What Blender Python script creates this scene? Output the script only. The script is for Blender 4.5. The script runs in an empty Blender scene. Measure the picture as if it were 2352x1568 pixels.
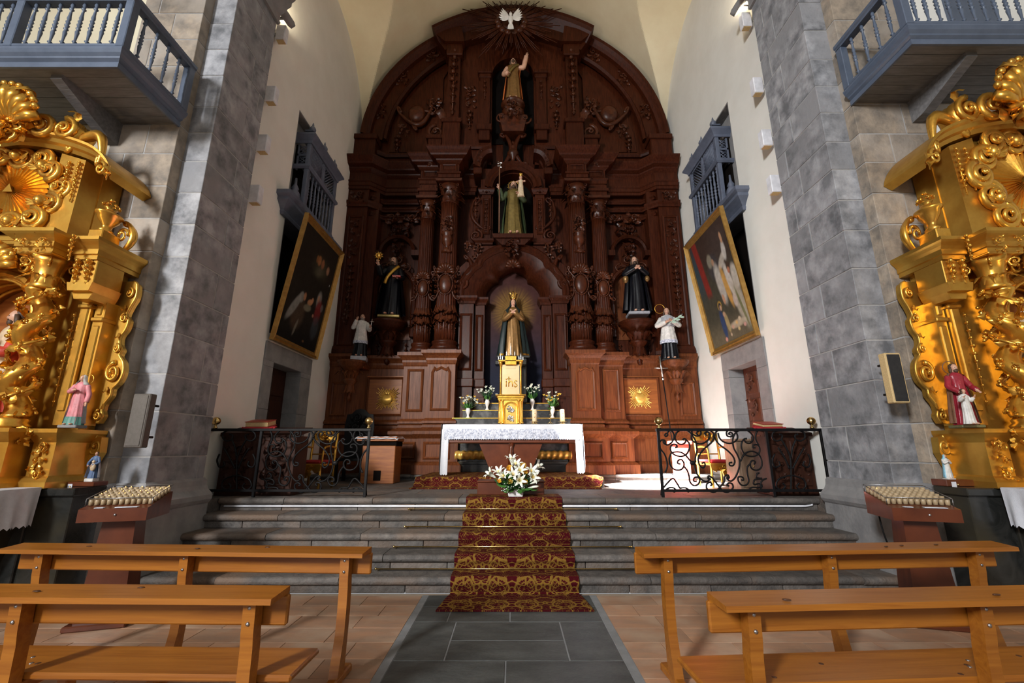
import bpy, math, random
from mathutils import Vector, Matrix
R = random.Random(7)
PI = math.pi
sc = bpy.context.scene
col = sc.collection
# ---------------------------------------------------------------- camera, world, lights, exposure
FPX = 1000.0                      # focal length in pixels of the 2352 px wide photograph
TH = math.atan(.245)              # upward tilt
CT, ST = math.cos(TH), math.sin(TH)
CAMH = 1.6
cam = bpy.data.cameras.new('camera'); cam.sensor_width = 36; cam.lens = 36*FPX/2352
cam.clip_start = .05; cam.clip_end = 200
camo = bpy.data.objects.new('camera', cam); col.objects.link(camo)
camo.location = (0, 0, CAMH); camo.rotation_euler = (PI/2+TH, 0, 0)
sc.camera = camo
sc.view_settings.view_transform = 'Standard'; sc.view_settings.look = 'None'
sc.view_settings.gamma = 1; sc.view_settings.use_curve_mapping = False
sc.view_settings.exposure = 0.28
w = bpy.data.worlds.new('world'); sc.world = w; w.use_nodes = True
w.node_tree.nodes['Background'].inputs[0].default_value = (.95, .97, 1, 1)
w.node_tree.nodes['Background'].inputs[1].default_value = .37
def light(name, kind, loc, target, energy, color, size=1, size_y=None, **kw):
    l = bpy.data.lights.new(name, kind); l.energy = energy; l.color = color
    if kind == 'AREA':
        l.size = size
        if size_y: l.shape = 'RECTANGLE'; l.size_y = size_y
    for k, v in kw.items(): setattr(l, k, v)
    o = bpy.data.objects.new(name, l); col.objects.link(o); o.location = loc
    o.rotation_euler = (Vector(target)-Vector(loc)).to_track_quat('-Z', 'Y').to_euler()
    return o
# daylight from the tall nave windows on the left behind the viewer, then two added fills
light('nave_window_daylight', 'AREA', (-8.2, -9.5, 8.2), (2.8, 9.3, 3.0), 620, (.96, .98, 1), 1.6, 3.2, spread=math.radians(80))
light('rear_fill', 'AREA', (-3.5, -11, 7.5), (1, 7, 1.5), 150, (1, .96, .90), 4, 4)  # soft warm fill from the rear, added to light floor and pews
light('low_fill_beam', 'AREA', (-6.0, -3.5, 5.6), (.2, 11, 2.5), 42, (1, .93, .80), 1.0, 2.0, spread=math.radians(32))  # added narrow beam that brightens the lower altarpiece, no known window
# sunbeam falling onto the sanctuary floor
light('sunbeam', 'SPOT', (-6.5, 2.2, 11.5), (3.0, 9.3, .95), 850000, (.97, .985, 1), spot_size=math.radians(7.6), spot_blend=.35, shadow_soft_size=.25)
# warm spotlights of the two gilded side altars
light('gold_altar_spotlight_a', 'SPOT', (-6.5, .9, 2.0), (-5.3, 5.2, 4.0), 85, (1, .70, .36), spot_size=math.radians(88), spot_blend=.6, shadow_soft_size=.1)
light('gold_altar_spotlight_b', 'SPOT', (6.8, .9, 2.0), (5.5, 5.2, 4.0), 60, (1, .73, .40), spot_size=math.radians(88), spot_blend=.6, shadow_soft_size=.1)

# ---------------------------------------------------------------- pixels to places
def ray(px, py):
    u = (px-1176)/FPX; v = (784-py)/FPX
    return u, CT-v*ST, ST+v*CT
def P(px, py, D):
    a = ray(px, py); k = D/a[1]; return Vector((a[0]*k, D, CAMH+a[2]*k))
def W(px, py, X):
    a = ray(px, py); k = X/a[0]; return Vector((X, a[1]*k, CAMH+a[2]*k))
def G(px, py, z):
    a = ray(px, py); k = (z-CAMH)/a[2]; return Vector((a[0]*k, a[1]*k, z))

# ---------------------------------------------------------------- objects
WO = {}
def thing(name, label, cat, loc, group=None, rotz=0):
    o = bpy.data.objects.new(name, None); col.objects.link(o); o.empty_display_size = .1
    o.location = loc; o.rotation_euler = (0, 0, rotz)
    o['label'] = label; o['category'] = cat
    if group: o['group'] = group
    WO[o] = Vector(loc); return o
def struct(name, loc=(0, 0, 0), label=None):
    o = bpy.data.objects.new(name, None); col.objects.link(o); o.location = loc; o['kind'] = 'structure'
    if label: o['label'] = label
    WO[o] = Vector(loc); return o
def tag(o, label, cat, group=None):
    o['label'] = label; o['category'] = cat
    if group: o['group'] = group
    return o
def copy_tree(o, parent=None):
    c = o.copy(); col.objects.link(c)
    if parent: c.parent = parent
    WO[c] = WO.get(o, Vector())
    for ch in list(o.children): copy_tree(ch, c)
    return c

class MB:
    def __init__(s): s.v = []; s.f = []; s.sm = []
    def add(s, vs, fs, smooth=False, M=None):
        b = len(s.v)
        if M is not None: vs = [M @ Vector(p) for p in vs]
        s.v.extend(tuple(p) for p in vs)
        s.f.extend(tuple(i+b for i in f) for f in fs)
        s.sm.extend([smooth]*len(fs)); return s
    def join(s, o, M=None):
        b = len(s.v)
        s.v.extend(o.v if M is None else [tuple(M @ Vector(p)) for p in o.v])
        s.f.extend(tuple(i+b for i in f) for f in o.f); s.sm.extend(o.sm); return s
    def mirrored(s, xc):
        m = MB(); m.v = [(2*xc-x, y, z) for x, y, z in s.v]; m.f = [tuple(reversed(f)) for f in s.f]; m.sm = list(s.sm); return m
    def box(s, x0, x1, y0, y1, z0, z1, bev=0, M=None):
        if x1 < x0: x0, x1 = x1, x0
        if y1 < y0: y0, y1 = y1, y0
        if z1 < z0: z0, z1 = z1, z0
        if bev <= 0:
            vs = [(x, y, z) for z in (z0, z1) for y in (y0, y1) for x in (x0, x1)]
            fs = [(0, 2, 3, 1), (4, 5, 7, 6), (0, 1, 5, 4), (2, 6, 7, 3), (0, 4, 6, 2), (1, 3, 7, 5)]
            return s.add(vs, fs, M=M)
        b = min(bev, (x1-x0)*.45, (y1-y0)*.45, (z1-z0)*.45)
        X = (x0, x1); Y = (y0, y1); Z = (z0, z1); vs = []; idx = {}
        for i in (0, 1):
            for j in (0, 1):
                for k in (0, 1):
                    ix = X[i]+(b if i == 0 else -b); iy = Y[j]+(b if j == 0 else -b); iz = Z[k]+(b if k == 0 else -b)
                    for a, p in enumerate(((X[i], iy, iz), (ix, Y[j], iz), (ix, iy, Z[k]))):
                        idx[i, j, k, a] = len(vs); vs.append(p)
        g = lambda i, j, k, a: idx[i, j, k, a]
        fs = [(g(0,0,0,0), g(0,0,1,0), g(0,1,1,0), g(0,1,0,0)), (g(1,0,0,0), g(1,1,0,0), g(1,1,1,0), g(1,0,1,0)),
              (g(0,0,0,1), g(1,0,0,1), g(1,0,1,1), g(0,0,1,1)), (g(0,1,0,1), g(0,1,1,1), g(1,1,1,1), g(1,1,0,1)),
              (g(0,0,0,2), g(0,1,0,2), g(1,1,0,2), g(1,0,0,2)), (g(0,0,1,2), g(1,0,1,2), g(1,1,1,2), g(0,1,1,2))]
        def flip(f, c): return f if c else tuple(reversed(f))
        for i in (0, 1):
            for j in (0, 1): fs.append(flip((g(i,j,0,0), g(i,j,0,1), g(i,j,1,1), g(i,j,1,0)), i == j))
        for i in (0, 1):
            for k in (0, 1): fs.append(flip((g(i,0,k,0), g(i,1,k,0), g(i,1,k,2), g(i,0,k,2)), i != k))
        for j in (0, 1):
            for k in (0, 1): fs.append(flip((g(0,j,k,1), g(0,j,k,2), g(1,j,k,2), g(1,j,k,1)), j == k) if False else flip((g(0,j,k,1), g(1,j,k,1), g(1,j,k,2), g(0,j,k,2)), j != k and True))
        for i in (0, 1):
            for j in (0, 1):
                for k in (0, 1): fs.append(flip((g(i,j,k,0), g(i,j,k,1), g(i,j,k,2)), (i+j+k) % 2 == 1))
        return s.add(vs, fs, M=M)
    def lathe(s, prof, c=(0, 0, 0), n=20, M=None, a0=0, a1=2*PI, smooth=True, flute=None):
        full = abs(a1-a0-2*PI) < 1e-6; m = n if full else n+1; vs = []
        for r, z in prof:
            for i in range(m):
                a = a0+(a1-a0)*i/n; rr = r*(flute(a, z) if flute else 1)
                vs.append((c[0]+rr*math.cos(a), c[1]+rr*math.sin(a), c[2]+z))
        fs = []
        for j in range(len(prof)-1):
            for i in range(n):
                k = (i+1) % m
                fs.append((j*m+i, j*m+k, (j+1)*m+k, (j+1)*m+i))
        if full:
            if prof[0][0] > 1e-4: fs.append(tuple(reversed(range(m))))
            if prof[-1][0] > 1e-4: fs.append(tuple(range((len(prof)-1)*m, len(prof)*m)))
        return s.add(vs, fs, smooth, M)
    def loft(s, rings, closed=True, caps=True, smooth=True, M=None):
        n = len(rings[0]); vs = [p for r in rings for p in r]; fs = []
        for j in range(len(rings)-1):
            for i in range(n if closed else n-1):
                k = (i+1) % n; fs.append((j*n+i, j*n+k, (j+1)*n+k, (j+1)*n+i))
        if caps and closed: fs.append(tuple(reversed(range(n)))); fs.append(tuple(range((len(rings)-1)*n, len(rings)*n)))
        return s.add(vs, fs, smooth, M)
    def tube(s, pts, rad, n=6, caps=True, closed=False, M=None, flat=1.0):
        pts = [Vector(p) for p in pts]; L = len(pts)
        rad = rad if isinstance(rad, (list, tuple)) else [rad]*L
        rings = []; prev = None
        for i, p in enumerate(pts):
            a = pts[(i-1) % L] if (i > 0 or closed) else p; b = pts[(i+1) % L] if (i < L-1 or closed) else p
            t = (b-a)
            t = t.normalized() if t.length > 1e-9 else Vector((0, 0, 1))
            if prev is None:
                h = Vector((0, 1, 0)) if abs(t.y) < .9 else Vector((1, 0, 0))
                nrm = (h-t*h.dot(t)).normalized()
            else:
                nrm = prev-t*prev.dot(t)
                nrm = nrm.normalized() if nrm.length > 1e-6 else t.orthogonal().normalized()
            prev = nrm; bn = t.cross(nrm)
            rings.append([p+nrm*(math.cos(2*PI*k/n)*rad[i]*flat)+bn*(math.sin(2*PI*k/n)*rad[i]) for k in range(n)])
        if closed: rings.append(rings[0])
        return s.loft(rings, True, caps and not closed, True, M)
    def ball(s, c, r, nu=12, nv=8, M=None):
        rx, ry, rz = r if isinstance(r, (tuple, list)) else (r, r, r)
        vs = [(c[0], c[1], c[2]-rz)]
        for j in range(1, nv):
            t = -PI/2+PI*j/nv
            for i in range(nu):
                a = 2*PI*i/nu; vs.append((c[0]+rx*math.cos(t)*math.cos(a), c[1]+ry*math.cos(t)*math.sin(a), c[2]+rz*math.sin(t)))
        vs.append((c[0], c[1], c[2]+rz)); fs = []; T = len(vs)-1
        for i in range(nu):
            k = (i+1) % nu; fs.append((0, 1+k, 1+i)); fs.append((T, T-nu+i, T-nu+k))
            for j in range(nv-2): fs.append((1+j*nu+i, 1+j*nu+k, 1+(j+1)*nu+k, 1+(j+1)*nu+i))
        return s.add(vs, fs, True, M)
    def prism(s, poly, y0, y1, M=None, smooth=False):           # polygon in XZ pushed along Y (front face at y0)
        a = sum(poly[i][0]*poly[(i+1) % len(poly)][1]-poly[(i+1) % len(poly)][0]*poly[i][1] for i in range(len(poly)))
        if a < 0: poly = list(reversed(poly))
        n = len(poly); vs = [(x, y0, z) for x, z in poly]+[(x, y1, z) for x, z in poly]
        fs = [tuple(range(n)), tuple(reversed(range(n, 2*n)))]
        fs += [(i, n+i, n+(i+1) % n, (i+1) % n) for i in range(n)]
        return s.add(vs, fs, smooth, M)
    def sweep(s, prof, path, N=(0, 0, 1), closed=False, side=1, M=None, smooth=False):
        # prof: (a, b) = a along the in-plane side vector, b along N;  path lies in the plane normal to N; corners mitred
        N = Vector(N).normalized(); path = [Vector(p) for p in path]; L = len(path); rings = []
        for i, p in enumerate(path):
            d0 = (p-path[i-1]) if (i > 0 or closed) else None
            d1 = (path[(i+1) % L]-p) if (i < L-1 or closed) else None
            d0 = d0.normalized() if d0 is not None else d1.normalized(); d1 = d1.normalized() if d1 is not None else d0
            n0 = d0.cross(N)*side; n1 = d1.cross(N)*side; m = n0+n1
            m = m.normalized() if m.length > 1e-6 else n0
            m = m/max(.35, m.dot(n0))
            rings.append([p+m*a+N*b for a, b in prof])
        if closed: rings.append(rings[0])
        n = len(prof); vs = [p for r in rings for p in r]; fs = []
        for j in range(len(rings)-1):
            for i in range(n):
                k = (i+1) % n; fs.append((j*n+i, (j+1)*n+i, (j+1)*n+k, j*n+k) if side > 0 else (j*n+i, j*n+k, (j+1)*n+k, (j+1)*n+i))
        if not closed:
            f0 = tuple(range(n)); f1 = tuple(range((len(rings)-1)*n, len(rings)*n))
            fs.append(f0 if side > 0 else tuple(reversed(f0))); fs.append(tuple(reversed(f1)) if side > 0 else f1)
        return s.add(vs, fs, smooth, M)
    # ---- carved ornament
    def leaf(s, base, d, nrm, L, wd, curl=.6, n=6, lobes=True):
        base = Vector(base); d = Vector(d).normalized(); nrm = Vector(nrm); nrm = (nrm-d*nrm.dot(d)).normalized(); sd = d.cross(nrm)
        vs = []
        for i in range(n+1):
            t = i/n; a = curl*PI*t*t*.9
            p = base+d*(L*(math.sin(a)/max(a, 1e-3) if a > 1e-3 else 1)*t)+nrm*(L*t*(1-math.cos(a))*.32+.012*L)
            ww = wd*.5*(math.sin(PI*min(1, .12+t*.86))**.8)*((1.0 if i % 2 == 0 else .72) if lobes else 1)
            vs += [p-sd*ww+nrm*(-.02*L), p-sd*ww*.45+nrm*(.05*wd), p+nrm*(.10*wd), p+sd*ww*.45+nrm*(.05*wd), p+sd*ww-nrm*(.02*L)]
        fs = [(i*5+j, i*5+j+1, i*5+j+6, i*5+j+5) for i in range(n) for j in range(4)]
        return s.add(vs, fs, True)
    def volute(s, c, r, turns=1.6, th=.18, a0=0, flip=1, nrm=(0, -1, 0), rise=.5, up=(0, 0, 1), n=26, k=5):
        nrm = Vector(nrm).normalized(); up = Vector(up); up = (up-nrm*up.dot(nrm)).normalized(); sd = up.cross(nrm); c = Vector(c)
        pts = []; rad = []
        for i in range(n):
            t = i/(n-1); a = a0+flip*turns*2*PI*t; rr = r*(1-t)**1.0*.92+.05*r
            pts.append(c+sd*(rr*math.cos(a))+up*(rr*math.sin(a))+nrm*(rise*r*t*t)); rad.append(r*th*(1-.55*t))
        s.tube(pts, rad, k); s.ball(c+nrm*(rise*r), r*.17, 8, 5); return s
    def cscroll(s, a, b, bulge, th, nrm=(0, -1, 0), curl=.28, n=12):
        # a C-shaped scroll from a to b ending in two volutes
        a = Vector(a); b = Vector(b); nrm = Vector(nrm).normalized(); d = b-a; L = d.length; d.normalize(); sd = d.cross(nrm)*bulge/abs(bulge)
        pts = []; rad = []
        for i in range(n+1):
            t = i/n; p = a+d*(L*t)+sd*(abs(bulge)*math.sin(PI*t)); pts.append(p); rad.append(th*(.65+.5*math.sin(PI*t)))
        r = L*curl*.5
        def spir(p0, tang, inward, k):
            c = p0+inward*r; e1 = -inward; out = []
            for i in range(1, 13):
                t = i/12; an = t*2*PI*1.15; rr = r*(1-.72*t); out.append(c+e1*(rr*math.cos(an))+tang*(rr*math.sin(an)))
            return out
        e = spir(pts[-1], (pts[-1]-pts[-2]).normalized(), -sd, 1); st = spir(pts[0], (pts[0]-pts[1]).normalized(), -sd, 1)
        s.tube(list(reversed(st))+pts+e, [th*.55]*len(st)+rad+[th*.55]*len(e), 6); return s
    def shell(s, c, r, nrm=(0, -1, 0), up=(0, 0, 1), n=9, spread=PI*.95, bul=.35):
        nrm = Vector(nrm).normalized(); up = Vector(up).normalized(); sd = up.cross(nrm); c = Vector(c)
        for i in range(n):
            a = -spread/2+spread*i/(n-1); d = up*math.cos(a)+sd*math.sin(a); q = nrm.cross(d)
            pts = [c+d*(r*t)+nrm*(bul*r*math.sin(PI*t*.75)) for t in (.05, .3, .55, .8, 1)]
            wd = r*spread/(n-1)*.62
            s.tube(pts, [wd*t for t in (.16, .38, .62, .88, .75)], 6)
        s.ball(c+nrm*.1*r, r*.16, 8, 6); return s
    def flower(s, c, r, nrm=(0, -1, 0), n=6):
        nrm = Vector(nrm).normalized(); u = nrm.orthogonal().normalized(); q = nrm.cross(u); c = Vector(c)
        for i in range(n):
            a = 2*PI*i/n+.3; d = u*math.cos(a)+q*math.sin(a); s.leaf(c, d+nrm*.35, nrm, r, r*.75, .7, 3, False)
        s.ball(c+nrm*r*.25, r*.27, 6, 5); return s
    def cluster(s, c, wd, ht, nrm=(0, -1, 0), seed=0, n=10, dens=1.0):
        # spray of carved acanthus, buds and scrolls filling a wd x ht patch
        rr = random.Random(seed); c = Vector(c); nrm = Vector(nrm).normalized(); up = Vector((0, 0, 1))
        if abs(up.dot(nrm)) > .9: up = Vector((0, 1, 0))
        up = (up-nrm*up.dot(nrm)).normalized(); sd = up.cross(nrm)
        for i in range(n):
            t = i/n; z = (.5-t)*ht; sgn = 1 if i % 2 else -1
            x = sgn*wd*.5*rr.uniform(.05, .5)
            d = sd*(sgn*rr.uniform(.5, 1))+up*rr.uniform(-.9, .6)
            s.leaf(c+sd*x+up*z, d, nrm, wd*rr.uniform(.32, .55), wd*rr.uniform(.22, .36), rr.uniform(.4, .9), 4)
        for i in range(max(2, n//3)):
            z = (.5-(i+.5)/max(2, n//3))*ht
            if i % 2: s.flower(c+up*z+nrm*wd*.08, wd*.24, nrm, 5)
            else: s.volute(c+up*z+nrm*wd*.05+sd*wd*rr.uniform(-.15, .15), wd*.25, 1.4, .2, rr.uniform(0, 6), rr.choice((-1, 1)), nrm, .4, n=14, k=5)
        return s
    def garland(s, top, L, wd, nrm=(0, -1, 0), n=7, seed=0, down=(0, 0, -1)):
        rr = random.Random(seed); nrm = Vector(nrm).normalized(); dn = Vector(down); top = Vector(top); sd = dn.cross(nrm)
        for i in range(n):
            t = (i+.4)/n; ww = wd*(.55+.5*math.sin(PI*(t*.8+.15)))*(1-.35*t); c = top+dn*(L*t)
            for g in (-1, 1): s.leaf(c+sd*(g*ww*.1), sd*g+dn*.9, nrm, ww*.6, ww*.42, .75, 3)
            s.ball(c+nrm*ww*.2+sd*rr.uniform(-.1, .1)*ww, ww*.24, 6, 5)
        s.leaf(top+dn*L*.93, dn, nrm, wd*.5, wd*.35, .4, 3); s.tube([top+nrm*wd*.03, top+dn*L+nrm*wd*.03], wd*.09, 5); return s
    # ---- result
    def mesh(s, name, off):
        me = bpy.data.meshes.new(name)
        me.from_pydata([(x-off[0], y-off[1], z-off[2]) for x, y, z in s.v], [], s.f)
        if any(s.sm): me.polygons.foreach_set('use_smooth', s.sm)
        me.update(); return me
    def build(s, name, mat, parent=None, loc=None, label=None, kind=None):
        off = WO.get(parent) if parent else (Vector(loc) if loc else Vector())
        me = s.mesh(name, off); me.materials.append(mat)
        o = bpy.data.objects.new(name, me); col.objects.link(o)
        if parent: o.parent = parent
        elif loc: o.location = loc
        WO[o] = off
        if label: o['label'] = label
        if kind: o['kind'] = kind
        return o
def pair(mb, name, mat, parent, xc, **kw):
    return mb.build(name, mat, parent, **kw), mb.mirrored(xc).build(name, mat, parent, **kw)
def arc(cx, cz, r, a0, a1, n, y=0, rz=None):
    rz = rz or r
    return [Vector((cx+r*math.cos(a0+(a1-a0)*i/n), y, cz+rz*math.sin(a0+(a1-a0)*i/n))) for i in range(n+1)]
def smoothpts(pts, sub=5):
    pts = [Vector(p) for p in pts]; out = []
    for i in range(len(pts)-1):
        p0 = pts[max(0, i-1)]; p1 = pts[i]; p2 = pts[i+1]; p3 = pts[min(len(pts)-1, i+2)]
        for k in range(sub):
            t = k/sub
            out.append(.5*((2*p1)+(p2-p0)*t+(2*p0-5*p1+4*p2-p3)*t*t+(3*p1-p0-3*p2+p3)*t*t*t))
    out.append(pts[-1]); return out

# ---------------------------------------------------------------- materials
MATS = {}
def pmat(name, c1, c2=None, scale=6, rough=.6, metal=0, bump=0, bscale=None, stretch=(1, 1, 1), rnd=0, detail=5, lo=.35, hi=.65, spec=.5, c3=None, s3=2.0, coat=0, rrange=0, trans=0, emit=None, estr=0, sss=0, dist=0):
    m = bpy.data.materials.new(name); m.use_nodes = True; nt = m.node_tree; N = nt.nodes; Lk = nt.links
    b = N['Principled BSDF']; b.inputs['Roughness'].default_value = rough; b.inputs['Metallic'].default_value = metal
    b.inputs['Specular IOR Level'].default_value = spec; b.inputs['Coat Weight'].default_value = coat
    b.inputs['Transmission Weight'].default_value = trans
    c2 = c2 or tuple(x*.75 for x in c1)
    tc = N.new('ShaderNodeTexCoord'); oi = N.new('ShaderNodeObjectInfo')
    mp = N.new('ShaderNodeMapping'); mp.inputs['Scale'].default_value = stretch
    ad = N.new('ShaderNodeVectorMath'); ad.operation = 'MULTIPLY_ADD'
    Lk.new(oi.outputs['Random'], ad.inputs[0]); ad.inputs[1].default_value = (37, 23, 51); Lk.new(tc.outputs['Object'], ad.inputs[2])
    Lk.new(ad.outputs[0], mp.inputs[0])
    no = N.new('ShaderNodeTexNoise'); no.inputs['Scale'].default_value = scale; no.inputs['Detail'].default_value = detail; no.inputs['Roughness'].default_value = .6
    no.inputs['Distortion'].default_value = dist
    Lk.new(mp.outputs[0], no.inputs['Vector'])
    rp = N.new('ShaderNodeValToRGB'); rp.color_ramp.elements[0].position = lo; rp.color_ramp.elements[1].position = hi
    rp.color_ramp.elements[0].color = (*c1, 1); rp.color_ramp.elements[1].color = (*c2, 1); Lk.new(no.outputs[0], rp.inputs[0]); colr = rp.outputs[0]
    if c3:
        n3 = N.new('ShaderNodeTexNoise'); n3.inputs['Scale'].default_value = s3; n3.inputs['Detail'].default_value = 4; Lk.new(ad.outputs[0], n3.inputs['Vector'])
        r3 = N.new('ShaderNodeValToRGB'); r3.color_ramp.elements[0].position = .48; r3.color_ramp.elements[1].position = .68; Lk.new(n3.outputs[0], r3.inputs[0])
        mx = N.new('ShaderNodeMix'); mx.data_type = 'RGBA'; Lk.new(r3.outputs[0], mx.inputs[0]); Lk.new(colr, mx.inputs[6]); mx.inputs[7].default_value = (*c3, 1); colr = mx.outputs[2]
    if rnd:
        mr = N.new('ShaderNodeMapRange'); mr.inputs[3].default_value = 1-rnd; mr.inputs[4].default_value = 1+rnd; Lk.new(oi.outputs['Random'], mr.inputs[0])
        hs = N.new('ShaderNodeHueSaturation'); Lk.new(mr.outputs[0], hs.inputs['Value']); Lk.new(colr, hs.inputs['Color']); colr = hs.outputs[0]
    Lk.new(colr, b.inputs['Base Color'])
    if rrange:
        mr2 = N.new('ShaderNodeMapRange'); mr2.inputs[3].default_value = max(0.03, rough-rrange); mr2.inputs[4].default_value = rough+rrange; Lk.new(no.outputs[0], mr2.inputs[0]); Lk.new(mr2.outputs[0], b.inputs['Roughness'])
    if bump:
        nb = N.new('ShaderNodeTexNoise'); nb.inputs['Scale'].default_value = bscale or scale*4; nb.inputs['Detail'].default_value = 6; Lk.new(mp.outputs[0], nb.inputs['Vector'])
        bp = N.new('ShaderNodeBump'); bp.inputs['Strength'].default_value = bump; bp.inputs['Distance'].default_value = .02; Lk.new(nb.outputs[0], bp.inputs['Height']); Lk.new(bp.outputs[0], b.inputs['Normal'])
    if emit: b.inputs['Emission Color'].default_value = (*emit, 1); b.inputs['Emission Strength'].default_value = estr
    if sss: b.inputs['Subsurface Weight'].default_value = sss
    MATS[name] = m; return m
M_ = MATS
pmat('wood_retable', (0.02546, 0.005409, 0.002036), (0.05855, 0.01305, 0.004582), 5, .36, spec=.14, bump=.12, bscale=40, stretch=(6, 6, .6), rnd=.18, rrange=.08)
pmat('wood_retable_carved', (0.03588, 0.00897, 0.00351), (0.0819, 0.02028, 0.00702), 9, .34, spec=.26, bump=.1, bscale=30, rnd=.15)
pmat('wood_panel_light', (.34, .115, .028), (.22, .065, .017), 3, .4, spec=.3, bump=.1, bscale=40, stretch=(.7, 3, 6), rnd=.1)
pmat('wood_pedestal_lit', (0.152, 0.0464, 0.0152), (0.084, 0.0232, 0.008), 4, .38, spec=.16, bump=.12, bscale=40, stretch=(6, 6, .5), rnd=.12, rrange=.08)  # slightly lighter wood, paler still with the daylight low down put into the colour
pmat('gold', (.86, .49, .085), (.66, .32, .04), 7, .30, .85, bump=.12, bscale=14, rrange=.1, c3=(.62, .32, .06), s3=4)
pmat('gold_plain', (.66, .39, .075), (.50, .26, .04), 3, .38, .85, bump=.06, bscale=20, rrange=.08)
pmat('gold_bright', (1.0, .66, .17), (.85, .48, .10), 6, .25, 1)
pmat('gilt', (.95, .62, .16), (.8, .46, .09), 8, .38, .6)
pmat('frame_gold', (.46, .27, .07), (.32, .17, .04), 8, .4, .6)
pmat('silver', (.8, .8, .8), (.6, .6, .6), 10, .3, 1)
pmat('brass', (.78, .57, .24), (.6, .42, .16), 5, .22, 1)
pmat('iron', (.005, .005, .006), (.009, .008, .008), 12, .5, 0, spec=.15, bump=.05)
pmat('stone_pier', (0.128, 0.1316, 0.1423), (0.3738, 0.3738, 0.3919), 4.2, .8, bump=.5, bscale=16, rnd=.16, c3=(.25, .25, .262), s3=1.1, detail=8)
pmat('stone_front_lit', (0.3838, 0.3092, 0.2345), (0.1856, 0.1596, 0.1337), 4.5, .85, bump=.5, bscale=18, rnd=.16, c3=(0.3808, 0.3332, 0.2856), s3=1.3, detail=8)  # pier stone with the altar spotlights' warmth mixed into its colour
pmat('mortar', (.42, .41, .40), (.33, .32, .31), 6, .9, bump=.3)
pmat('stone_step', (0.05856, 0.05246, 0.0488), (0.1647, 0.144, 0.1269), 8, .72, bump=.6, bscale=30, lo=.3, hi=.78, rnd=.3, c3=(0.1586, 0.1074, 0.07564), s3=1.3, detail=8)
pmat('stone_trim', (0.208, 0.204, 0.208), (0.288, 0.28, 0.276), 4, .8, bump=.3, bscale=20, rnd=.1)
pmat('slate', (0.04733, 0.05081, 0.04733), (0.087, 0.09048, 0.08491), 3.5, .5, bump=.25, bscale=25, rnd=.16, detail=9, stretch=(1, 2.2, 1))
pmat('grout', (0.24, 0.24, 0.24), (0.192, 0.192, 0.192), 8, .9)
pmat('terracotta', (0.4649, 0.2504, 0.1431), (0.3398, 0.2102, 0.1386), 2.2, .38, bump=.08, bscale=12, rnd=.16, stretch=(1, 4, 1), c3=(0.4918, 0.3398, 0.2325), s3=2.2)
pmat('grout_tan', (0.4095, 0.312, 0.2242), (0.351, 0.2633, 0.1852), 8, .9)
pmat('plaster', (.86, .845, .79), (.81, .79, .73), 1.6, .9, bump=.2, bscale=7)
pmat('plaster_vault', (.74, .675, .50), (.68, .60, .43), 1.2, .9, bump=.12, bscale=4)
pmat('paint_blue', (.135, .155, .21), (.10, .118, .165), 5, .45, bump=.1, bscale=20, rnd=.08)
pmat('paint_blue_bal', (0.105, 0.133, 0.189), (0.0805, 0.105, 0.154), 5, .38, bump=.08, rnd=.06)
pmat('timber_grey', (.19, .185, .19), (.12, .118, .12), 4, .6, bump=.15, stretch=(1, 6, 6), rnd=.1)
pmat('pine', (0.3564, 0.1274, 0.01512), (0.2538, 0.07992, 0.00864), 2.2, .33, bump=.05, bscale=14, stretch=(.5, 9, 9), rnd=.08, dist=1.2, rrange=.06)
pmat('knot', (.05, .018, .006), (.09, .03, .01), 30, .4)
pmat('steel', (.5, .5, .52), None, 10, .35, 1)
pmat('mahogany', (.125, .030, .010), (.08, .018, .006), 4, .3, stretch=(1, 4, 1), rnd=.05)
pmat('marble_black', (.012, .013, .012), (.03, .03, .028), 3, .18, c3=(.035, .03, .018), s3=1.3, dist=2)
pmat('marble_grey', (0.0175, 0.0175, 0.018), (0.0375, 0.037, 0.0375), 7, .22, c3=(0.1, 0.1, 0.1), s3=6, dist=3)
pmat('cloth_white', (.66, .67, .72), (.60, .61, .66), 20, .85, bump=.25, bscale=120)
pmat('lace', (.66, .68, .77), (.36, .39, .50), 26, .9, bump=1, bscale=50, lo=.44, hi=.6, detail=2)
pmat('white_plastic', (.9, .9, .95), None, 5, .4)
pmat('black_cloth', (.012, .012, .013), (.02, .02, .02), 20, .8)
pmat('speaker_grey', (.10, .085, .075), (.08, .07, .06), 40, .6)
pmat('skin', (.62, .36, .25), (.55, .30, .2), 12, .45)
pmat('hair_brown', (.05, .025, .012), (.08, .04, .02), 30, .6)
pmat('hair_grey', (.25, .22, .2), (.18, .16, .14), 30, .6)
def fab(n, c, r=.5, **k): return pmat('fab_'+n, c, tuple(x*.7 for x in c), 14, r, bump=.15, bscale=60, **k)
fab('black', (.006, .006, .009), .32, spec=.3); fab('white', (.74, .72, .68)); fab('cream', (.72, .55, .36)); fab('red', (.62, .06, .03)); fab('pink', (.72, .25, .28))
fab('green', (.05, .075, .03)); fab('darkgreen', (.008, .018, .019)); fab('palegreen', (.45, .62, .50)); fab('orange', (.55, .14, .03)); fab('crimson', (.33, .02, .035), .3)
fab('brown', (.20, .09, .045)); fab('blue', (.10, .16, .30)); fab('lightblue', (.3, .6, .75)); fab('grey', (.42, .42, .46)); fab('teal', (.10, .26, .22)); fab('gown', (.28, .15, .05), .35, metal=.5)
fab('goldgreen', (.24, .17, .05), .35, metal=.6); fab('olive', (.14, .13, .05), .4); fab('lining', (.5, .1, .02))
pmat('leaf', (.035, .13, .02), (.08, .22, .04), 10, .45, rnd=.3)
pmat('leaf_dark', (.012, .05, .02), (.03, .09, .03), 10, .4, rnd=.3)
pmat('petal_white', (.86, .86, .80), (.78, .80, .66), 8, .5, sss=.1)
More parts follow.
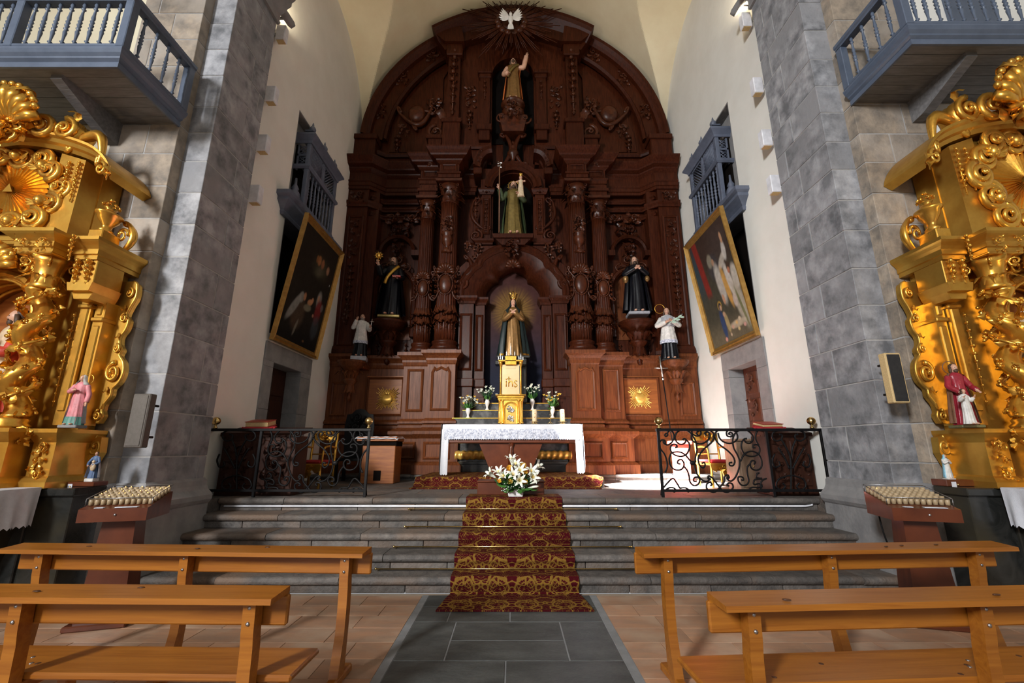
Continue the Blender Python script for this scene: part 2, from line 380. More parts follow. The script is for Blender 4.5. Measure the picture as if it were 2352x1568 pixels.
pmat('petal_yellow', (.9, .52, .03), (.92, .68, .16), 8, .5, rnd=.1)
pmat('wax', (.78, .66, .46), (.72, .56, .36), 8, .5, sss=.2)
pmat('votive', (.46, .34, .20), (.36, .26, .15), 12, .4, rnd=.1)
pmat('flame', (1, .6, .2), None, 5, .5, emit=(1, .5, .15), estr=2.2)
pmat('porcelain', (.82, .80, .78), None, 5, .25)
pmat('book_red', (.36, .035, .025), (.28, .03, .02), 20, .45)
pmat('pages', (.62, .45, .22), (.5, .36, .17), 60, .8)
pmat('velvet_red', (.38, .012, .02), (.28, .008, .014), 20, .8)
pmat('dark_shade', (.008, .006, .005), None, 5, .9, spec=.05)  # near-black that paints the shade inside niches, recesses and openings
pmat('door_wood', (.045, .014, .007), (.028, .009, .005), 5, .55, spec=.2, stretch=(5, 5, .6), bump=.1)
pmat('door_carved', (.13, .04, .017), (.07, .02, .01), 5, .4, stretch=(5, 5, .6), bump=.1)
pmat('glass_clear', (.9, .9, .9), (.9, .9, .9), 5, .05, trans=1)
# ================================================================ THE SETTING
PLZ = .89                                     # height of the sanctuary platform
def xprism(mb, poly, x0, x1):                 # polygon in YZ pushed along X
    M = Matrix(((0, 1, 0, 0), (1, 0, 0, 0), (0, 0, 1, 0), (0, 0, 0, 1)))
    return mb.prism(poly, x0, x1, M)
# ---- nave floor: terracotta tiles either side of a slate path
fl = struct('floor', label='nave floor of terracotta tiles with a slate path down the middle')
m = MB(); m.box(-11, 11, -12, 5.5, -.25, -.012); m.build('floor_bed', M_['grout_tan'], fl)
tile_me = {}
def tile(x0, x1, y0, y1, mat, name, bev=.0015):
    k = (round(x1-x0, 3), round(y1-y0, 3), name)
    if k not in tile_me:
        t = MB(); t.box(-(x1-x0)/2, (x1-x0)/2, -(y1-y0)/2, (y1-y0)/2, -.03, 0, bev); me = t.mesh(name, (0, 0, 0)); me.materials.append(mat); tile_me[k] = me
    o = bpy.data.objects.new(name, tile_me[k]); col.objects.link(o); o.parent = fl
    o.location = ((x0+x1)/2, (y0+y1)/2, R.uniform(-.0015, .001)); return o
for side in (-1, 1):
    edge = -1.0 if side < 0 else .94
    y = 5.40; row = 0
    while y > 1.9:
        y0 = y-.30; x = edge; first = (.6, .32, .46)[row % 3]; lim = min(7.2, max(3.2, y*1.25))
        while abs(x) < lim:
            L = first if x == edge else .6
            a, b = x+side*.003, x+side*(L-.003); tile(min(a, b), max(a, b), y0+.003, y-.003, M_['terracotta'], 'floor_tile'); x += side*L
        y = y0; row += 1
pathrows = [(5.42, 5.06, (-.93, -.2, .25, .87)), (5.06, 4.65, (-.93, -.62, -.02, .87)), (3.87, 3.12, (-.93, -.05, .87)), (3.12, 2.45, (-.93, -.4, .35, .87)), (2.45, 1.9, (-.93, .1, .87))]
for a, b, xs in pathrows:
    for i in range(len(xs)-1): tile(xs[i]+.006, xs[i+1]-.006, b+.006, a-.006, M_['slate'], 'path_slab', .002)
for x0, x1, y0, y1 in ((-.93, -.53, 3.87, 4.65), (-.53, .45, 4.24, 4.65), (-.53, .45, 3.87, 4.24), (.45, .87, 3.87, 4.65)):
    tile(x0+.006, x1-.006, y0+.006, y1-.006, M_['slate'], 'path_slab', .002)
m = MB(); m.box(-.935, .875, 1.9, 5.42, -.02, -.004); m.box(-1.0, -.93, 1.9, 5.42, -.02, 0); m.box(.87, .94, 1.9, 5.42, -.02, 0); m.build('path_joint', M_['grout'], fl)

# ---- stairs: five stone steps with rounded nosings
SX0, SX1 = -4.3, 4.5
NOSE = [5.42, 5.68, 6.00, 6.37, 6.74]; RISE = .178
stairs = struct('floor_stairs', label='five worn grey stone steps with rounded nosings up to the sanctuary')
for i, yn in enumerate(NOSE):
    zt = RISE*(i+1); yb = (NOSE[i+1]+.10) if i < 4 else 7.35
    nose = [(yn+.045+.045*math.cos(a)*1.0, zt-.043+.043*math.sin(a)) for a in [PI/2+PI*k/8 for k in range(9)]]
    poly = nose+[(yb, zt-.086), (yb, zt)]
    x = SX0; rr = random.Random(i*5+1); xs = [SX0]
    while x < SX1-1.0: x += rr.uniform(.85, 1.5); xs.append(min(x, SX1))
    if SX1-xs[-1] < .5: xs[-1] = SX1
    else: xs.append(SX1)
    for k in range(len(xs)-1):
        m = MB(); dy = rr.uniform(-.006, .006); xprism(m, [(p[0]+dy, p[1]+rr.uniform(-.001, .001)) for p in poly], xs[k]+.004, xs[k+1]-.004); m.build('tread_stone', M_['stone_step'], stairs)
    x = SX0; xs = [SX0]
    while x < SX1-.9: x += rr.uniform(.5, 1.2); xs.append(min(x, SX1))
    if SX1-xs[-1] < .4: xs[-1] = SX1
    else: xs.append(SX1)
    for k in range(len(xs)-1):
        m = MB(); m.box(xs[k]+.004, xs[k+1]-.004, yn+.055+rr.uniform(-.004, .004), yn+.3, zt-RISE, zt-.086, .006); m.build('riser_stone', M_['stone_step'], stairs)
m = MB(); m.box(SX0, SX1, 5.62, 7.3, 0.0, .16); m.box(SX0, SX1, 6.3, 7.3, .1, .5); m.build('stair_core', M_['mortar'], stairs)
plat = struct('floor_sanctuary', label='stone floor of the raised sanctuary')
y = 7.3
xs0 = [-4.75, -3.2, -1.55, .1, 1.7, 3.3, 4.95]
for r, (ya, yb) in enumerate(((7.352, 8.15), (8.15, 9.0), (9.0, 9.9), (9.9, 10.9))):
    off = (0, .7)[r % 2]
    xs = [-4.75]+[x+off for x in xs0[1:-1]]+[4.95]
    for k in range(len(xs)-1):
        m = MB(); m.box(xs[k]+.003, xs[k+1]-.003, ya+.003, yb-.003, PLZ-.08, PLZ, .004); m.build('floor_slab', M_['stone_step'], plat)
m = MB(); m.box(-4.75, 4.95, 7.3, 12.8, .3, PLZ-.006); m.box(-4.75, SX0-.01, 6.43, 7.34, .3, PLZ); m.box(SX1+.01, 4.95, 6.53, 7.34, .3, PLZ); m.build('floor_bed', M_['stone_step'], plat)
# stone plinth the great altarpiece stands on
RZ0 = 1.02
pl = struct('floor_plinth', label='low stone step under the carved wooden altarpiece')
xs = [-4.6, -3.4, -2.3, -1.2, 0, 1.1, 2.35, 3.4, 4.75]
for k in range(len(xs)-1):
    m = MB(); nose = [(10.3+.04+.04*math.cos(a), RZ0-.04+.04*math.sin(a)) for a in [PI/2+PI*j/6 for j in range(7)]]
    xprism(m, nose+[(10.36, RZ0-.08), (10.36, PLZ), (12.8, PLZ), (12.8, RZ0)], xs[k]+.003, xs[k+1]-.003); m.build('step_stone', M_['stone_step'], pl)

# ---- stone piers of the chancel arch
def pier(name, sgn, xi, xs_, xo, seed, mfront, ye):
    rr = random.Random(seed); p = struct(name, label='tall pier of large grey stone blocks at the chancel arch')
    z = 0.0; n = 0
    m = MB(); m.box(min(sgn*(xi+.007), sgn*xo), max(sgn*(xi+.007), sgn*xo), 5.427, ye-.02, 0, 10.2); m.box(min(sgn*(xs_+.007), sgn*xo), max(sgn*(xs_+.007), sgn*xo), 5.257, 5.5, 0, 10.2); m.build('pier_core', M_['mortar'], p)
    def blk(x0, x1, y0, y1, z0, z1, mat):
        d = rr.uniform(-.004, .003); e = rr.uniform(-.004, .003)
        a, b = sgn*(x0+d), sgn*x1
        b_ = MB(); b_.box(min(a, b), max(a, b), y0+e, y1, z0, z1, .005); b_.build('stone_block', mat, p)
    while z < 10.1:
        h = rr.uniform(.44, .56) if z > .01 else .5; j = .008
        yc = 5.42+(.62 if n % 2 else .86)*1.0
        blk(xi, xs_+.02, 5.42, yc-j, z+j, z+h-j, M_['stone_pier']); blk(xi, xs_+.02, yc+j, ye, z+j, z+h-j, M_['stone_pier'])
        xb = xs_+(.42 if n % 2 else .68)
        blk(xs_, xb-j, 5.25, 5.6, z+j, z+h-j, mfront)
        xc_ = xb+rr.uniform(.55, .8)
        blk(xb+j, min(xo, xc_)-j, 5.25, 5.6, z+j, z+h-j, mfront)
        if xc_ < xo-.1: blk(xc_+j, xo, 5.25, 5.6, z+j, z+h-j, mfront)
        z += h; n += 1
    # moulded base
    prof = [(0, 0), (.11, 0), (.11, .86), (.13, .88), (.155, .92), (.155, .98), (.12, 1.02), (.085, 1.05), (.06, 1.10), (.05, 1.17), (.02, 1.2), (0, 1.2)]
    path = [(sgn*(xs_+.1), 5.25, 0), (sgn*xs_, 5.25, 0), (sgn*xs_, 5.42, 0), (sgn*xi, 5.42, 0), (sgn*xi, ye+.01, 0)]
    m = MB(); m.sweep(prof, path, side=1 if sgn < 0 else -1); m.build('base_moulding', M_['stone_trim'], p)
    # capital
    prof = [(0, 0), (.05, 0), (.06, .05), (.04, .08), (.04, .2), (.09, .26), (.16, .36), (.22, .42), (.22, .5), (.28, .56), (.28, .68), (0, .68)]
    zc = P(648, 62, 6.5).z-.03 if sgn < 0 else P(1703, 25, 6.55).z
    m = MB(); m.sweep(prof, [(x, y_, zc) for x, y_, _ in [path[1], path[2], path[3], path[4]]], side=1 if sgn < 0 else -1); m.build('capital', M_['stone_trim'], p)
    return p
pier('wall_pier_left', -1, 4.35, 4.70, 5.62, 3, M_['stone_front_lit'], 6.42)
pier('wall_pier_right', 1, 4.54, 4.88, 5.9, 4, M_['stone_front_lit'], 6.52)
# plastered end walls of the nave behind the side altars, and the nave shell
m = MB(); m.box(-10.6, -5.6, 5.27, 5.6, 0, 13); m.build('wall_nave_end_left', M_['plaster_vault'], kind='structure')
m = MB(); m.box(5.88, 10.6, 5.27, 5.6, 0, 13); m.build('wall_nave_end_right', M_['plaster'], kind='structure')
m = MB(); m.box(-10.9, -10.5, -12, 5.6, 0, 13); m.build('wall_nave_left', M_['plaster'], kind='structure')
m = MB(); m.box(10.5, 10.9, -12, 5.6, 0, 13); m.build('wall_nave_right', M_['plaster'], kind='structure')
m = MB(); m.box(-10.9, 10.9, -12, 6.6, 13.6, 13.9); m.build('ceiling_nave', M_['plaster'], kind='structure')
ax = .09
def arch_poly(r, zs, xo, zt):
    return [(-xo, zs), (ax-r, zs)]+[(ax-r*math.cos(PI*i/24), zs+r*.78*math.sin(PI*i/24)) for i in range(1, 24)]+[(ax+r, zs), (xo, zs), (xo, zt), (-xo, zt)]
m = MB(); m.prism(arch_poly(4.45, 10.15, 10.9, 13.7), 5.4, 6.62); m.build('wall_chancel_arch', M_['plaster'], kind='structure')

# ---- chancel side walls with doors and tall recesses
WL, WR = -4.65, 4.80
YF, YB = 6.40, 11.75; SPR = 10.45; VR = 4.725; LY = 9.15; LH = 2.5; LB = 2.75
def side_wall(name, X, sgn, door, win):
    s = struct(name, label='white plastered chancel wall')
    x1 = X+sgn*.55; m = MB()
    def bx(y0, y1, z0, z1): m.box(min(X, x1), max(X, x1), y0, y1, z0, z1)
    d0, d1, dz = door; w0, w1, wz0, wz1 = win
    bx(YF, min(d0, w0), .5, SPR); bx(max(d1, w1), YB, .5, SPR)
    a, b = min(d0, w0), max(d1, w1)
    bx(a, d0, .5, dz) if d0 > a else None; bx(d1, b, .5, dz)
    bx(a, b, dz, wz0); bx(a, w0, wz0, wz1) if w0 > a else None; bx(w1, b, wz0, wz1) if w1 < b else None; bx(a, b, wz1, SPR)
    pts = [(YF, SPR)]+[(LY-LH*math.cos(PI*i/24), SPR+.05+LB*math.sin(PI*i/24)) for i in range(25)]+[(YB, SPR)]
    mm = MB(); xprism(mm, pts, min(X, x1), max(X, x1)); m.join(mm)
    m.build('plaster_wall', M_['plaster'], s)
    m = MB(); m.box(X+sgn*.5, X+sgn*.52, w0, w1, wz0, wz1); m.box(X+sgn*.005, X+sgn*.5, w0, w0+.03, wz0, wz1); m.box(X+sgn*.005, X+sgn*.5, w1-.03, w1, wz0, wz1); m.box(X+sgn*.005, X+sgn*.5, w0, w1, wz1-.03, wz1); m.build('recess_lining', M_['stone_trim'], s)
    m = MB(); m.box(X+sgn*.2, X+sgn*.49, w0+.03, w1-.03, wz0+2.65, wz1-.03); m.build('recess_infill', M_['stone_trim'], s)
    m = MB(); m.box(X+sgn*.42, X+sgn*.48, w0+.05, w1-.05, wz0, wz0+2.6); m.build('recess_shade_sheet', M_['dark_shade'], s)  # near-black sheet painting the unlit depth of the tall recess
    return s
side_wall('wall_left', WL, -1, (8.29, 9.45, 3.23), (8.05, 10.15, 3.75, 8.8))
side_wall('wall_right', WR, 1, (8.36, 9.5, 3.30), (8.15, 10.35, 3.85, 9.1))
def door(name, X, sgn, y0, y1, zt, oy0, oy1, ozt, carved, label):
    d = struct(name, label=label)
    # stone frame: jamb stones and lintel
    for ya, yb in ((oy0, y0), (y1, oy1)):
        z = PLZ; n = 0
        while z < zt-.05:
            h = min(.62 if n % 2 else .8, zt-z)
            b = MB(); b.box(min(X-sgn*.03, X+sgn*.3), max(X-sgn*.03, X+sgn*.3), ya-(0 if ya == oy0 else .015), yb+(.015 if ya == oy0 else 0), z+.002, z+h-.002, .004); b.build('jamb_stone', M_['stone_trim'], d); z += h; n += 1
    b = MB(); b.box(min(X-sgn*.035, X+sgn*.3), max(X-sgn*.035, X+sgn*.3), oy0, oy1, zt-.015, ozt, .01); b.build('lintel', M_['stone_trim'], d)
    b = MB(); b.box(min(X+sgn*.3, X+sgn*.36), max(X+sgn*.3, X+sgn*.36), y0-.05, y1+.05, PLZ, zt+.05); lf = b.build('door_leaf', M_['door_carved' if carved else 'door_wood'], d)
    for i in range(4):
        for k in range(2):
            za = PLZ+.12+i*(zt-PLZ-.15)/4; zb = za+(zt-PLZ-.15)/4-.09; ya = y0+.06+k*(y1-y0-.1)/2; yb = ya+(y1-y0-.1)/2-.06
            b = MB(); b.box(min(X+sgn*.275, X+sgn*.31), max(X+sgn*.275, X+sgn*.31), ya, yb, za, zb, .02)
            if carved: b.cluster((X+sgn*.275, (ya+yb)/2, (za+zb)/2), (yb-ya)*.8, (zb-za)*.8, (-sgn, 0, 0), i*2+k, 5)
            b.build('door_panel', M_['door_carved' if carved else 'door_wood'], d)
    return d
door('door_1', WL, -1, 8.29, 9.45, 3.23, 7.98, 9.9, 3.58, False, 'dark wooden door in a grey stone frame on the left chancel wall')
door('door_2', WR, 1, 8.36, 9.5, 3.30, 8.03, 9.75, 3.67, True, 'carved brown wooden door in a stone frame on the right chancel wall')
m = MB(); m.box(-5.2, 5.4, 12.55, 12.8, .5, 16); m.build('wall_back', M_['plaster'], kind='structure')
# plaster arch face around the altarpiece
m = MB(); r = 4.62; zc = SPR+.1
m.prism([(ax-5.2, zc), (ax-r, zc)]+[(ax-r*math.cos(PI*i/40), zc+r*math.sin(PI*i/40)) for i in range(1, 40)]+[(ax+r, zc), (ax+5.2, zc), (ax+5.2, 16), (ax-5.2, 16)], 11.62, 11.8)
m.build('trim_arch', M_['plaster_vault'], kind='structure')
# lunette vault
m = MB(); nx, ny = 160, 150; vs = []
for j in range(ny+1):
    y = YF+(YB-YF)*j/ny
    for i in range(nx+1):
        a = -PI/2+PI*i/nx; x = VR*math.sin(a); zA = VR*math.cos(a)
        q = max(0, 1-((y-LY)/LH)**2); zB = LB*math.sqrt(q)*(1+.75*(1-abs(x)/VR))
        vs.append((ax+x*1.002, y, SPR+max(zA, zB)))
fs = [(j*(nx+1)+i, (j+1)*(nx+1)+i, (j+1)*(nx+1)+i+1, j*(nx+1)+i+1) for j in range(ny) for i in range(nx)]
m.add(vs, fs, False); m.build('ceiling_vault', M_['plaster_vault'], kind='structure')

# ================================================================ wall boxes, floodlights, speakers
def wall_box(p, X, sgn, label):
    t = thing('wall_lamp', label, 'lamp', p, 'white box lamps on the chancel wall edge')
    m = MB(); m.box(p.x-.09, p.x+.09, p.y-.07, p.y+.07, p.z-.17, p.z+.17, .012); m.build('housing', M_['white_plastic'], t)
    m = MB(); m.box(p.x-.07, p.x+.07, p.y-.05, p.y+.05, p.z-.178, p.z-.168); m.build('diffuser', M_['pages'], t)
    m = MB(); xa, xb = (p.x-.26, p.x-.08) if sgn < 0 else (p.x+.08, p.x+.26); m.box(xa, xb, p.y-.02, p.y+.02, p.z-.03, p.z+.03); m.build('bracket', M_['steel'], t)
def uplight(p): light('wall_lamp_uplight', 'SPOT', (p.x, p.y, p.z+.2), (0, p.y+1.6, p.z+7), 190, (1, .84, .58), spot_size=math.radians(130), spot_blend=.8, shadow_soft_size=.06)
rank = ['lowest', 'second from the bottom', 'third from the bottom', 'topmost']
for i, q in enumerate([(588, 448), (606, 332), (625, 220), (648, 80)]): p = W(*q, -4.5); (uplight(p) if i == 3 else None); wall_box(p, WL, -1, f'white box lamp beside left grey pier, {rank[i]} of its column')
for i, q in enumerate([(1778, 425), (1758, 320), (1738, 200), (1712, 50)]): p = W(*q, 4.66); (uplight(p) if i == 3 else None); wall_box(p, WR, 1, f'white box lamp beside right grey pier, {rank[i]} of its column')
def flood(p, sgn, label):
    t = thing('floodlight', label, 'floodlight', p)
    M = Matrix.Translation(p) @ Matrix.Rotation(sgn*.5, 4, 'Z') @ Matrix.Rotation(-.5, 4, 'X')
    m = MB(); m.lathe([(.0, -.16), (.05, -.16), (.075, -.1), (.08, .12), (.085, .16)], M=M @ Matrix.Rotation(PI/2, 4, 'X')); m.build('housing', M_['stone_trim'], t)
    m = MB(); m.lathe([(0, .165), (.08, .165), (.085, .17), (0, .172)], M=M @ Matrix.Rotation(PI/2, 4, 'X')); m.build('lens', M_['glass_clear'], t)
    m = MB(); m.box(p.x+sgn*.03-.02, p.x+sgn*.24, p.y-.02, p.y+.02, p.z-.02, p.z+.02); m.build('arm', M_['stone_trim'], t)
flood(W(660, 42, -4.36), -1, 'small grey floodlight under the left pier capital')
flood(W(1695, 15, 4.52), 1, 'small grey floodlight under the right pier capital')
def speaker(c, L, wd, tilt, matb, matg, label, rim):
    t = thing('column_speaker', label, 'loudspeaker', c)
    M = Matrix.Translation(c) @ Matrix.Rotation(tilt, 4, 'X')
    m = MB(); m.box(-wd/2, wd/2, -.05, .05, -L/2, L/2, .01, M); m.build('cabinet', matb, t)
    m = MB(); m.box(-wd/2+.02, wd/2-.02, -.058, -.045, -L/2+.02, L/2-.02, .004, M); m.build('grille', matg, t)
    for q in (.3, -.3): m = MB(); m.tube([M @ Vector((0, .05, L*q)), Vector((c.x, 5.26, c.z+L*q))], .015); m.build('bracket', M_['iron'], t)
p0, p1 = P(338, 905, 5.05), P(308, 1028, 5.05)
speaker((p0+p1)/2, (p0-p1).length, .2, .0, M_['speaker_grey'], M_['speaker_grey'], 'plain brown column loudspeaker on the left pier', 0)
p0, p1 = P(2043, 812, 5.08), P(2063, 926, 5.08)
speaker((p0+p1)/2, (p0-p1).length, .19, .0, M_['pages'], M_['black_cloth'], 'black column loudspeaker with pale rim on the right pier', 1)

# ================================================================ nave balconies
def baluster_prof(h, r):
    return [(r*.55, 0), (r*.5, .06*h), (r*.95, .075*h), (r*.95, .085*h), (r*.45, .11*h), (r*.6, .22*h), (r*.85, .31*h), (r*.5, .36*h), (r*.95, .385*h), (r*.95, .40*h), (r*.5, .42*h), (r*.95, .47*h), (r*.95, .485*h), (r*.5, .51*h), (r*.95, .56*h), (r*.5, .59*h), (r*.85, .64*h), (r*.6, .72*h), (r*.45, .84*h), (r*.95, .86*h), (r*.95, .875*h), (r*.45, .9*h), (r*.85, .95*h), (r*.6, 1.0*h)]
def balcony(name, sgn, xe, y0, z0, label, posts):
    t = thing(name, label, 'balcony', (sgn*xe, 5.25, z0)); xo = 9.2
    X = lambda a: sgn*a
    # moulded floor edge
    prof = [(0, 0), (.03, 0), (.03, .07), (.015, .085), (.05, .11), (.055, .13), (.085, .16), (.105, .2), (.105, .225), (.075, .25), (0, .25)]
    path = [(X(xo), y0+.1, z0), (X(xe+.1), y0+.1, z0), (X(xe+.1), 5.25, z0)]
    m = MB(); m.sweep(prof, path, side=1 if sgn < 0 else -1); m.build('floor_edge', M_['paint_blue_bal'], t)
    for i in range(6):
        ya = y0+.1+i*(5.25-y0-.1)/6; m = MB(); m.box(min(X(xo), X(xe+.1)), max(X(xo), X(xe+.1)), ya+.003, ya+(5.25-y0-.1)/6-.003, z0+.04+R.uniform(0, .004), z0+.2); m.build('floor_plank', M_['timber_grey'], t)
    for xb in (xe+.95, xe+2.3, xe+3.6):
        m = MB(); xprism(m, [(y0+.22, z0-.02), (y0+.22, z0+.05), (5.25, z0+.05), (5.25, z0-.30), (5.08, z0-.28)], X(xb)-.07, X(xb)+.07); m.build('bracket_beam', M_['timber_grey'], t)
    zr = z0+.25; zt = z0+.93
    mk = lambda nm, f: (lambda q: (f(q), q.build(nm, M_['paint_blue_bal'], t)))(MB())
    mk('bottom_rail', lambda q: (q.box(min(X(xo), X(xe+.02)), max(X(xo), X(xe+.02)), y0+.02, y0+.1, zr, zr+.05, .01), q.box(min(X(xe+.02), X(xe+.1)), max(X(xe+.02), X(xe+.1)), y0+.1, 5.24, zr, zr+.05, .01)))
    def rails(q):
        pr = [(-.05, 0), (.05, 0), (.05, .03), (.07, .045), (.07, .09), (-.07, .09), (-.07, .045), (-.05, .03)]
        q.sweep(pr, [(X(xo), y0+.06, zt), (X(xe+.06), y0+.06, zt), (X(xe+.06), 5.25, zt)], side=1 if sgn < 0 else -1)
    mk('handrail', rails)
    for px_, py_ in [(xe+.06, y0+.06), (xe+.06, 5.2)]+[(q, y0+.06) for q in posts]:
        mk('post', lambda q: q.box(X(px_)-.05, X(px_)+.05, py_-.05, py_+.05, zr, zt+.02, .008))
    b = MB(); b.lathe(baluster_prof(zt-zr-.05, .026), n=10); me = b.mesh('baluster', (0, 0, 0)); me.materials.append(M_['paint_blue_bal'])
    pos = []
    stops = [xe+.06]+list(posts)+[xo]
    for a, c in zip(stops[:-1], stops[1:]):
        n = max(2, round((c-a)/.145))
        pos += [(X(a+(c-a)*k/n), y0+.06) for k in range(1, n)]
    pos += [(X(xe+.06), y0+.06+(5.2-y0-.06)*k/5) for k in range(1, 5)]
    for x_, y_ in pos:
        o = bpy.data.objects.new('baluster', me); col.objects.link(o); o.parent = t; o.location = Vector((x_, y_, zr+.05))-WO[t]
balcony('nave_balcony', -1, 4.62, 4.18, 6.0, 'blue-grey balustraded balcony above the left gilded altar', (6.02, 7.4))
balcony('nave_balcony', 1, 4.78, 4.2, 6.36, 'blue-grey balustraded balcony above the right gilded altar', (7.0,))
m = MB(); m.box(6.62, 7.3, 5.2, 5.28, 6.6, 8.4, .01); m.box(6.7, 6.92, 5.17, 5.21, 6.7, 7.4, .01); m.box(7.0, 7.22, 5.17, 5.21, 6.7, 7.4, .01); dr = m.build('door_3', M_['paint_blue_bal'], kind='structure', label='blue-grey panelled door behind the right balcony')

# ================================================================ lattice tribunes high on the chancel walls
def tribune(X, sgn, y0, y1, zl, zm, zt, label):
    t = thing('lattice_tribune', label, 'balcony', (X, (y0+y1)/2, zl)); d = -sgn     # d: direction into the chancel
    xf = X+d*.16; mt = M_['paint_blue']
    def bx(q, xa, xb, a, b, c, e, bv=.006): q.box(min(xa, xb), max(xa, xb), a, b, c, e, bv)
    # big ledge cornice
    prof = [(0, 0), (.04, 0), (.06, .06), (.05, .09), (.09, .14), (.15, .2), (.2, .24), (.2, .3), (.26, .34), (.26, .42), (0, .42)]
    ye0 = y0-.55; ye1 = y1+.2
    m = MB(); m.sweep(prof, [(X+sgn*.3, ye0, zl-.5), (X+d*.02, ye0, zl-.5), (X+d*.02, ye1, zl-.5), (X+sgn*.3, ye1, zl-.5)], side=1 if sgn < 0 else -1); m.box(min(X+sgn*.35, X+d*.02), max(X+sgn*.35, X+d*.02), ye0, ye1, zl-.5, zl-.08); m.build('ledge_cornice', mt, t)
    m = MB(); bx(m, X+sgn*.3, xf+d*.04, y0-.08, y1+.08, zl-.08, zl+.04); m.build('sill', mt, t)
    for y in (y0, y1): m = MB(); bx(m, xf-d*.09, xf, y-.045, y+.045, zl+.04, zt); m.build('corner_post', mt, t)
    m = MB(); bx(m, xf-d*.07, xf-d*.005, (y0+y1)/2-.03, (y0+y1)/2+.03, zm+.06, zt); m.build('middle_post', mt, t)
    m = MB(); pr = [(0, 0), (.02, 0), (.05, .04), (.05, .09), (0, .09)]; pth = lambda z: [(X+sgn*.3, y0-.04, z), (xf, y0-.04, z), (xf, y1+.04, z), (X+sgn*.3, y1+.04, z)]
    m.sweep(pr, pth(zm), side=1 if sgn < 0 else -1); bx(m, X, xf, y0-.03, y1+.03, zm+.01, zm+.08); m.build('middle_rail', mt, t)
    m = MB(); pr = [(0, 0), (.02, 0), (.03, .06), (.08, .12), (.12, .16), (.12, .2), (0, .2)]; m.sweep(pr, pth(zt), side=1 if sgn < 0 else -1); bx(m, X, xf, y0-.03, y1+.03, zt+.01, zt+.19); m.build('top_cornice', mt, t)
    # turned balusters
    nb = 8
    for i in range(nb):
        y = y0+(y1-y0)*(i+.75)/(nb+.5); m = MB(); m.lathe(baluster_prof(zm-zl-.04, .035), (xf-d*.04, y, zl+.04), 8); m.build('baluster', mt, t)
    m = MB(); m.lathe([(.05, 0), (.09, .1), (.12, .2), (.1, .3), (.06, .36), (.08, .4), (.03, .5), (.02, .65)], (X+d*.02, y0-.2, zl-.08), 12); m.build('vase_finial', mt, t)
    # lattice panels: crossing laths
    hy = (y1-y0)/2-.09
    for k in range(2):
        ya = y0+.05+k*(hy+.08); za, zb = zm+.09, zt
        fr = MB(); 
        for a, b, c, e in ((ya, ya+.04, za, zb), (ya+hy-.04, ya+hy, za, zb), (ya, ya+hy, za, za+.04), (ya, ya+hy, zb-.04, zb)): bx(fr, xf-d*.05, xf-d*.012, a, b, c, e, .003)
        pn = fr.build('lattice_panel', mt, t); H_ = zb-za-.06; L_ = hy-.06; st = .085
        lat = MB()
        for dr_ in ((1, -1) if k == 0 else (1,)):
            c = -H_
            while c < L_:
                # line y = c + s (s in 0..H_)
                s0 = max(0, -c); s1 = min(H_, L_-c)
                if s1-s0 > .03:
                    for_z = lambda s_: za+.03+(s_ if dr_ > 0 else H_-s_)
                    lat.tube([(xf-d*(.03+.006*dr_), ya+.03+c+s0, for_z(s0)), (xf-d*(.03+.006*dr_), ya+.03+c+s1, for_z(s1))], .014, 4)
                c += st
        o = lat.build('lattice_laths', mt, pn, kind='stuff')
    # side lattice facing the nave
    lat = MB(); 
    for z_a, z_b in ((zm+.12, (zm+zt)/2+.02), ((zm+zt)/2+.08, zt-.03)):
        c = 0
        while c < z_b-z_a:
            for q in (0, 1):
                lat.tube([(X+sgn*.1, y0, z_a+(c if q else z_b-z_a-c)), (xf-d*.08, y0, z_a+min(z_b-z_a, max(0, (c+.16 if q else z_b-z_a-c-.16))))], .012, 4)
            c += .08
    bx(lat, X+sgn*.14, X+sgn*.1, y0-.02, y0+.02, zm, zt); bx(lat, X+sgn*.14, xf, y0-.02, y0+.02, (zm+zt)/2+.02, (zm+zt)/2+.08); lat.build('side_lattice', mt, t)
    m = MB(); bx(m, X+sgn*.19, X+sgn*.15, y0, y1, zl, zt); m.build('back_panel', M_['dark_shade'], t)
    # crest: three finials with scrolled boards
    for i, (f, hgt) in enumerate(((.04, 1.0), (.5, .95), (.93, .7))):
        y = y0+(y1-y0)*f; z = zt+.2; m = MB(); bx(m, xf-d*.14, xf+d*.02, y-.1, y+.1, z, z+.1*hgt); bx(m, xf-d*.16, xf+d*.04, y-.14, y+.14, z+.1*hgt, z+.13*hgt)
        m.lathe([(.02, 0), (.03, .03), (.07, .08), (.075, .12), (.05, .17), (.025, .19), (.025, .22), (.012, .27), (.0, .3)], (xf-d*.06, y, z+.13*hgt), 10); m.build('finial', mt, t)
        if i:
            b = MB(); pts = [(y-.16, z), (y-.3, z), (y-.25, z+.06), (y-.2, z+.1), (y-.18, z+.2), (y-.14, z+.24), (y+.12, z+.22), (y+.18, z+.14), (y+.28, z+.02), (y+.28, z)]
            M = Matrix(((0, 1, 0, 0), (1, 0, 0, 0), (0, 0, 1, 0), (0, 0, 0, 1))); b.prism(pts, xf-d*.09, xf-d*.06, M); b.build('crest_board', mt, t)
    b = MB(); M = Matrix(((0, 1, 0, 0), (1, 0, 0, 0), (0, 0, 1, 0), (0, 0, 0, 1))); b.prism([(y1+.05, zl-.1), (y1+.28, zl-.05), (y1+.3, zl+.2), (y1+.18, zl+.3), (y1+.2, zl+.45), (y1+.1, zl+.6), (y1+.05, zl+.6)], X+d*.02, X+d*.06, M); b.build('side_scroll_board', mt, t)
tribune(WL, -1, 8.45, 9.85, 6.66, 7.58, 8.22, 'blue-grey wooden lattice tribune on the left chancel wall')
tribune(WR, 1, 8.62, 10.0, 6.85, 7.85, 8.52, 'blue-grey wooden lattice tribune on the right chancel wall')
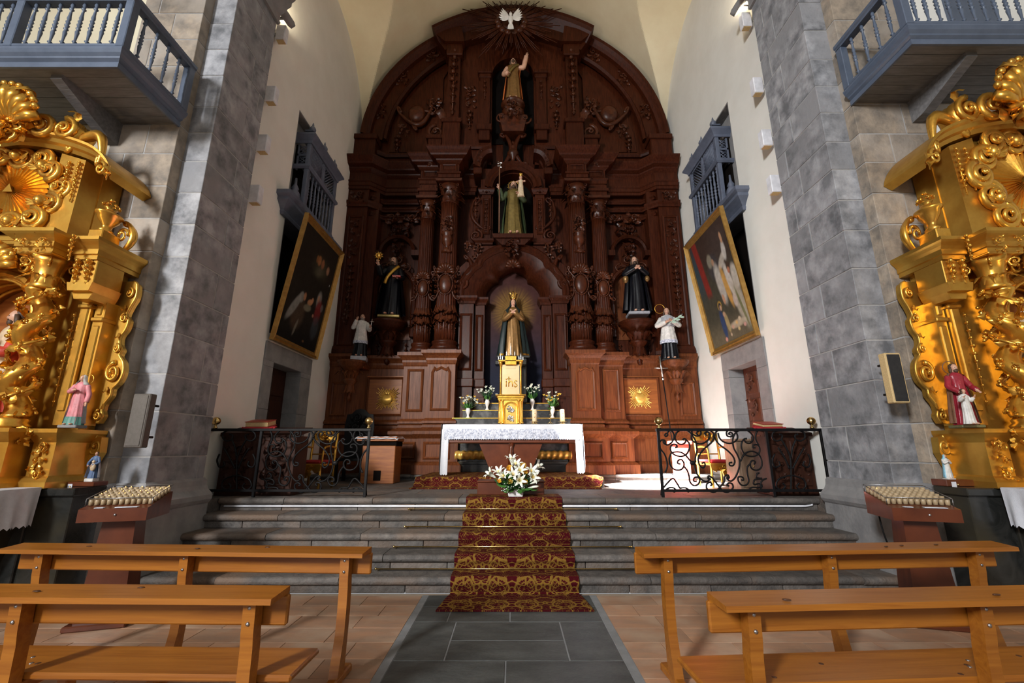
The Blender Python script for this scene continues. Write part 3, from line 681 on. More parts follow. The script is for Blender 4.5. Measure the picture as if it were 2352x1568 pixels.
# ================================================================ GREAT WOODEN ALTARPIECE
XC = .03
rt = thing('wooden_altarpiece', 'huge dark carved wooden altarpiece filling the arched end of the chancel', 'altarpiece', (XC, 11.3, RZ0))
wr, wc, wp, wl = M_['wood_retable'], M_['wood_retable_carved'], M_['wood_pedestal_lit'], M_['wood_panel_light']
def part(nm, mat, f, mir=False, parent=None, **kw):
    if isinstance(f, list):
        for q in f: part(nm, mat, q, mir, parent, **kw)
        return
    m = MB(); f(m)
    o = m.build(nm, mat, parent or rt, **kw)
    if mir: return o, m.mirrored(XC).build(nm, mat, parent or rt, **kw)
    return o
ZA = 10.5; RA = 4.62
part('back_panel', wr, lambda m: m.prism([(XC-4.68, RZ0), (XC+4.68, RZ0), (XC+4.68, ZA)]+[(.08+RA*math.cos(PI*i/40), ZA+RA*math.sin(PI*i/40)) for i in range(41)]+[(XC-4.68, ZA)], 11.5, 11.6))
# pedestal tier
PT = [(1.42, 11.5), (1.42, 10.52), (2.1, 10.52), (2.1, 10.8), (2.75, 10.8), (2.75, 11.2), (3.8, 11.2), (4.05, 10.95), (4.68, 10.95)]
path = lambda z, pt=PT: [(XC+x, y, z) for x, y in pt]
prof = [(-.3, 0), (.22, 0), (.22, .20), (.17, .25), (.13, .28), (.13, .80), (.16, .83), (.24, .90), (.24, .97), (.12, 1.02), (.06, 1.06), (.06, 1.12), (.0, 1.16), (-.3, 1.16)]
part('socle', wp, lambda m: m.sweep(prof, path(RZ0), side=1), True)
prof = [(-.3, 0), (.07, 0), (.07, .05), (.02, .1), (0, .12), (0, 1.42), (.02, 1.45), (.04, 1.52), (.04, 1.57), (.09, 1.63), (.15, 1.68), (.15, 1.76), (-.3, 1.76)]
part('pedestal_tier', wp, lambda m: m.sweep(prof, path(RZ0+1.16), side=1), True)
def panel(m, x0, x1, z0, z1, y, ogee=False, fr=.05):
    pts = [(x0, y, z0), (x1, y, z0), (x1, y, z1), (x0, y, z1)]
    if ogee: pts = [(x0, y, z0), (x1, y, z0), (x1, y, z1-.12), (x1-.05, y, z1-.02), ((x0+x1)/2+.12, y, z1-.06), ((x0+x1)/2, y, z1), ((x0+x1)/2-.12, y, z1-.06), (x0+.05, y, z1-.02), (x0, y, z1-.12)]
    m.sweep([(-.03, 0), (-.03, .03), (0, .045), (.03, .02), (.03, 0)], pts, N=(0, -1, 0), closed=True)
    m.prism([(p[0], p[2]) for p in pts], y-.008, y+.02)
part('pedestal_panel', wp, lambda m: panel(m, XC+1.55, XC+1.97, 2.5, 3.52, 10.52, True), True)
part('pedestal_panel', wp, lambda m: panel(m, XC+2.27, XC+2.62, 2.5, 3.5, 10.8), True)
part('socle_panel', wp, lambda m: panel(m, XC+1.5, XC+2.06, 1.38, 1.72, 10.39), True)
part('socle_panel', wp, lambda m: panel(m, XC+2.36, XC+2.7, 1.38, 1.72, 10.67), True)
part('heart_panel', wl, lambda m: m.box(XC+2.8, XC+3.78, 11.185, 11.2, 2.38, 3.42), True)
part('panel_moulding', wp, lambda m: m.sweep([(-.03, 0), (-.03, .02), (0, .05), (.03, .03), (.03, 0)], [(XC+2.84, 11.19, 2.42), (XC+3.74, 11.19, 2.42), (XC+3.74, 11.19, 3.36), (XC+2.84, 11.19, 3.36)], N=(0, -1, 0), closed=True), True)
part('outer_panel', wp, lambda m: panel(m, XC+4.2, XC+4.55, 2.4, 3.2, 10.95), True)
# columns
def column(x, y, z0, z1, r0, r1, seed):
    rr = random.Random(seed); H = z1-z0; nf = 20
    def fl(a, z): return 1-.085*max(0, -math.cos(nf*a))**.5
    prof = [(r0*1.25, 0), (r0*1.32, .05), (r0*1.32, .1), (r0*1.15, .14), (r0*1.12, .18), (r0*1.22, .21), (r0*1.22, .25), (r0*1.05, .28)]
    c = thing_part = None
    m = MB(); m.box(x-r0*1.35, x+r0*1.35, y-r0*1.35, y+r0*1.35, z0-.06, z0+.01, .01); m.lathe(prof, (x, y, z0), 28); base = m
    sh = MB(); zs = [z0+.28+(H-.28-.62)*i/10 for i in range(11)]
    sh.lathe([(r0+(r1-r0)*i/10, zs[i]-z0) for i in range(11)], (x, y, z0), nf*8, flute=fl); sh.lathe([(r1*1.02, 0), (r1*1.1, .02), (r1*1.1, .05), (r1, .07)], (x, y, z0+H-.66), 24)
    cp = MB(); zc = z1-.6
    cp.lathe([(r1, 0), (r1*1.02, .2), (r1*1.12, .38), (r1*1.35, .5)], (x, y, zc), 24)
    for k in range(8):
        a = 2*PI*k/8; d = Vector((math.cos(a), math.sin(a), 0)); cp.leaf(Vector((x, y, zc))+d*r1*1.0, (0, 0, 1), d, .3, r1*.85, 1.0, 5)
        a += PI/8; d = Vector((math.cos(a), math.sin(a), 0)); cp.leaf(Vector((x, y, zc+.16))+d*r1*1.02, (0, 0, 1), d, .32, r1*.8, 1.0, 5)
    for k in range(4):
        a = PI/4+PI/2*k; d = Vector((math.cos(a), math.sin(a), 0)); t = Vector((-d.y, d.x, 0))
        cp.volute(Vector((x, y, zc+.45))+d*r1*1.45, r1*.34, 1.6, .25, -PI/2, 1, t, .15, n=16); 
    s_ = r1*1.55; cp.prism([(x-s_, zc+.52), (x+s_, zc+.52), (x+s_*1.05, zc+.6), (x-s_*1.05, zc+.6)], y-s_, y+s_)
    return base, sh, cp
def column_carving(x, y, z0, r, seed, vase=True):
    out_ = []; cz = z0+1.75; rr = random.Random(seed)
    m = MB(); m.ball((x, y-r*.95, cz), (r*.62, r*.35, r*1.0), 16, 10)
    m.tube([(x+r*.74*math.cos(2*PI*k/22), y-r*.98, cz+r*1.12*math.sin(2*PI*k/22)) for k in range(22)], r*.06, 6, closed=True)
    for k in range(22):
        a = 2*PI*k/22; m.ball((x+r*.74*math.cos(a), y-r*1.02, cz+r*1.12*math.sin(a)), r*.085, 6, 4)
    m.shell((x, y-r*.95, cz+r*1.25), r*.9, n=9, spread=PI*1.05, bul=.25)
    m.cscroll((x-r*1.15, y-r*.8, cz+r*1.5), (x+r*1.15, y-r*.8, cz+r*1.5), r*1.05, r*.13, curl=.22)
    for sgn in (-1, 1):
        m.cscroll((x+sgn*r*.95, y-r*.7, cz+r*1.2), (x+sgn*r*.9, y-r*.75, cz-r*1.3), sgn*r*.35, r*.1, curl=.25)
        for k in range(5): m.leaf((x+sgn*r*.8, y-r*.6, cz+r*(1-.55*k)), (sgn*1, -.5, -.25), (0, -1, 0), r*.7, r*.4, .7, 4)
    out_.append(('cartouche', m)); m = MB()
    for k in range(11):
        a = PI+PI*(k+.5)/11; d = Vector((math.cos(a), math.sin(a), 0))
        for j, (zz, ll) in enumerate(((z0+1.18, .36), (z0+.95, .34))):
            m.leaf(Vector((x, y, zz+rr.uniform(-.05, .05)))+d*r*1.0, (d.x*.25, d.y*.25, -1), d, ll, r*.6, .55, 4)
        if k % 2: m.flower(Vector((x, y, z0+.98+.06*math.sin(k)))+d*r*1.08, r*.3, d, 5)
    out_.append(('leaf_collar', m))
    for k in range(6):
        a = PI+PI*(k+.5)/6; d = Vector((math.cos(a), math.sin(a), 0)); m = MB(); m.garland(Vector((x, y, z0+.8))+d*r*1.02, rr.uniform(.2, .42), r*.4, d, 3, k); out_.append(('leaf_drop', m))
    if vase:
        m = MB(); vz = z0+2.62; yy = y-r*.85
        m.lathe([(.02, 0), (r*.5, .02), (r*.5, .06), (r*.2, .12), (r*.22, .2), (r*.5, .3), (r*.56, .42), (r*.48, .5), (r*.6, .54), (r*.6, .58), (r*.1, .6)], (x, yy, vz), 14, flute=lambda a, z: 1+.06*math.cos(8*a))
        m.cluster((x, yy-r*.25, vz+.80), r*1.5, .5, (0, -1, 0), seed, 9); out_.append(('carved_vase', m))
    return out_
for (x, y, r0, r1, sd) in ((1.76, 10.85, .27, .225, 1), (2.4, 11.1, .225, .19, 2)):
    zt = 8.78 if sd == 1 else 8.45
    b, s_, c = column(XC+x, y, 3.98, zt, r0, r1, sd); cv = column_carving(XC+x, y, 3.98, r0*.96, sd, sd == 1)
    for mir in (0, 1):
        f = (lambda q: q.mirrored(XC)) if mir else (lambda q: q)
        f(b).build('column_base', wr, rt); sh = f(s_).build('column_shaft', wr, rt); f(c).build('column_capital', wc, rt); [f(q).build(nm_, wc, sh) for nm_, q in cv]
part('impost_block', wr, lambda m: (m.box(XC+2.16, XC+2.64, 10.9, 11.4, 8.45, 8.82), m.box(XC+2.12, XC+2.68, 10.86, 11.4, 8.62, 8.7)), True)
# entablature breaking forward over the columns
ET = [(1.1, 11.52), (1.1, 11.3), (1.5, 11.3), (1.5, 10.62), (2.04, 10.62), (2.04, 10.92), (2.62, 10.92), (2.62, 11.32), (3.72, 11.32), (4.08, 10.98), (4.7, 10.98)]
prof = [(-.25, 0), (0, 0), (0, .09), (.03, .1), (.03, .2), (.06, .22), (.06, .26), (.0, .28), (.0, .52), (.05, .56), (.09, .60), (.10, .64), (.22, .68), (.24, .72), (.30, .80), (.34, .86), (.34, .9), (-.25, .9)]
part('entablature', wr, lambda m: m.sweep(prof, path(8.76, ET), side=1), True)
part('frieze_panel', wr, [lambda m: panel(m, XC+1.58, XC+1.96, 9.08, 9.26, 10.62), lambda m: panel(m, XC+2.12, XC+2.54, 9.08, 9.26, 10.92)], True)
part('wall_moulding', wr, lambda m: [m.sweep([(-.1, 0), (.02, 0), (.04, .04), (.07, .07), (.07, .1), (-.1, .1)], [(XC+2.6, 11.4, z), (XC+3.75, 11.4, z), (XC+4.05, 11.1, z)], side=1) for z in (8.0, 8.25, 8.5)], True)
# outer pilasters with carved drops
def outp(m):
    m.box(XC+4.1, XC+4.68, 11.02, 11.5, 3.94, 8.76); m.prism([(XC+3.82, 3.94), (XC+4.1, 3.94), (XC+4.1, 8.76), (XC+3.82, 8.76)], 11.15, 11.5)
    panel(m, XC+4.2, XC+4.58, 4.2, 7.9, 11.02); m.sweep([(0, 0), (.05, 0), (.05, .06), (.09, .12), (.09, .18), (0, .18)], [(XC+3.8, 11.25, 8.2), (XC+4.1, 11.02, 8.2), (XC+4.7, 11.02, 8.2)], side=1)
    m.sweep([(0, 0), (.08, 0), (.08, .1), (.03, .2), (0, .2)], [(XC+3.8, 11.25, 3.98), (XC+4.1, 11.02, 3.98), (XC+4.7, 11.02, 3.98)], side=1)
part('outer_pilaster', wr, outp, True)
part('pilaster_carving', wc, [lambda m: m.cluster((XC+4.39, 10.99, 7.2), .3, 1.2, seed=4, n=14), lambda m: m.garland((XC+4.39, 10.99, 6.5), 1.5, .26, n=8, seed=3), lambda m: m.cluster((XC+4.39, 11.0, 8.5), .45, .4, seed=8, n=8), lambda m: (m.cluster((XC+4.39, 10.99, 5.0), .24, .5, seed=18, n=8), m.tube([(XC+4.39, 10.99, 5.25), (XC+4.39, 10.99, 4.75)], .025, 6))], True)
part('frieze_carving', wc, [lambda m: m.cluster((XC+2.3, 10.5, 9.18), .2, .14, seed=3, n=4), lambda m: m.cluster((XC+2.9, 11.36, 8.0), .5, .3, seed=6, n=8), lambda m: m.cluster((XC+3.45, 11.36, 8.0), .5, .3, seed=11, n=8)], True)
# side niches with arch, round pediment and console
nx, nzs, nr = 3.27, 5.9, .47
def sniche(m):
    p = [(XC+nx-nr, 11.42, 4.5), (XC+nx-nr, 11.42, nzs)]+[(XC+nx-nr*math.cos(PI*i/14), 11.42, nzs+nr*math.sin(PI*i/14)) for i in range(1, 14)]+[(XC+nx+nr, 11.42, nzs), (XC+nx+nr, 11.42, 4.5)]
    m.sweep([(0, 0), (0, .1), (.05, .16), (.12, .14), (.16, .06), (.16, 0)], p, N=(0, -1, 0), side=-1)
part('niche_arch', wr, sniche, True)
part('niche_back', wp, lambda m: m.prism([(XC+nx-nr, 4.45), (XC+nx+nr, 4.45)]+[(XC+nx+nr*math.cos(PI*i/14), nzs+nr*math.sin(PI*i/14)) for i in range(15)], 11.47, 11.5), True)
part('niche_keystone', wc, lambda m: (m.cluster((XC+nx, 11.25, 6.55), .55, .4, seed=11, n=10), m.volute((XC+nx-.3, 11.3, 6.5), .16, flip=-1), m.volute((XC+nx+.3, 11.3, 6.5), .16)), True)
def sped(m):
    m.sweep([(0, 0), (0, .2), (.05, .24), (.1, .2), (.12, 0)], [(XC+nx-.42*math.cos(PI*i/12), 11.45, 6.95+.42*math.sin(PI*i/12)) for i in range(13)], N=(0, -1, 0), side=-1)
    for s_ in (-1, 1): m.prism([(XC+nx+s_*.42, 6.82), (XC+nx+s_*.72, 6.82), (XC+nx+s_*.78, 6.98), (XC+nx+s_*.42, 6.98)], 11.2, 11.5)
    m.cluster((XC+nx, 11.35, 7.05), .5, .35, seed=12, n=7); m.cluster((XC+nx, 11.4, 7.6), .7, .35, seed=13, n=10)
part('niche_pediment', wr, sped, True)
def console(m, x, y, zt, r, H, petals=True):
    m.lathe([(0, -H), (r*.12, -H*.96), (r*.16, -H*.9), (r*.08, -H*.84), (r*.22, -H*.76), (r*.3, -H*.68), (r*.28, -H*.6), (r*.5, -H*.5), (r*.52, -H*.46), (r*.36, -H*.42), (r*.42, -H*.3), (r*.62, -H*.18), (r*.95, -H*.1), (r*.95, -H*.07), (r*1.05, -H*.05), (r*1.05, 0), (0, 0)], (x, y, zt), 24, flute=lambda a, z: 1+(.05*math.cos(10*a) if -H*.42 < z < -H*.09 else 0))
    if petals:
        for k in range(5):
            a = PI+PI*(k+.5)/5; d = Vector((math.cos(a), math.sin(a), 0)); m.leaf(Vector((x, y, zt-H*.45))+d*r*.4, (d.x*.5, d.y*.5, 1), d, H*.4, r*.45, .7, 5)
            m.leaf(Vector((x, y, zt-H*.6))+d*r*.3, (d.x*.2, d.y*.2, -1), d, H*.28, r*.35, .4, 4)
CONZ = P(1462, 738, 11.0).z
part('niche_console', wr, lambda m: console(m, XC+nx+.02, 11.12, CONZ, .46, 1.15), True)
part('console_drops', wc, [(lambda dx: lambda m: m.garland((XC+nx+dx, 11.45, CONZ-.45-abs(dx)*.1), .5, .13, n=4, seed=int(dx*10)))(dx) for dx in (-.62, -.38, .4, .64)], True)
SMZ = P(1540, 830, 10.75).z
part('saint_console', wp, lambda m: console(m, XC+4.05, 10.75, SMZ, .33, 1.0), True)
part('console_backing', wp, lambda m: m.box(XC+3.75, XC+4.35, 10.75, 11.2, SMZ-.16, SMZ-.02, .02), True)
# ---- central lower niche with trefoil arch
def lowpil(m):
    for (a, b, y) in ((.76, 1.02, 11.05), (1.04, 1.42, 10.92)):
        m.box(XC+a, XC+b, y, 11.5, 3.3, 5.45); panel(m, XC+a+.06, XC+b-.06, 3.55, 5.0, y)
        m.sweep([(0, 0), (.03, 0), (.05, .06), (.1, .14), (.1, .2), (0, .2)], [(XC+a, 11.4, 5.3), (XC+a, y, 5.3), (XC+b, y, 5.3), (XC+b, 11.4, 5.3)], side=1)
        m.box(XC+a-.03, XC+b+.04, y-.05, 11.5, 3.1, 3.32, .02); m.box(XC+a-.03, XC+b+.06, y-.08, 11.5, 2.2, 2.85, .01); m.box(XC+a, XC+b, y, 11.5, 2.8, 3.15)
part('niche_pilaster', wr, lowpil, True)
inn = smoothpts([(XC-.74, 0, 5.48), (XC-.72, 0, 5.75), (XC-.55, 0, 5.98), (XC-.40, 0, 6.06), (XC-.36, 0, 6.2), (XC, 0, 6.42)], 5)
inn = inn+[Vector((2*XC-p.x, 0, p.z)) for p in reversed(inn[:-1])]
out = smoothpts([(XC-1.32, 0, 5.5), (XC-1.28, 0, 5.8), (XC-1.02, 0, 6.2), (XC-.86, 0, 6.32), (XC-.78, 0, 6.5), (XC-.45, 0, 6.72), (XC, 0, 6.85)], 4)
out = out+[Vector((2*XC-p.x, 0, p.z)) for p in reversed(out[:-1])]
def tref(m):
    # concave trefoil soffit between inner and outer curves, and moulded rim
    A = [Vector((p.x, 11.2, p.z)) for p in inn]; n = len(A)
    B = []
    for i in range(n):
        t = i/(n-1)*(len(out)-1); k = min(int(t), len(out)-2); q = out[k].lerp(out[k+1], t-k); B.append(Vector((q.x, 10.86, q.z)))
    mid = [(a+b)/2+Vector((0, -.02, 0))+(b-a)*.0 for a, b in zip(A, B)]
    back = [Vector((p.x, 11.5, p.z)) for p in A]
    m.loft([back, A, [x+Vector((0, -.06, .02)) for x in mid], B], closed=False, caps=False)
    m.sweep([(-.02, 0), (-.02, .05), (.04, .1), (.1, .08), (.15, .12), (.2, .06), (.2, -.4), (-.02, -.4)], [Vector((p.x, 10.9, p.z)) for p in out], N=(0, -1, 0), side=-1)
part('trefoil_arch', wr, tref)
def spand(m):
    o = [(p.x, p.z) for p in out]; h = len(o)//2
    m.prism([(XC, 7.0)]+[o[h]]+[q for q in reversed(o[:h])]+[(XC-1.45, 5.5), (XC-1.45, 6.35), (XC-1.2, 6.6), (XC-1.1, 7.0)], 10.98, 11.5)
part('spandrel', wr, spand, True)
part('niche_volute', wr, [lambda m: m.volute((XC+1.38, 10.86, 5.85), .2, 1.8, .24, PI/2, 1, rise=.3), lambda m: m.cscroll((XC+1.42, 10.88, 6.0), (XC+1.18, 10.88, 6.55), -.2, .07), lambda m: m.volute((XC+1.02, 10.9, 7.25), .2, 2.0, .22, PI/2, 1, rise=.3), lambda m: m.cscroll((XC+.85, 10.95, 7.5), (XC+1.12, 10.95, 8.3), .16, .05)], True)
part('spandrel_carving', wc, [lambda m: (m.cluster((XC+.95, 10.9, 6.75), .3, .5, seed=21, n=9), m.tube([(XC+.95, 10.9, 7.0), (XC+.95, 10.9, 6.48)], .03, 6)), lambda m: (m.cluster((XC+1.25, 10.9, 6.9), .2, .3, seed=22, n=7), m.tube([(XC+1.25, 10.9, 7.05), (XC+1.25, 10.9, 6.74)], .025, 6))], True)
part('arch_keystone', wc, lambda m: (m.cluster((XC, 10.82, 6.78), .5, .25, seed=23, n=8), m.shell((XC, 10.86, 6.3), .2, n=7)))
part('spandrel_cornice', wr, lambda m: (m.sweep([(0, 0), (.04, 0), (.04, .05), (.09, .1), (.09, .16), (0, .16)], [(XC+.6, 11.4, 7.0), (XC+.6, 10.95, 7.0), (XC+1.0, 10.95, 7.0), (XC+1.0, 11.1, 7.0), (XC+1.3, 11.1, 7.0)], side=1)), True)
# painted backdrop behind the Virgin (vertex colours: gilded rays on dusk blue)
def vcol_plane(name, parent, corner, U, V, nu, nv, fn, mask=None, rough=.5):
    vs = [corner+U*(i/nu)+V*(j/nv) for j in range(nv+1) for i in range(nu+1)]
    fs = [(j*(nu+1)+i, j*(nu+1)+i+1, (j+1)*(nu+1)+i+1, (j+1)*(nu+1)+i) for j in range(nv) for i in range(nu) if mask is None or mask((i+.5)/nu, (j+.5)/nv)]
    off = WO[parent]; me = bpy.data.meshes.new(name); me.from_pydata([v-off for v in vs], [], fs)
    ca = me.color_attributes.new('paint', 'FLOAT_COLOR', 'POINT')
    for j in range(nv+1):
        for i in range(nu+1):
            c = fn(i/nu, j/nv); ca.data[j*(nu+1)+i].color = (*c, 1)
    mt = bpy.data.materials.new(name+'_paint'); mt.use_nodes = True; b = mt.node_tree.nodes['Principled BSDF']; b.inputs['Roughness'].default_value = rough; b.inputs['Specular IOR Level'].default_value = .08
    at = mt.node_tree.nodes.new('ShaderNodeAttribute'); at.attribute_name = 'paint'
    no = mt.node_tree.nodes.new('ShaderNodeTexNoise'); no.inputs['Scale'].default_value = 9; no.inputs['Detail'].default_value = 8
    tc = mt.node_tree.nodes.new('ShaderNodeTexCoord'); mt.node_tree.links.new(tc.outputs['Object'], no.inputs['Vector'])
    mr = mt.node_tree.nodes.new('ShaderNodeMapRange'); mr.inputs[3].default_value = .6; mr.inputs[4].default_value = 1.4; mt.node_tree.links.new(no.outputs[0], mr.inputs[0])
    mx = mt.node_tree.nodes.new('ShaderNodeVectorMath'); mx.operation = 'SCALE'; mt.node_tree.links.new(at.outputs['Color'], mx.inputs[0]); mt.node_tree.links.new(mr.outputs[0], mx.inputs['Scale'])
    mt.node_tree.links.new(mx.outputs[0], b.inputs['Base Color']); me.materials.append(mt)
    o = bpy.data.objects.new(name, me); col.objects.link(o); o.parent = parent; WO[o] = off; return o
def lerp3(a, b, t): return tuple(x+(y-x)*t for x, y in zip(a, b))
def ss(a, b, x):
    t = min(1, max(0, (x-a)/(b-a))); return t*t*(3-2*t)
vc = P(1178, 715, 11.45)
def dusk(u, v):
    x = XC-.78+u*1.56; z = 2.3+v*4.15
    base = lerp3((.008, .010, .024), (.045, .016, .014), ss(.25, .75, v))
    dx, dz = x-vc.x, z-vc.z; d = math.hypot(dx, dz*.85); a = math.atan2(dz, dx)
    ray_ = .62+.38*math.sin(a*46)*math.sin(a*11+1)
    g = (1-ss(.28, .72, d))*ray_
    return lerp3(base, (.20, .11, .022), max(0, g))
vcol_plane('niche_backdrop', rt, Vector((XC-.78, 11.46, 2.3)), Vector((1.56, 0, 0)), Vector((0, 0, 4.15)), 90, 200, dusk)
# ---- middle niche (Saint Joseph tier)
def half_board(m, xo, z0, zt, r, zs, y0, y1, n=12):
    m.prism([(XC, zt), (XC+xo, zt), (XC+xo, z0), (XC+r, z0), (XC+r, zs)]+[(XC+r*math.cos(PI/2*i/n), zs+r*math.sin(PI/2*i/n)) for i in range(1, n+1)], y0, y1)
part('upper_niche_board', wr, lambda m: half_board(m, .92, 7.16, 9.45, .57, 8.72, 11.05, 11.5), True)
part('upper_niche_pilaster', wr, lambda m: (m.box(XC+.62, XC+.88, 10.96, 11.2, 7.2, 8.55), panel(m, XC+.68, XC+.82, 7.35, 8.4, 10.96), m.sweep([(0, 0), (.03, 0), (.06, .06), (.08, .12), (.08, .17), (0, .17)], [(XC+.6, 11.1, 8.55), (XC+.6, 10.96, 8.55), (XC+.9, 10.96, 8.55), (XC+.9, 11.2, 8.55)], side=1)), True)
part('upper_niche_garland', wc, [lambda m: m.garland((XC+.75, 10.93, 8.3), .8, .12, n=6, seed=2), lambda m: m.cluster((XC+.75, 10.93, 8.65), .28, .2, seed=31, n=6), lambda m: m.garland((XC+1.05, 11.0, 8.5), .9, .2, n=5, seed=5)], True)
def upar(m):
    m.sweep([(-.02, 0), (-.02, .1), (.05, .16), (.11, .12), (.2, .2), (.2, -.2), (-.02, -.2)], [(XC-.6*math.cos(PI*i/16), 11.0, 8.74+.6*math.sin(PI*i/16)) for i in range(17)], N=(0, -1, 0), side=-1)
part('upper_niche_arch', wr, upar)
def wing(m):
    m.sweep([(-.1, -.3), (-.1, .22), (0, .26), (.06, .32), (.1, .32), (.1, -.3)], [(XC+1.02-.42*(1-math.cos(PI/2*i/8)), 10.95, 9.3+.55*math.sin(PI/2*i/8)) for i in range(9)], N=(0, -1, 0), side=1)
    m.box(XC+.88, XC+1.12, 10.75, 11.5, 9.1, 9.3, .02); m.cluster((XC+.95, 10.65, 9.5), .16, .5, seed=5, n=5)
part('broken_pediment', wr, wing, True)
part('upper_niche_shadow_back', M_['dark_shade'], lambda m: m.prism([(XC-.56, 7.1), (XC+.56, 7.1)]+[(XC+.56*math.cos(PI*i/14), 8.72+.56*math.sin(PI*i/14)) for i in range(15)], 11.46, 11.48))
JZ = P(1178, 545, 10.85).z
part('statue_bracket', wr, lambda m: (m.prism([(XC-.52, JZ-.12), (XC+.52, JZ-.12), (XC+.56, JZ), (XC-.56, JZ)], 10.62, 11.4), m.prism([(XC-.3, JZ-.3), (XC+.3, JZ-.3), (XC+.48, JZ-.12), (XC-.48, JZ-.12)], 10.68, 11.4), m.cluster((XC, 10.66, JZ-.32), .4, .3, seed=41, n=8)))
# little aedicule with an urn between the tiers
part('urn_aedicule', wr, lambda m: (m.cscroll((XC+.26, 11.05, 9.6), (XC+.2, 11.05, 10.55), -.18, .07, curl=.2), m.box(XC+.2, XC+.42, 10.98, 11.5, 9.42, 9.6, .02)), True)
part('aedicule_urn', wc, lambda m: (m.lathe([(.12, 0), (.12, .05), (.05, .12), (.06, .2), (.16, .32), (.17, .42), (.1, .5), (.06, .56), (.1, .6), (.03, .68), (.05, .75), (0, .86)], (XC, 11.05, 9.55), 14)))
part('aedicule_shadow_back', M_['dark_shade'], lambda m: m.box(XC-.3, XC+.3, 11.44, 11.49, 9.5, 10.6))  # near-black back paints the shade behind the urn
# ---- attic under the arch
part('attic_board', wr, lambda m: half_board(m, 1.95, 9.66, 14.6, .64, 12.85, 11.15, 11.5), True)
part('attic_niche_shadow_back', M_['dark_shade'], lambda m: m.prism([(XC-.64, 10.6), (XC+.64, 10.6)]+[(XC+.64*math.cos(PI*i/14), 12.85+.64*math.sin(PI*i/14)) for i in range(15)], 11.46, 11.49))  # near-black back paints the shade inside the top niche
def attp(m):
    m.box(XC+.7, XC+1.0, 11.02, 11.3, 10.9, 12.8); m.box(XC+.64, XC+1.08, 10.95, 11.3, 12.75, 12.88, .02); m.box(XC+.66, XC+1.04, 10.98, 11.3, 12.6, 12.75, .03); m.box(XC+.62, XC+1.08, 10.95, 11.3, 10.72, 10.92, .02); m.box(XC+.68, XC+1.02, 11.0, 11.3, 10.4, 10.75, .02)
part('attic_pilaster', wr, attp, True)
part('attic_frame', wr, lambda m: (m.box(XC+1.62, XC+1.98, 10.98, 11.3, 11.0, 13.9), m.box(XC+1.55, XC+2.06, 10.85, 11.4, 9.7, 11.02, .02), m.box(XC+1.5, XC+2.1, 10.8, 11.4, 10.86, 11.0, .02), m.box(XC+2.1, XC+2.5, 11.0, 11.45, 9.7, 10.5, .02), m.box(XC+2.06, XC+2.56, 10.95, 11.45, 10.42, 10.55, .02)), True)
part('attic_carving', wc, [lambda m: m.garland((XC+1.8, 10.94, 13.6), 2.4, .32, n=9, seed=6), lambda m: m.cluster((XC+1.3, 11.12, 12.0), .4, .8, seed=51, n=9), lambda m: m.garland((XC+1.3, 11.12, 11.5), .6, .26, n=4, seed=8), lambda m: m.garland((XC+.85, 11.0, 12.5), .7, .15, n=4, seed=9), lambda m: m.volute((XC+2.3, 11.2, 10.8), .26, 1.8, .24, PI/2, -1, rise=.4), lambda m: m.leaf((XC+1.98, 11.05, 11.1), (.7, 0, 1), (0, -1, 0), .6, .3)], True)
part('attic_moulding', wr, lambda m: m.sweep([(0, 0), (.03, 0), (.06, .05), (.06, .1), (0, .1)], [(XC+.7, 11.12, 10.15), (XC+1.55, 11.12, 10.15)], side=1), True)
part('attic_side_moulding', wr, lambda m: m.sweep([(-.1, 0), (.03, 0), (.06, .06), (.06, .12), (-.1, .12)], [(XC+2.5, 11.45, 10.12), (XC+3.85, 11.45, 10.12), (XC+4.4, 11.1, 10.12)], side=1), True)
def aped(m):
    c = XC; pts = [(c-2.42+4.84*i/24, 10.95, 14.05+.78*(1-((i-12)/12)**2)) for i in range(25)]
    m.sweep([(-.62, -.5), (-.62, .05), (-.3, .05), (-.28, .0), (-.1, .12), (0, .2), (.06, .28), (.14, .3), (.14, -.5)], pts, N=(0, -1, 0), side=-1)
part('attic_pediment', wr, aped)
def apb(m):
    m.box(XC+1.55, XC+2.05, 10.88, 11.4, 13.35, 13.75, .03); m.prism([(XC+1.5, 13.75), (XC+2.1, 13.75), (XC+2.44, 14.1), (XC+1.6, 14.35)], 10.8, 11.4)
part('pediment_block', wr, apb, True)
def band(m):
    pts = [(.08+4.22*math.cos(PI*i/48), 11.42, ZA-.1+4.22*math.sin(PI*i/48)) for i in range(1, 48)]
    m.sweep([(-.34, 0), (-.34, .12), (-.28, .18), (-.22, .12), (-.2, .08), (.12, .10), (.14, .22), (.22, .26), (.3, .34), (.38, .36), (.38, 0)], pts, N=(0, -1, 0), side=1)
    pass
part('arch_band', wr, band)
part('arch_band_carving', wc, [(lambda a: lambda m: m.cluster((.08+4.2*math.cos(a), 11.3, ZA-.1+4.2*math.sin(a)), .4, .55, (0, -1, 0), int(a*100), 8))(a) for a in (.3, .62, .92)], True)
part('arch_foot', wr, lambda m: (m.box(XC+4.05, XC+4.68, 11.05, 11.5, 9.66, 10.5, .02), m.box(XC+4.0, XC+4.7, 11.0, 11.5, 10.45, 10.62, .02)), True)
def shield(m):
    c = Vector((XC+2.95, 11.36, 11.55)); m.ball(c+Vector((0, -.05, 0)), (.27, .14, .3), 16, 10); m.cscroll(c+Vector((-.45, -.04, .2)), c+Vector((.5, -.04, .0)), .5, .07); m.cscroll(c+Vector((-.35, -.04, .1)), c+Vector((.1, -.04, -.42)), -.3, .06)
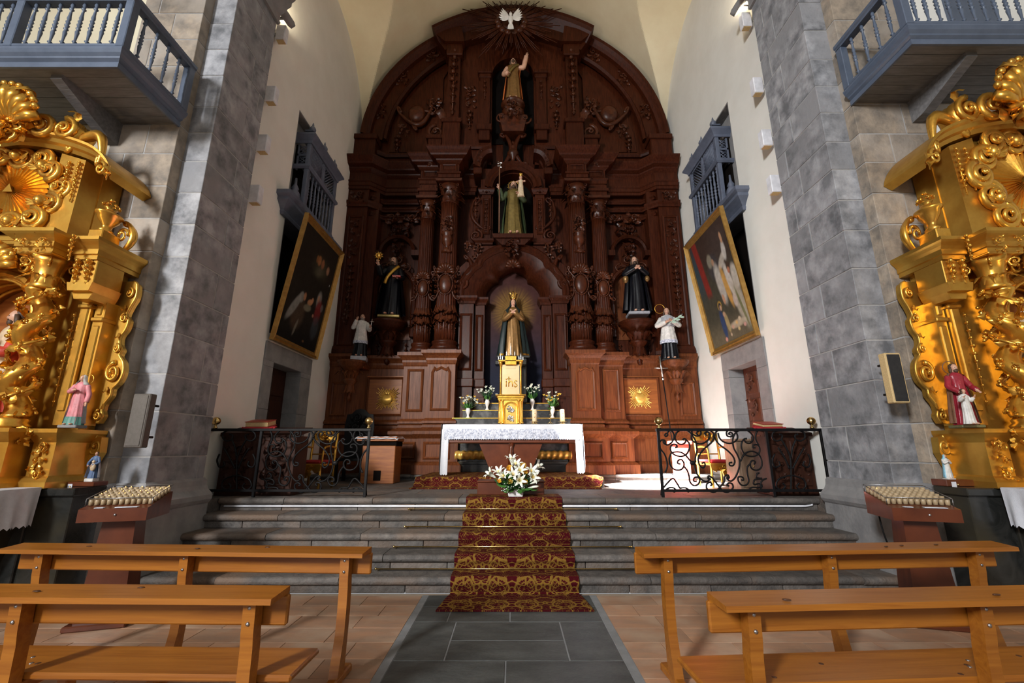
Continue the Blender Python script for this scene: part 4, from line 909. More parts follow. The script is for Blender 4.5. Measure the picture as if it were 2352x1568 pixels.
part('lunette_foliage', wc, [lambda m: m.cluster((XC+2.45, 11.36, 11.9), .5, .5, seed=61, n=9), lambda m: m.cluster((XC+3.35, 11.36, 11.0), .4, .6, seed=62, n=8), lambda m: m.garland((XC+3.5, 11.41, 10.85), .6, .28, n=4, seed=4)], True)
part('lunette_shield', wc, shield, True)
part('lunette_panel', wr, lambda m: m.prism([(XC+2.2, 10.3), (XC+3.75, 10.3)]+[(XC+3.75*math.cos(a), 10.35+3.75*math.sin(a)) for a in [PI/2*.98*i/12 for i in range(1, 9)]]+[(XC+2.2, 13.0)], 11.44, 11.5), True)
# statue pedestal in the attic
AZ = P(1178, 240, 10.95).z
part('attic_pedestal', wc, lambda m: (m.lathe([(.18, -.5), (.3, -.42), (.34, -.3), (.22, -.2), (.3, -.1), (.36, -.05), (.36, 0), (0, 0)], (XC, 10.98, AZ), 18), m.volute((XC-.34, 10.9, AZ-.55), .2, flip=1), m.volute((XC+.34, 10.9, AZ-.55), .2, flip=-1), m.cluster((XC, 10.7, AZ-.35), .5, .5, seed=71, n=10), m.prism([(XC-.3, AZ-1.0), (XC+.3, AZ-1.0), (XC+.42, AZ-.45), (XC-.42, AZ-.45)], 10.85, 11.3)))
# glory of rays with dove above
gl = thing('glory_of_rays', 'dark wooden sunburst of rays at the very top of the altarpiece', 'sunburst', P(1174, 55, 10.6))
gc = P(1174, 50, 10.55)
for i in range(30):
    a = 2*PI*(i+.5)/30; L = R.uniform(1.1, 1.6)*(1.05 if i % 2 else .8); d = Vector((math.cos(a), 0, math.sin(a))); L = min(L, (14.98-gc.z)/d.z) if d.z > .3 else L; q = Vector((-d.z, 0, d.x)); m = MB()
    for k in (-1, 0, 1):
        dd = (d+q*.05*k).normalized(); m.tube([gc+dd*.3, gc+dd*(L*(1-.15*abs(k)))], [.022, .012], 5)
    m.build('ray', wr, gl)
m = MB(); m.lathe([(0, 0), (.42, 0), (.42, .04), (0, .06)], M=Matrix.Translation(gc+Vector((0, .06, 0))) @ Matrix.Rotation(PI/2, 4, 'X')); 
for i in range(14): a = 2*PI*i/14; m.ball(gc+Vector((.4*math.cos(a), 0, .4*math.sin(a))), (.12, .08, .1), 8, 6)
m.build('cloud_ring', wc, gl)
dc = P(1173, 45, 10.35)
dv = thing('dove_figure', 'white carved dove with spread wings above the top niche', 'dove', dc)
m = MB(); m.ball(dc, (.075, .07, .16), 12, 8); m.ball(dc+Vector((0, -.03, .17)), (.05, .05, .06), 10, 7); m.tube([dc+Vector((0, -.08, .17)), dc+Vector((0, -.13, .155))], [.015, .003], 5); m.build('body', M_['porcelain'], dv)
for s_ in (-1, 1):
    m = MB()
    for k in range(7): m.leaf(dc+Vector((s_*.05, 0, .06)), (s_*(.55+.05*k), 0, 1.0-.23*k), (0, -1, 0), .42-.03*k, .1, .1, 4, False)
    m.build('wing', M_['porcelain'], dv)
m = MB()
for k in range(5): m.leaf(dc+Vector((0, 0, -.1)), ((k-2)*.16, 0, -1), (0, -1, 0), .27, .08, .05, 4, False)
m.build('tail', M_['porcelain'], dv)
# sacred heart emblems
for sgn, px_, py_ in ((-1, 890, 915), (1, 1469, 912)):
    c = P(px_, py_, 11.16)
    h = thing('sacred_heart_emblem', 'gilded heart with rays on the %s light wood panel' % ('left' if sgn < 0 else 'right'), 'emblem', c)
    m = MB()
    for i in range(40):
        a = 2*PI*i/40; L = (.24+.13*abs(math.sin(2*a))**2)*(1.0 if i % 2 else .82); d = Vector((math.cos(a), -.05, math.sin(a))); q = Vector((-d.z, 0, d.x))
        m.add([c+d*.06+q*.008, c+d*.06-q*.008, c+d*L-q*.009, c+d*L+q*.009, c+d*.06+Vector((0, -.008, 0)), c+d*L+Vector((0, -.005, 0))], [(0, 4, 5, 3), (4, 1, 2, 5), (3, 5, 2)])
    m.build('rays', M_['gilt'], h)
    m = MB(); prof = []
    rings = []
    for j in range(10):
        t = j/9; z = -.16+.27*t; wd_ = .13*math.sin(PI*min(1, .08+t*.78))**.9
        rings.append([(c.x+wd_*math.cos(2*PI*k/16), c.y-.03-.05*math.sin(PI*min(1, t*.95+.03))*(.5-.5*math.sin(2*PI*k/16)), c.z+z-(.035*(1-abs(math.cos(2*PI*k/16)))*t)) for k in range(16)])
    m.loft(rings); m.build('heart', M_['gilt'], h)
    m = MB(); m.leaf(c+Vector((0, -.04, .1)), (0, 0, 1), (0, -1, 0), .1, .05, .2); m.leaf(c+Vector((-.02, -.04, .1)), (-.4, 0, 1), (0, -1, 0), .08, .04, .2); m.leaf(c+Vector((.02, -.04, .1)), (.4, 0, 1), (0, -1, 0), .08, .04, .2); m.tube([c+Vector((0, -.05, .1)), c+Vector((0, -.05, .22))], .01, 5); m.tube([c+Vector((-.03, -.05, .19)), c+Vector((.03, -.05, .19))], .008, 5); m.build('flame', M_['gilt'], h)
# ================================================================ STATUES
def lthing(name, label, cat, loc, group=None, rotz=0):
    t = thing(name, label, cat, loc, group, rotz); WO[t] = Vector(); return t
def hand(m, wrist, d, up, s, curl=.5, side=1):
    # palm, four fingers and a thumb; d = pointing direction, up = back-of-hand normal
    d = Vector(d).normalized(); up = Vector(up); up = (up-d*up.dot(d)).normalized(); sd = d.cross(up)*side; w_ = Vector(wrist)
    m.loft([[w_+d*(t*s*.5)+sd*(math.cos(a)*s*ww)+up*(math.sin(a)*s*.12) for a in [2*PI*k/8 for k in range(8)]] for t, ww in ((-.1, .16), (.2, .2), (.6, .25), (1, .23))])
    for k, L in enumerate((.42, .5, .47, .36)):
        o = w_+d*(s*.48)+sd*(s*(.17-.115*k)); p1 = o+d*(s*L*.5); p2 = p1+(d*math.cos(curl)-up*math.sin(curl))*(s*L*.5)
        m.tube([o, p1, p2], [s*.06, s*.055, s*.04], 5)
    o = w_+d*(s*.1)+sd*(s*.2); m.tube([o, o+d*(s*.2)+sd*(s*.14), o+d*(s*.42)+sd*(s*.13)], [s*.075, s*.065, s*.045], 5)
def head(t, h, c, hairm, beard=None, skin='skin', long=True, yaw=0, tilt=0, bald=False, parent=None):
    M = Matrix.Translation(c) @ Matrix.Rotation(yaw, 4, 'Z') @ Matrix.Rotation(tilt, 4, 'X')
    rx, ry, rz = .046*h, .056*h, .069*h; m = MB(); nu, nv = 20, 16; rings = []
    for j in range(nv+1):
        tt = -PI/2+PI*j/nv; ring = []
        for i in range(nu):
            a = 2*PI*i/nu; cx, cy, cz = math.cos(tt)*math.cos(a), math.cos(tt)*math.sin(a), math.sin(tt)
            k = 1-.28*max(0, -cz)**1.5; x, y, z = rx*cx*k, ry*cy*(k if cy > 0 else 1-.12*max(0, -cz)), rz*cz
            front = max(0, -cy)
            if front > .55:
                n_ = math.exp(-(cx/.13)**2)*math.exp(-((cz+.12)/.2)**2); y -= .2*ry*n_
                for sx in (-1, 1): y += .09*ry*math.exp(-((cx-sx*.34)/.17)**2)*math.exp(-((cz-.08)/.13)**2)
                y -= .06*ry*math.exp(-(cx/.25)**2)*math.exp(-((cz+.5)/.08)**2)
            ring.append((x, y, z))
        rings.append(ring)
    m.loft(rings, M=M)
    m.lathe([(.036*h, -.075*h), (.03*h, -.04*h), (.032*h, 0)], n=12, M=M)
    for sx in (-1, 1): m.ball((sx*rx*.99, .004*h, -.004*h), (.008*h, .014*h, .018*h), 6, 5, M)
    hd = m.build('head', M_[skin], t)
    e = MB()
    for sx in (-1, 1): e.ball((sx*rx*.38, -ry*.86, rz*.08), (.0085*h, .006*h, .006*h), 6, 5, M)
    e.build('eyes', M_['hair_brown'], hd)
    l = MB(); l.ball((0, -ry*.87, -rz*.50), (.014*h, .006*h, .005*h), 8, 5, M); l.build('lips', M_['fab_pink'], hd)
    if hairm:
        g = MB()
        if not bald:
            g.ball((0, .025*h, .02*h), (rx*1.12, ry*.95, rz*.93), 16, 10, M)
            if long:
                for sx in (-1, 1): g.tube([M @ Vector((sx*rx*.9, .0, .02*h)), M @ Vector((sx*rx*1.1, .01*h, -.04*h)), M @ Vector((sx*rx*1.15, .015*h, -.1*h))], [.018*h, .022*h, .012*h], 7)
        else:
            g.ball((0, .02*h, -.008*h), (rx*1.08, ry*.85, rz*.5), 16, 10, M)
        if long: g.ball((0, .03*h, -.04*h), (rx*1.05, ry*.7, rz*.9), 14, 8, M)
        g.build('hair', M_[hairm], hd)
    if beard:
        g = MB(); g.ball((0, -ry*.55, -rz*.72), (rx*.72, ry*.5, rz*.48), 14, 9, M); g.ball((0, -ry*.9, -rz*.34), (rx*.42, ry*.16, rz*.07), 10, 5, M); g.build('beard', M_[beard], hd)
    return hd
def robe_rings(h, prof, folds=(9, 17), amp=.09, n=48, seed=0, sway=.0, a0=None, a1=None, lean=(0, 0)):
    rr = random.Random(seed); p1, p2 = rr.uniform(0, 6), rr.uniform(0, 6); rings = []
    full = a0 is None; m_ = n if full else n+1
    for (t, rx, ry) in prof:
        k = amp*max(.12, 1-t*1.15); sx = sway*math.sin(PI*min(1, t*1.1))*h+lean[0]*t*h; sy = lean[1]*t*h; ring = []
        for i in range(m_):
            a = 2*PI*i/n if full else a0+(a1-a0)*i/n
            f = 1+k*(.65*math.sin(folds[0]*a+p1+1.3*math.sin(3*t+p2))+.45*math.sin(folds[1]*a+p2+2*t))
            ring.append((sx+rx*h*f*math.cos(a), sy+ry*h*f*math.sin(a), t*h))
        rings.append(ring)
    return rings
ROBE = [(0, .155, .12), (.03, .152, .118), (.12, .14, .108), (.25, .128, .1), (.4, .118, .094), (.52, .115, .09), (.6, .10, .08), (.66, .095, .076), (.73, .108, .082), (.79, .118, .078), (.825, .105, .066), (.85, .06, .05), (.865, .036, .036)]
def statue(name, label, loc, h, rotz=0, robe='fab_black', cloak=None, cloakopen=.9, cwide=1.0, sleeve=None, arms=None, hair='hair_brown', beard=None, veil=None, bald=False, yaw=0, tilt=0, seed=1, cape=None, surplice=None, scarf=None, base=None, baseh=.05, skin='skin', sway=.01, amp=.15, feet=True, cat='statue'):
    t = lthing(name, label, cat, loc, None, rotz); z0 = 0
    if base:
        bh = baseh*h; m = MB(); m.box(-.17*h, .17*h, -.14*h, .14*h, 0, bh, .012*h); m.build('plinth', M_[base], t); z0 = bh
    def lift(mb):
        if z0: mb.v = [(x, y, z+z0) for x, y, z in mb.v]
        return mb
    m = MB(); m.loft(robe_rings(h, ROBE, amp=amp, seed=seed, sway=sway)); rb = lift(m).build('robe', M_[robe], t)
    if feet:
        m = MB()
        for sx in (-1, 1): m.ball((sx*.055*h, -.125*h, .018*h), (.026*h, .045*h, .018*h), 8, 6)
        lift(m).build('feet', M_[skin], t)
    if surplice:
        pr = [(.36, .15, .122), (.38, .147, .12), (.5, .13, .104), (.62, .116, .092), (.73, .122, .092), (.80, .126, .084), (.835, .1, .068), (.855, .05, .045)]
        m = MB(); m.loft(robe_rings(h, pr, amp=.11, seed=seed+3, folds=(11, 19)), caps=False); lift(m).build('surplice', M_[surplice], t)
        m = MB(); m.loft(robe_rings(h, [(.30, .153, .125), (.365, .152, .124)], amp=.12, seed=seed+3, folds=(11, 19)), caps=False); lift(m).build('lace_hem', M_['lace'], t)
    if cloak:
        pr = [(.03, .215*cwide, .15), (.2, .20*cwide, .145), (.4, .175*cwide, .13), (.6, .150*cwide, .115), (.74, .142, .104), (.81, .135, .092), (.845, .085, .066)]
        m = MB(); m.loft(robe_rings(h, pr, amp=.10, seed=seed+5, folds=(7, 13), a0=-PI/2+cloakopen, a1=PI*1.5-cloakopen, n=44), closed=False, caps=False); lift(m).build('cloak', M_[cloak], t)
    if cape:
        m = MB(); m.loft(robe_rings(h, [(.62, .14, .105), (.72, .135, .1), (.80, .128, .088), (.84, .085, .065), (.86, .045, .042)], amp=.05, seed=seed+7), caps=False); lift(m).build('shoulder_cape', M_[cape], t)
    if scarf:
        m = MB(); pts = [(.1*h, -.05*h, .83*h), (.03*h, -.1*h, .74*h), (-.06*h, -.105*h, .62*h), (-.1*h, -.08*h, .52*h)]; m.tube(smoothpts(pts), .028*h, 7, flat=.5); lift(m).build('sash', M_[scarf], t)
    sl = sleeve or surplice or cloak or robe
    for i, ar in enumerate(arms or []):
        sx = -1 if i == 0 else 1
        if not ar: continue
        el, wr_ = Vector(ar[0])*h, Vector(ar[1])*h; sh = Vector((sx*.105, .005, .79))*h
        d = (wr_-el).normalized(); m = MB(); m.tube(smoothpts([sh, sh.lerp(el, .55), el, el.lerp(wr_, .6), wr_], 3), [.047*h]*3+[.046*h]*4+[.045*h]*3+[.042*h, .04*h, .043*h], 9); lift(m).build('sleeve', M_[sl], t)
        m = MB(); m.tube([wr_-d*.03*h, wr_+d*.02*h], .022*h, 8); hand(m, wr_+d*.012*h, d, ar[2] if len(ar) > 2 else (0, 0, 1), .085*h, .5, sx); lift(m).build('hand', M_[skin], t)
    hc = Vector((sway*.3*h, -.012*h, .932*h+z0)); head(t, h, hc, None if veil else hair, beard, skin, yaw=yaw, tilt=tilt, bald=bald)
    if veil:
        m = MB(); rings = []
        for (zz, rx, ry, oy) in ((.80, .125, .085, .0), (.84, .10, .075, .0), (.88, .064, .066, .004), (.93, .056, .066, .004), (.97, .052, .06, .004), (1.0, .034, .042, .006), (1.012, .008, .01, .008)):
            rings.append([(rx*h*math.cos(a)+sway*.3*h, (ry*math.sin(a)+oy)*h, zz*h) for a in [-PI/2+.62+(2*PI-1.24)*k/28 for k in range(29)]])
        m.loft(rings, closed=False, caps=False); lift(m).build('veil', M_[veil], t)
    t['_h'] = h; del t['_h']
    return t, z0
def halo(t, c, r, mat='gold_bright', rays=False, n=24):
    m = MB(); c = Vector(c); m.tube([c+Vector((r*math.cos(2*PI*k/n), 0, r*math.sin(2*PI*k/n))) for k in range(n)], r*.07, 5, closed=True)
    if rays:
        for k in range(28): a = 2*PI*k/28; d = Vector((math.cos(a), 0, math.sin(a))); m.tube([c+d*r, c+d*r*(1.35 if k % 2 else 1.2)], [r*.05, r*.015], 4)
    m.build('halo', M_[mat], t)
def hgt(px, y0, y1, D): return P(px, y0, D).z-P(px, y1, D).z
# attic saint, arm raised
p = P(1178, 238, 10.95); p.x = XC; h = hgt(1178, 138, 240, 10.95)
t, _ = statue('saint_statue', 'gilded saint statue raising one arm in the topmost niche', p, h, 0, 'fab_gown', 'fab_orange', 1.15, .85, 'skin', [((-.17, -.03, .62), (-.10, -.13, .55)), ((.20, -.02, .80), (.25, -.06, 1.0), (0, -1, 0))], 'hair_brown', 'hair_brown', tilt=-.35, seed=2, scarf='fab_goldgreen')
# Saint Joseph with child and staff
p = P(1180, 543, 10.85); h = hgt(1178, 418, 543, 10.85)
t, z0 = statue('joseph_statue', 'bearded saint statue in green and gold holding a child and a staff', p, h, 0, 'fab_goldgreen', 'fab_green', 1.1, .95, 'fab_green', [((-.19, -.03, .66), (-.235, -.10, .80), (0, -1, 0)), ((.17, -.05, .62), (.09, -.16, .66))], 'hair_brown', 'hair_brown', seed=4, sway=-.01)
halo(t, (0, .03*h, .945*h), .085*h, rays=True)
m = MB(); m.tube([(-.235*h, -.13*h, .0), (-.235*h, -.13*h, 1.2*h)], .011*h, 7); m.build('staff', M_['fab_brown'], t)
m = MB(); m.cluster((-.235*h, -.13*h, 1.24*h), .08*h, .12*h, seed=2, n=6); m.build('staff_blossom', M_['silver'], t)
c = Vector((.115*h, -.17*h, .62*h)); hh = h*.36
m = MB(); m.loft([[(x+c.x, y+c.y, z+c.z) for x, y, z in r] for r in robe_rings(hh, ROBE, seed=8)]); cb = m.build('child', M_['fab_cream'], t)
m = MB(); m.ball(c+Vector((0, -.01*hh, .95*hh)), (.075*hh, .08*hh, .1*hh), 12, 9); m.tube([c+Vector((-.1*hh, 0, .78*hh)), c+Vector((-.2*hh, -.12*hh, .66*hh))], .04*hh, 6); m.tube([c+Vector((.1*hh, 0, .78*hh)), c+Vector((.18*hh, -.14*hh, .7*hh))], .04*hh, 6); m.build('child_head', M_['skin'], cb)
m = MB()
for k in range(8): a = 2*PI*k/8; m.leaf(c+Vector((.06*hh*math.cos(a), .06*hh*math.sin(a), 1.03*hh)), (.2*math.cos(a), .2*math.sin(a), 1), (math.cos(a), math.sin(a), 0), .13*hh, .07*hh, .1, 3, False)
m.build('child_crown', M_['gold_bright'], cb)
# Virgin in the central niche
vb = P(1178, 822, 11.05); vb.x = XC; h = hgt(1178, 688, 822, 11.05)
t, z0 = statue('virgin_statue', 'crowned virgin statue in gold gown and dark cloak praying in the central niche', vb, h, 0, 'fab_gown', 'fab_darkgreen', .62, 1.22, 'fab_gown', [((-.15, -.09, .63), (-.022, -.17, .72), (-1, 0, 0)), ((.15, -.09, .63), (.022, -.17, .72), (1, 0, 0))], None, None, veil='fab_darkgreen', seed=6, feet=False, sway=0)
m = MB(); m.lathe([(.05*h, 0), (.055*h, .015*h), (.05*h, .03*h)], (0, 0, 1.0*h), 16)
for k in range(8): a = 2*PI*k/8; m.leaf((.05*h*math.cos(a), .05*h*math.sin(a), 1.02*h), (.25*math.cos(a), .25*math.sin(a), 1), (math.cos(a), math.sin(a), 0), .09*h, .035*h, -.3, 4, False); m.ball((.06*h*math.cos(a), .06*h*math.sin(a), 1.105*h), .008*h, 6, 4)
m.tube([(0, 0, 1.03*h), (0, 0, 1.15*h)], .008*h, 5); m.tube([(-.02*h, 0, 1.125*h), (.02*h, 0, 1.125*h)], .006*h, 5); m.build('crown', M_['gold_bright'], t)
m = MB(); m.loft(robe_rings(h, [(.025, .265, .152), (.055, .262, .152)], amp=.06, seed=11, folds=(7, 13), a0=-PI/2+.62, a1=PI*1.5-.62, n=44), closed=False, caps=False); m.build('cloak_hem', M_['gold'], t)
# black saints in the side niches
p = P(895, 734, 11.05); h = hgt(895, 598, 734, 11.05)
t, z0 = statue('monstrance_saint_statue', 'black-robed saint statue lifting a golden monstrance in the left niche', p, h, .1, 'fab_black', 'fab_black', 1.0, 1.05, 'fab_black', [((-.17, -.05, .68), (-.20, -.14, .80), (0, -1, 0)), ((.16, -.06, .62), (.10, -.16, .60))], 'hair_brown', 'hair_brown', seed=9, scarf='gold_plain', base='fab_goldgreen', yaw=-.3)
c = Vector((-.21*h, -.15*h, .86*h+z0)); m = MB(); m.lathe([(.03*h, 0), (.03*h, .01*h), (.01*h, .02*h), (.012*h, .06*h)], c, 10); m.ball(c+Vector((0, 0, .1*h)), (.03*h, .012*h, .03*h), 10, 8)
for k in range(18): a = 2*PI*k/18; d = Vector((math.cos(a), 0, math.sin(a))); m.tube([c+Vector((0, 0, .1*h))+d*.03*h, c+Vector((0, 0, .1*h))+d*(.075 if k % 2 else .06)*h], [.009*h, .004*h], 4)
m.build('monstrance', M_['gold_bright'], t)
m = MB(); m.box(.03*h, .16*h, -.22*h, -.15*h, .585*h+z0, .61*h+z0, .005); m.build('red_book', M_['book_red'], t)
p = P(1465, 726, 11.05); h = hgt(1465, 597, 726, 11.05)
t, z0 = statue('black_saint_statue', 'black-robed saint statue with hands at the chest in the right niche', p, h, -.05, 'fab_black', 'fab_black', .9, 1.1, 'fab_black', [((-.19, -.06, .66), (-.03, -.16, .73), (0, -1, 0)), ((.19, -.06, .66), (.05, -.16, .73), (0, -1, 0))], 'hair_brown', 'hair_brown', bald=False, seed=12, base='fab_grey', tilt=.1)
m = MB(); m.ball((-.17*h, -.05*h, .585*h+z0), (.05*h, .05*h, .075*h), 12, 8); m.build('gold_lining', M_['fab_gown'], t); m = MB(); m.ball((.18*h, -.07*h, .58*h+z0), (.04*h, .04*h, .055*h), 12, 8); m.build('gold_lining', M_['fab_gown'], t)
# two small saints in white surplices on consoles
p = Vector((P(824, 833, 10.72).x, 10.72, SMZ)); h = hgt(824, 730, 833, 10.72)
t, z0 = statue('surplice_saint_statue', 'bald small saint statue in white surplice holding a crucifix on the left console', p, h*.95, .2, 'fab_black', None, surplice='fab_white', sleeve='fab_white', arms=[((-.18, -.04, .66), (-.1, -.14, .82), (0, -1, 0)), ((.18, -.05, .62), (.2, -.16, .66), (0, -1, 0))], hair='hair_grey', beard='hair_grey', bald=True, seed=14, base='fab_grey', baseh=.1)
m = MB(); hh = h*.95; m.tube([(.21*hh, -.17*hh, .62*hh+z0), (.24*hh, -.17*hh, .86*hh+z0)], .01*hh, 5); m.tube([(.19*hh, -.17*hh, .80*hh+z0), (.28*hh, -.17*hh, .79*hh+z0)], .009*hh, 5); m.build('crucifix', M_['silver'], t)
p = Vector((P(1540, 828, 10.72).x, 10.72, SMZ)); h = hgt(1540, 706, 828, 10.72)
t, z0 = statue('surplice_saint_statue', 'dark-haired small saint statue in white lace surplice on the right console', p, h*.97, -.15, 'fab_black', None, surplice='fab_white', sleeve='fab_white', cape='fab_grey', arms=[((-.2, -.05, .64), (-.06, -.16, .68), (0, -1, 0)), ((.2, -.05, .64), (.06, -.16, .70), (0, -1, 0))], hair='hair_brown', seed=15, base='black_cloth', baseh=.03)
m = MB(); hh = h*.97; pts = [(-.02*hh, -.2*hh, .66*hh), (.08*hh, -.21*hh, .74*hh), (.2*hh, -.2*hh, .8*hh)]; m.tube(pts, .008*hh, 5)
for k in range(5): m.leaf(Vector(pts[0]).lerp(Vector(pts[2]), .3+.16*k), (.6, -.3, .4 if k % 2 else -.2), (0, -1, 0), .1*hh, .04*hh, .3, 3, False)
m.build('lily_branch', M_['fab_palegreen'], t)
halo(t, (-.11*hh, .03*hh, 1.0*hh+z0), .09*hh, 'gold')

# ================================================================ ALTAR, TABERNACLE, GRADINES
# step under the altar (wood) – covered by carpet
AX0, AX1, AY0, AY1, ASZ = -1.82, 1.72, 8.5, 10.28, 1.06
m = MB(); m.box(AX0, AX1, AY0, AY1, PLZ, ASZ-.012, .01); m.build('floor_altar_step', M_['stone_step'], kind='structure')
def carpet_mat(name):
    mt = bpy.data.materials.new(name); mt.use_nodes = True; nt = mt.node_tree; N = nt.nodes; L = nt.links; b = N['Principled BSDF']; b.inputs['Roughness'].default_value = .9; b.inputs['Specular IOR Level'].default_value = .1
    uv = N.new('ShaderNodeUVMap'); sx = N.new('ShaderNodeSeparateXYZ'); L.new(uv.outputs[0], sx.inputs[0])
    def mth(op, a, c=None, d=None):
        n = N.new('ShaderNodeMath'); n.operation = op
        for k, v in enumerate((a, c, d)):
            if v is None: continue
            if isinstance(v, (int, float)): n.inputs[k].default_value = v
            else: L.new(v, n.inputs[k])
        return n.outputs[0]
    PX_, PV = .35, .42                       # half width and height of the damask repeat (m)
    u = mth('PINGPONG', sx.outputs[0], PX_); u2 = mth('DIVIDE', u, PX_)                    # 0 centre .. 1 edge
    v = mth('FRACT', mth('DIVIDE', sx.outputs[1], PV))
    cx = N.new('ShaderNodeCombineXYZ'); L.new(u2, cx.inputs[0]); L.new(v, cx.inputs[1])
    # scrolling leaf stems: distance to circles, warped
    nz = N.new('ShaderNodeTexNoise'); nz.inputs['Scale'].default_value = 4.5; nz.inputs['Detail'].default_value = 1.5; L.new(cx.outputs[0], nz.inputs['Vector'])
    wob = mth('MULTIPLY', mth('SUBTRACT', nz.outputs[0], .5), .22)
    def ring(x0, y0, r, w_, sy=1.2):
        dx = mth('SUBTRACT', u2, x0); dy = mth('MULTIPLY', mth('SUBTRACT', v, y0), sy)
        d = mth('SQRT', mth('ADD', mth('MULTIPLY', dx, dx), mth('MULTIPLY', dy, dy)))
        e = mth('ABSOLUTE', mth('SUBTRACT', mth('ADD', d, wob), r))
        return mth('SUBTRACT', 1, mth('SMOOTHSTEP' if False else 'DIVIDE', e, w_))
    s = ring(.45, .42, .34, .06)
    for a in ((.32, .62, .13, .045), (.72, .18, .16, .05), (.1, .1, .2, .05), (.9, .75, .2, .05), (.05, .55, .09, .04), (.62, .55, .1, .04), (.25, .25, .08, .04), (.45, .42, .22, .03), (.85, .45, .1, .04)): s = mth('MAXIMUM', s, ring(*a))
    # leaf fringe: fine radial ripples near the stems
    wv = N.new('ShaderNodeTexNoise'); wv.inputs['Scale'].default_value = 13; wv.inputs['Detail'].default_value = 2; wv.inputs['Distortion'].default_value = 1.4; L.new(cx.outputs[0], wv.inputs['Vector'])
    w2 = N.new('ShaderNodeTexNoise'); w2.inputs['Scale'].default_value = 3.2; w2.inputs['Detail'].default_value = 1; w2.inputs['Distortion'].default_value = .8; L.new(cx.outputs[0], w2.inputs['Vector'])
    stripes = mth('SINE', mth('MULTIPLY', w2.outputs[0], 62))
    veil = mth('SINE', mth('MULTIPLY', wv.outputs[0], 30))
    s2 = mth('MULTIPLY', mth('ADD', mth('MULTIPLY', stripes, .75), mth('MULTIPLY', veil, .45)), .72)
    mask = mth('MAXIMUM', s, s2)
    rp = N.new('ShaderNodeValToRGB'); rp.color_ramp.elements[0].position = .42; rp.color_ramp.elements[0].color = (.06, .003, .006, 1); rp.color_ramp.elements[1].position = .56; rp.color_ramp.elements[1].color = (.22, .115, .02, 1)
    L.new(mask, rp.inputs[0])
    pile = N.new('ShaderNodeTexNoise'); pile.inputs['Scale'].default_value = 140; L.new(uv.outputs[0], pile.inputs['Vector'])
    mr = N.new('ShaderNodeMapRange'); mr.inputs[3].default_value = .65; mr.inputs[4].default_value = 1.3; L.new(pile.outputs[0], mr.inputs[0])
    sc_ = N.new('ShaderNodeVectorMath'); sc_.operation = 'SCALE'; L.new(rp.outputs[0], sc_.inputs[0]); L.new(mr.outputs[0], sc_.inputs['Scale']); L.new(sc_.outputs[0], b.inputs['Base Color'])
    bp = N.new('ShaderNodeBump'); bp.inputs['Strength'].default_value = .5; bp.inputs['Distance'].default_value = .006; L.new(mth('ADD', mask, pile.outputs[0]), bp.inputs['Height']); L.new(bp.outputs[0], b.inputs['Normal'])
    return mt
CARPET = carpet_mat('carpet_damask')
def carpet_strip(name, sections, label, th=.012):
    # sections: list of (y, z, x0, x1) along the run
    vs = []; uvs = []; s = 0; n = len(sections)
    pts = sections; nrm = []
    for i in range(n):
        a = pts[max(0, i-1)]; b = pts[min(n-1, i+1)]; d = Vector((0, b[0]-a[0], b[1]-a[1])).normalized(); nrm.append(Vector((0, -d.z, d.y)))
    for i, (y, z, x0, x1) in enumerate(pts):
        if i: s += math.hypot(y-pts[i-1][0], z-pts[i-1][1])
        for k, x in enumerate((x0, x1)):
            for q in (1, 0): vs.append(Vector((x, y, z))+nrm[i]*(th*q)); uvs.append((x, s))
    fs = []
    for i in range(n-1):
        a, b = i*4, (i+1)*4
        fs += [(a, a+2, b+2, b), (a+1, b+1, b+3, a+3), (a, b, b+1, a+1), (a+2, a+3, b+3, b+2)]
    fs += [(0, 1, 3, 2), ((n-1)*4, (n-1)*4+2, (n-1)*4+3, (n-1)*4+1)]
    me = bpy.data.meshes.new(name); me.from_pydata(vs, [], fs); ul = me.uv_layers.new(name='UVMap')
    for lp in me.loops: ul.data[lp.index].uv = uvs[lp.vertex_index]
    me.materials.append(CARPET); me.update(); o = bpy.data.objects.new(name, me); col.objects.link(o); tag(o, label, 'carpet'); return o
sec = []; cxc = .03; hw = .725
def C_(y, z, w_=hw): sec.append((y, z, cxc-w_, cxc+w_))
C_(4.90, .004, .80); C_(5.3, .004, .75); C_(5.40, .006); C_(5.425, .02)
for i, yn in enumerate(NOSE):
    zt = RISE*(i+1)
    C_(yn+.03, zt-RISE+.012 if i else .03, hw-.006*i); C_(yn+.012, zt-.1, hw-.006*i); C_(yn-.012, zt-.06, hw-.006*i); C_(yn-.008, zt-.02, hw-.006*i); C_(yn+.02, zt+.002, hw-.006*i); C_(yn+.06, zt+.004, hw-.006*i)
    if i < 4: C_(NOSE[i+1]+.02, zt+.004, hw-.006*i)
C_(7.2, PLZ+.004, .69)
carpet_strip('stair_runner', sec, 'crimson and gold damask carpet runner climbing the stone steps')
sec = [(8.15, PLZ+.004, -1.84, 1.60), (8.44, PLZ+.004, -1.84, 1.62), (8.475, PLZ+.03, -1.83, 1.66), (8.48, ASZ-.02, -1.8, 1.7), (8.5, ASZ+.002, -1.8, 1.7), (8.54, ASZ+.006, -1.8, 1.7), (10.25, ASZ+.006, -1.78, 1.7)]
carpet_strip('altar_carpet', sec, 'crimson and gold damask carpet covering the altar step')
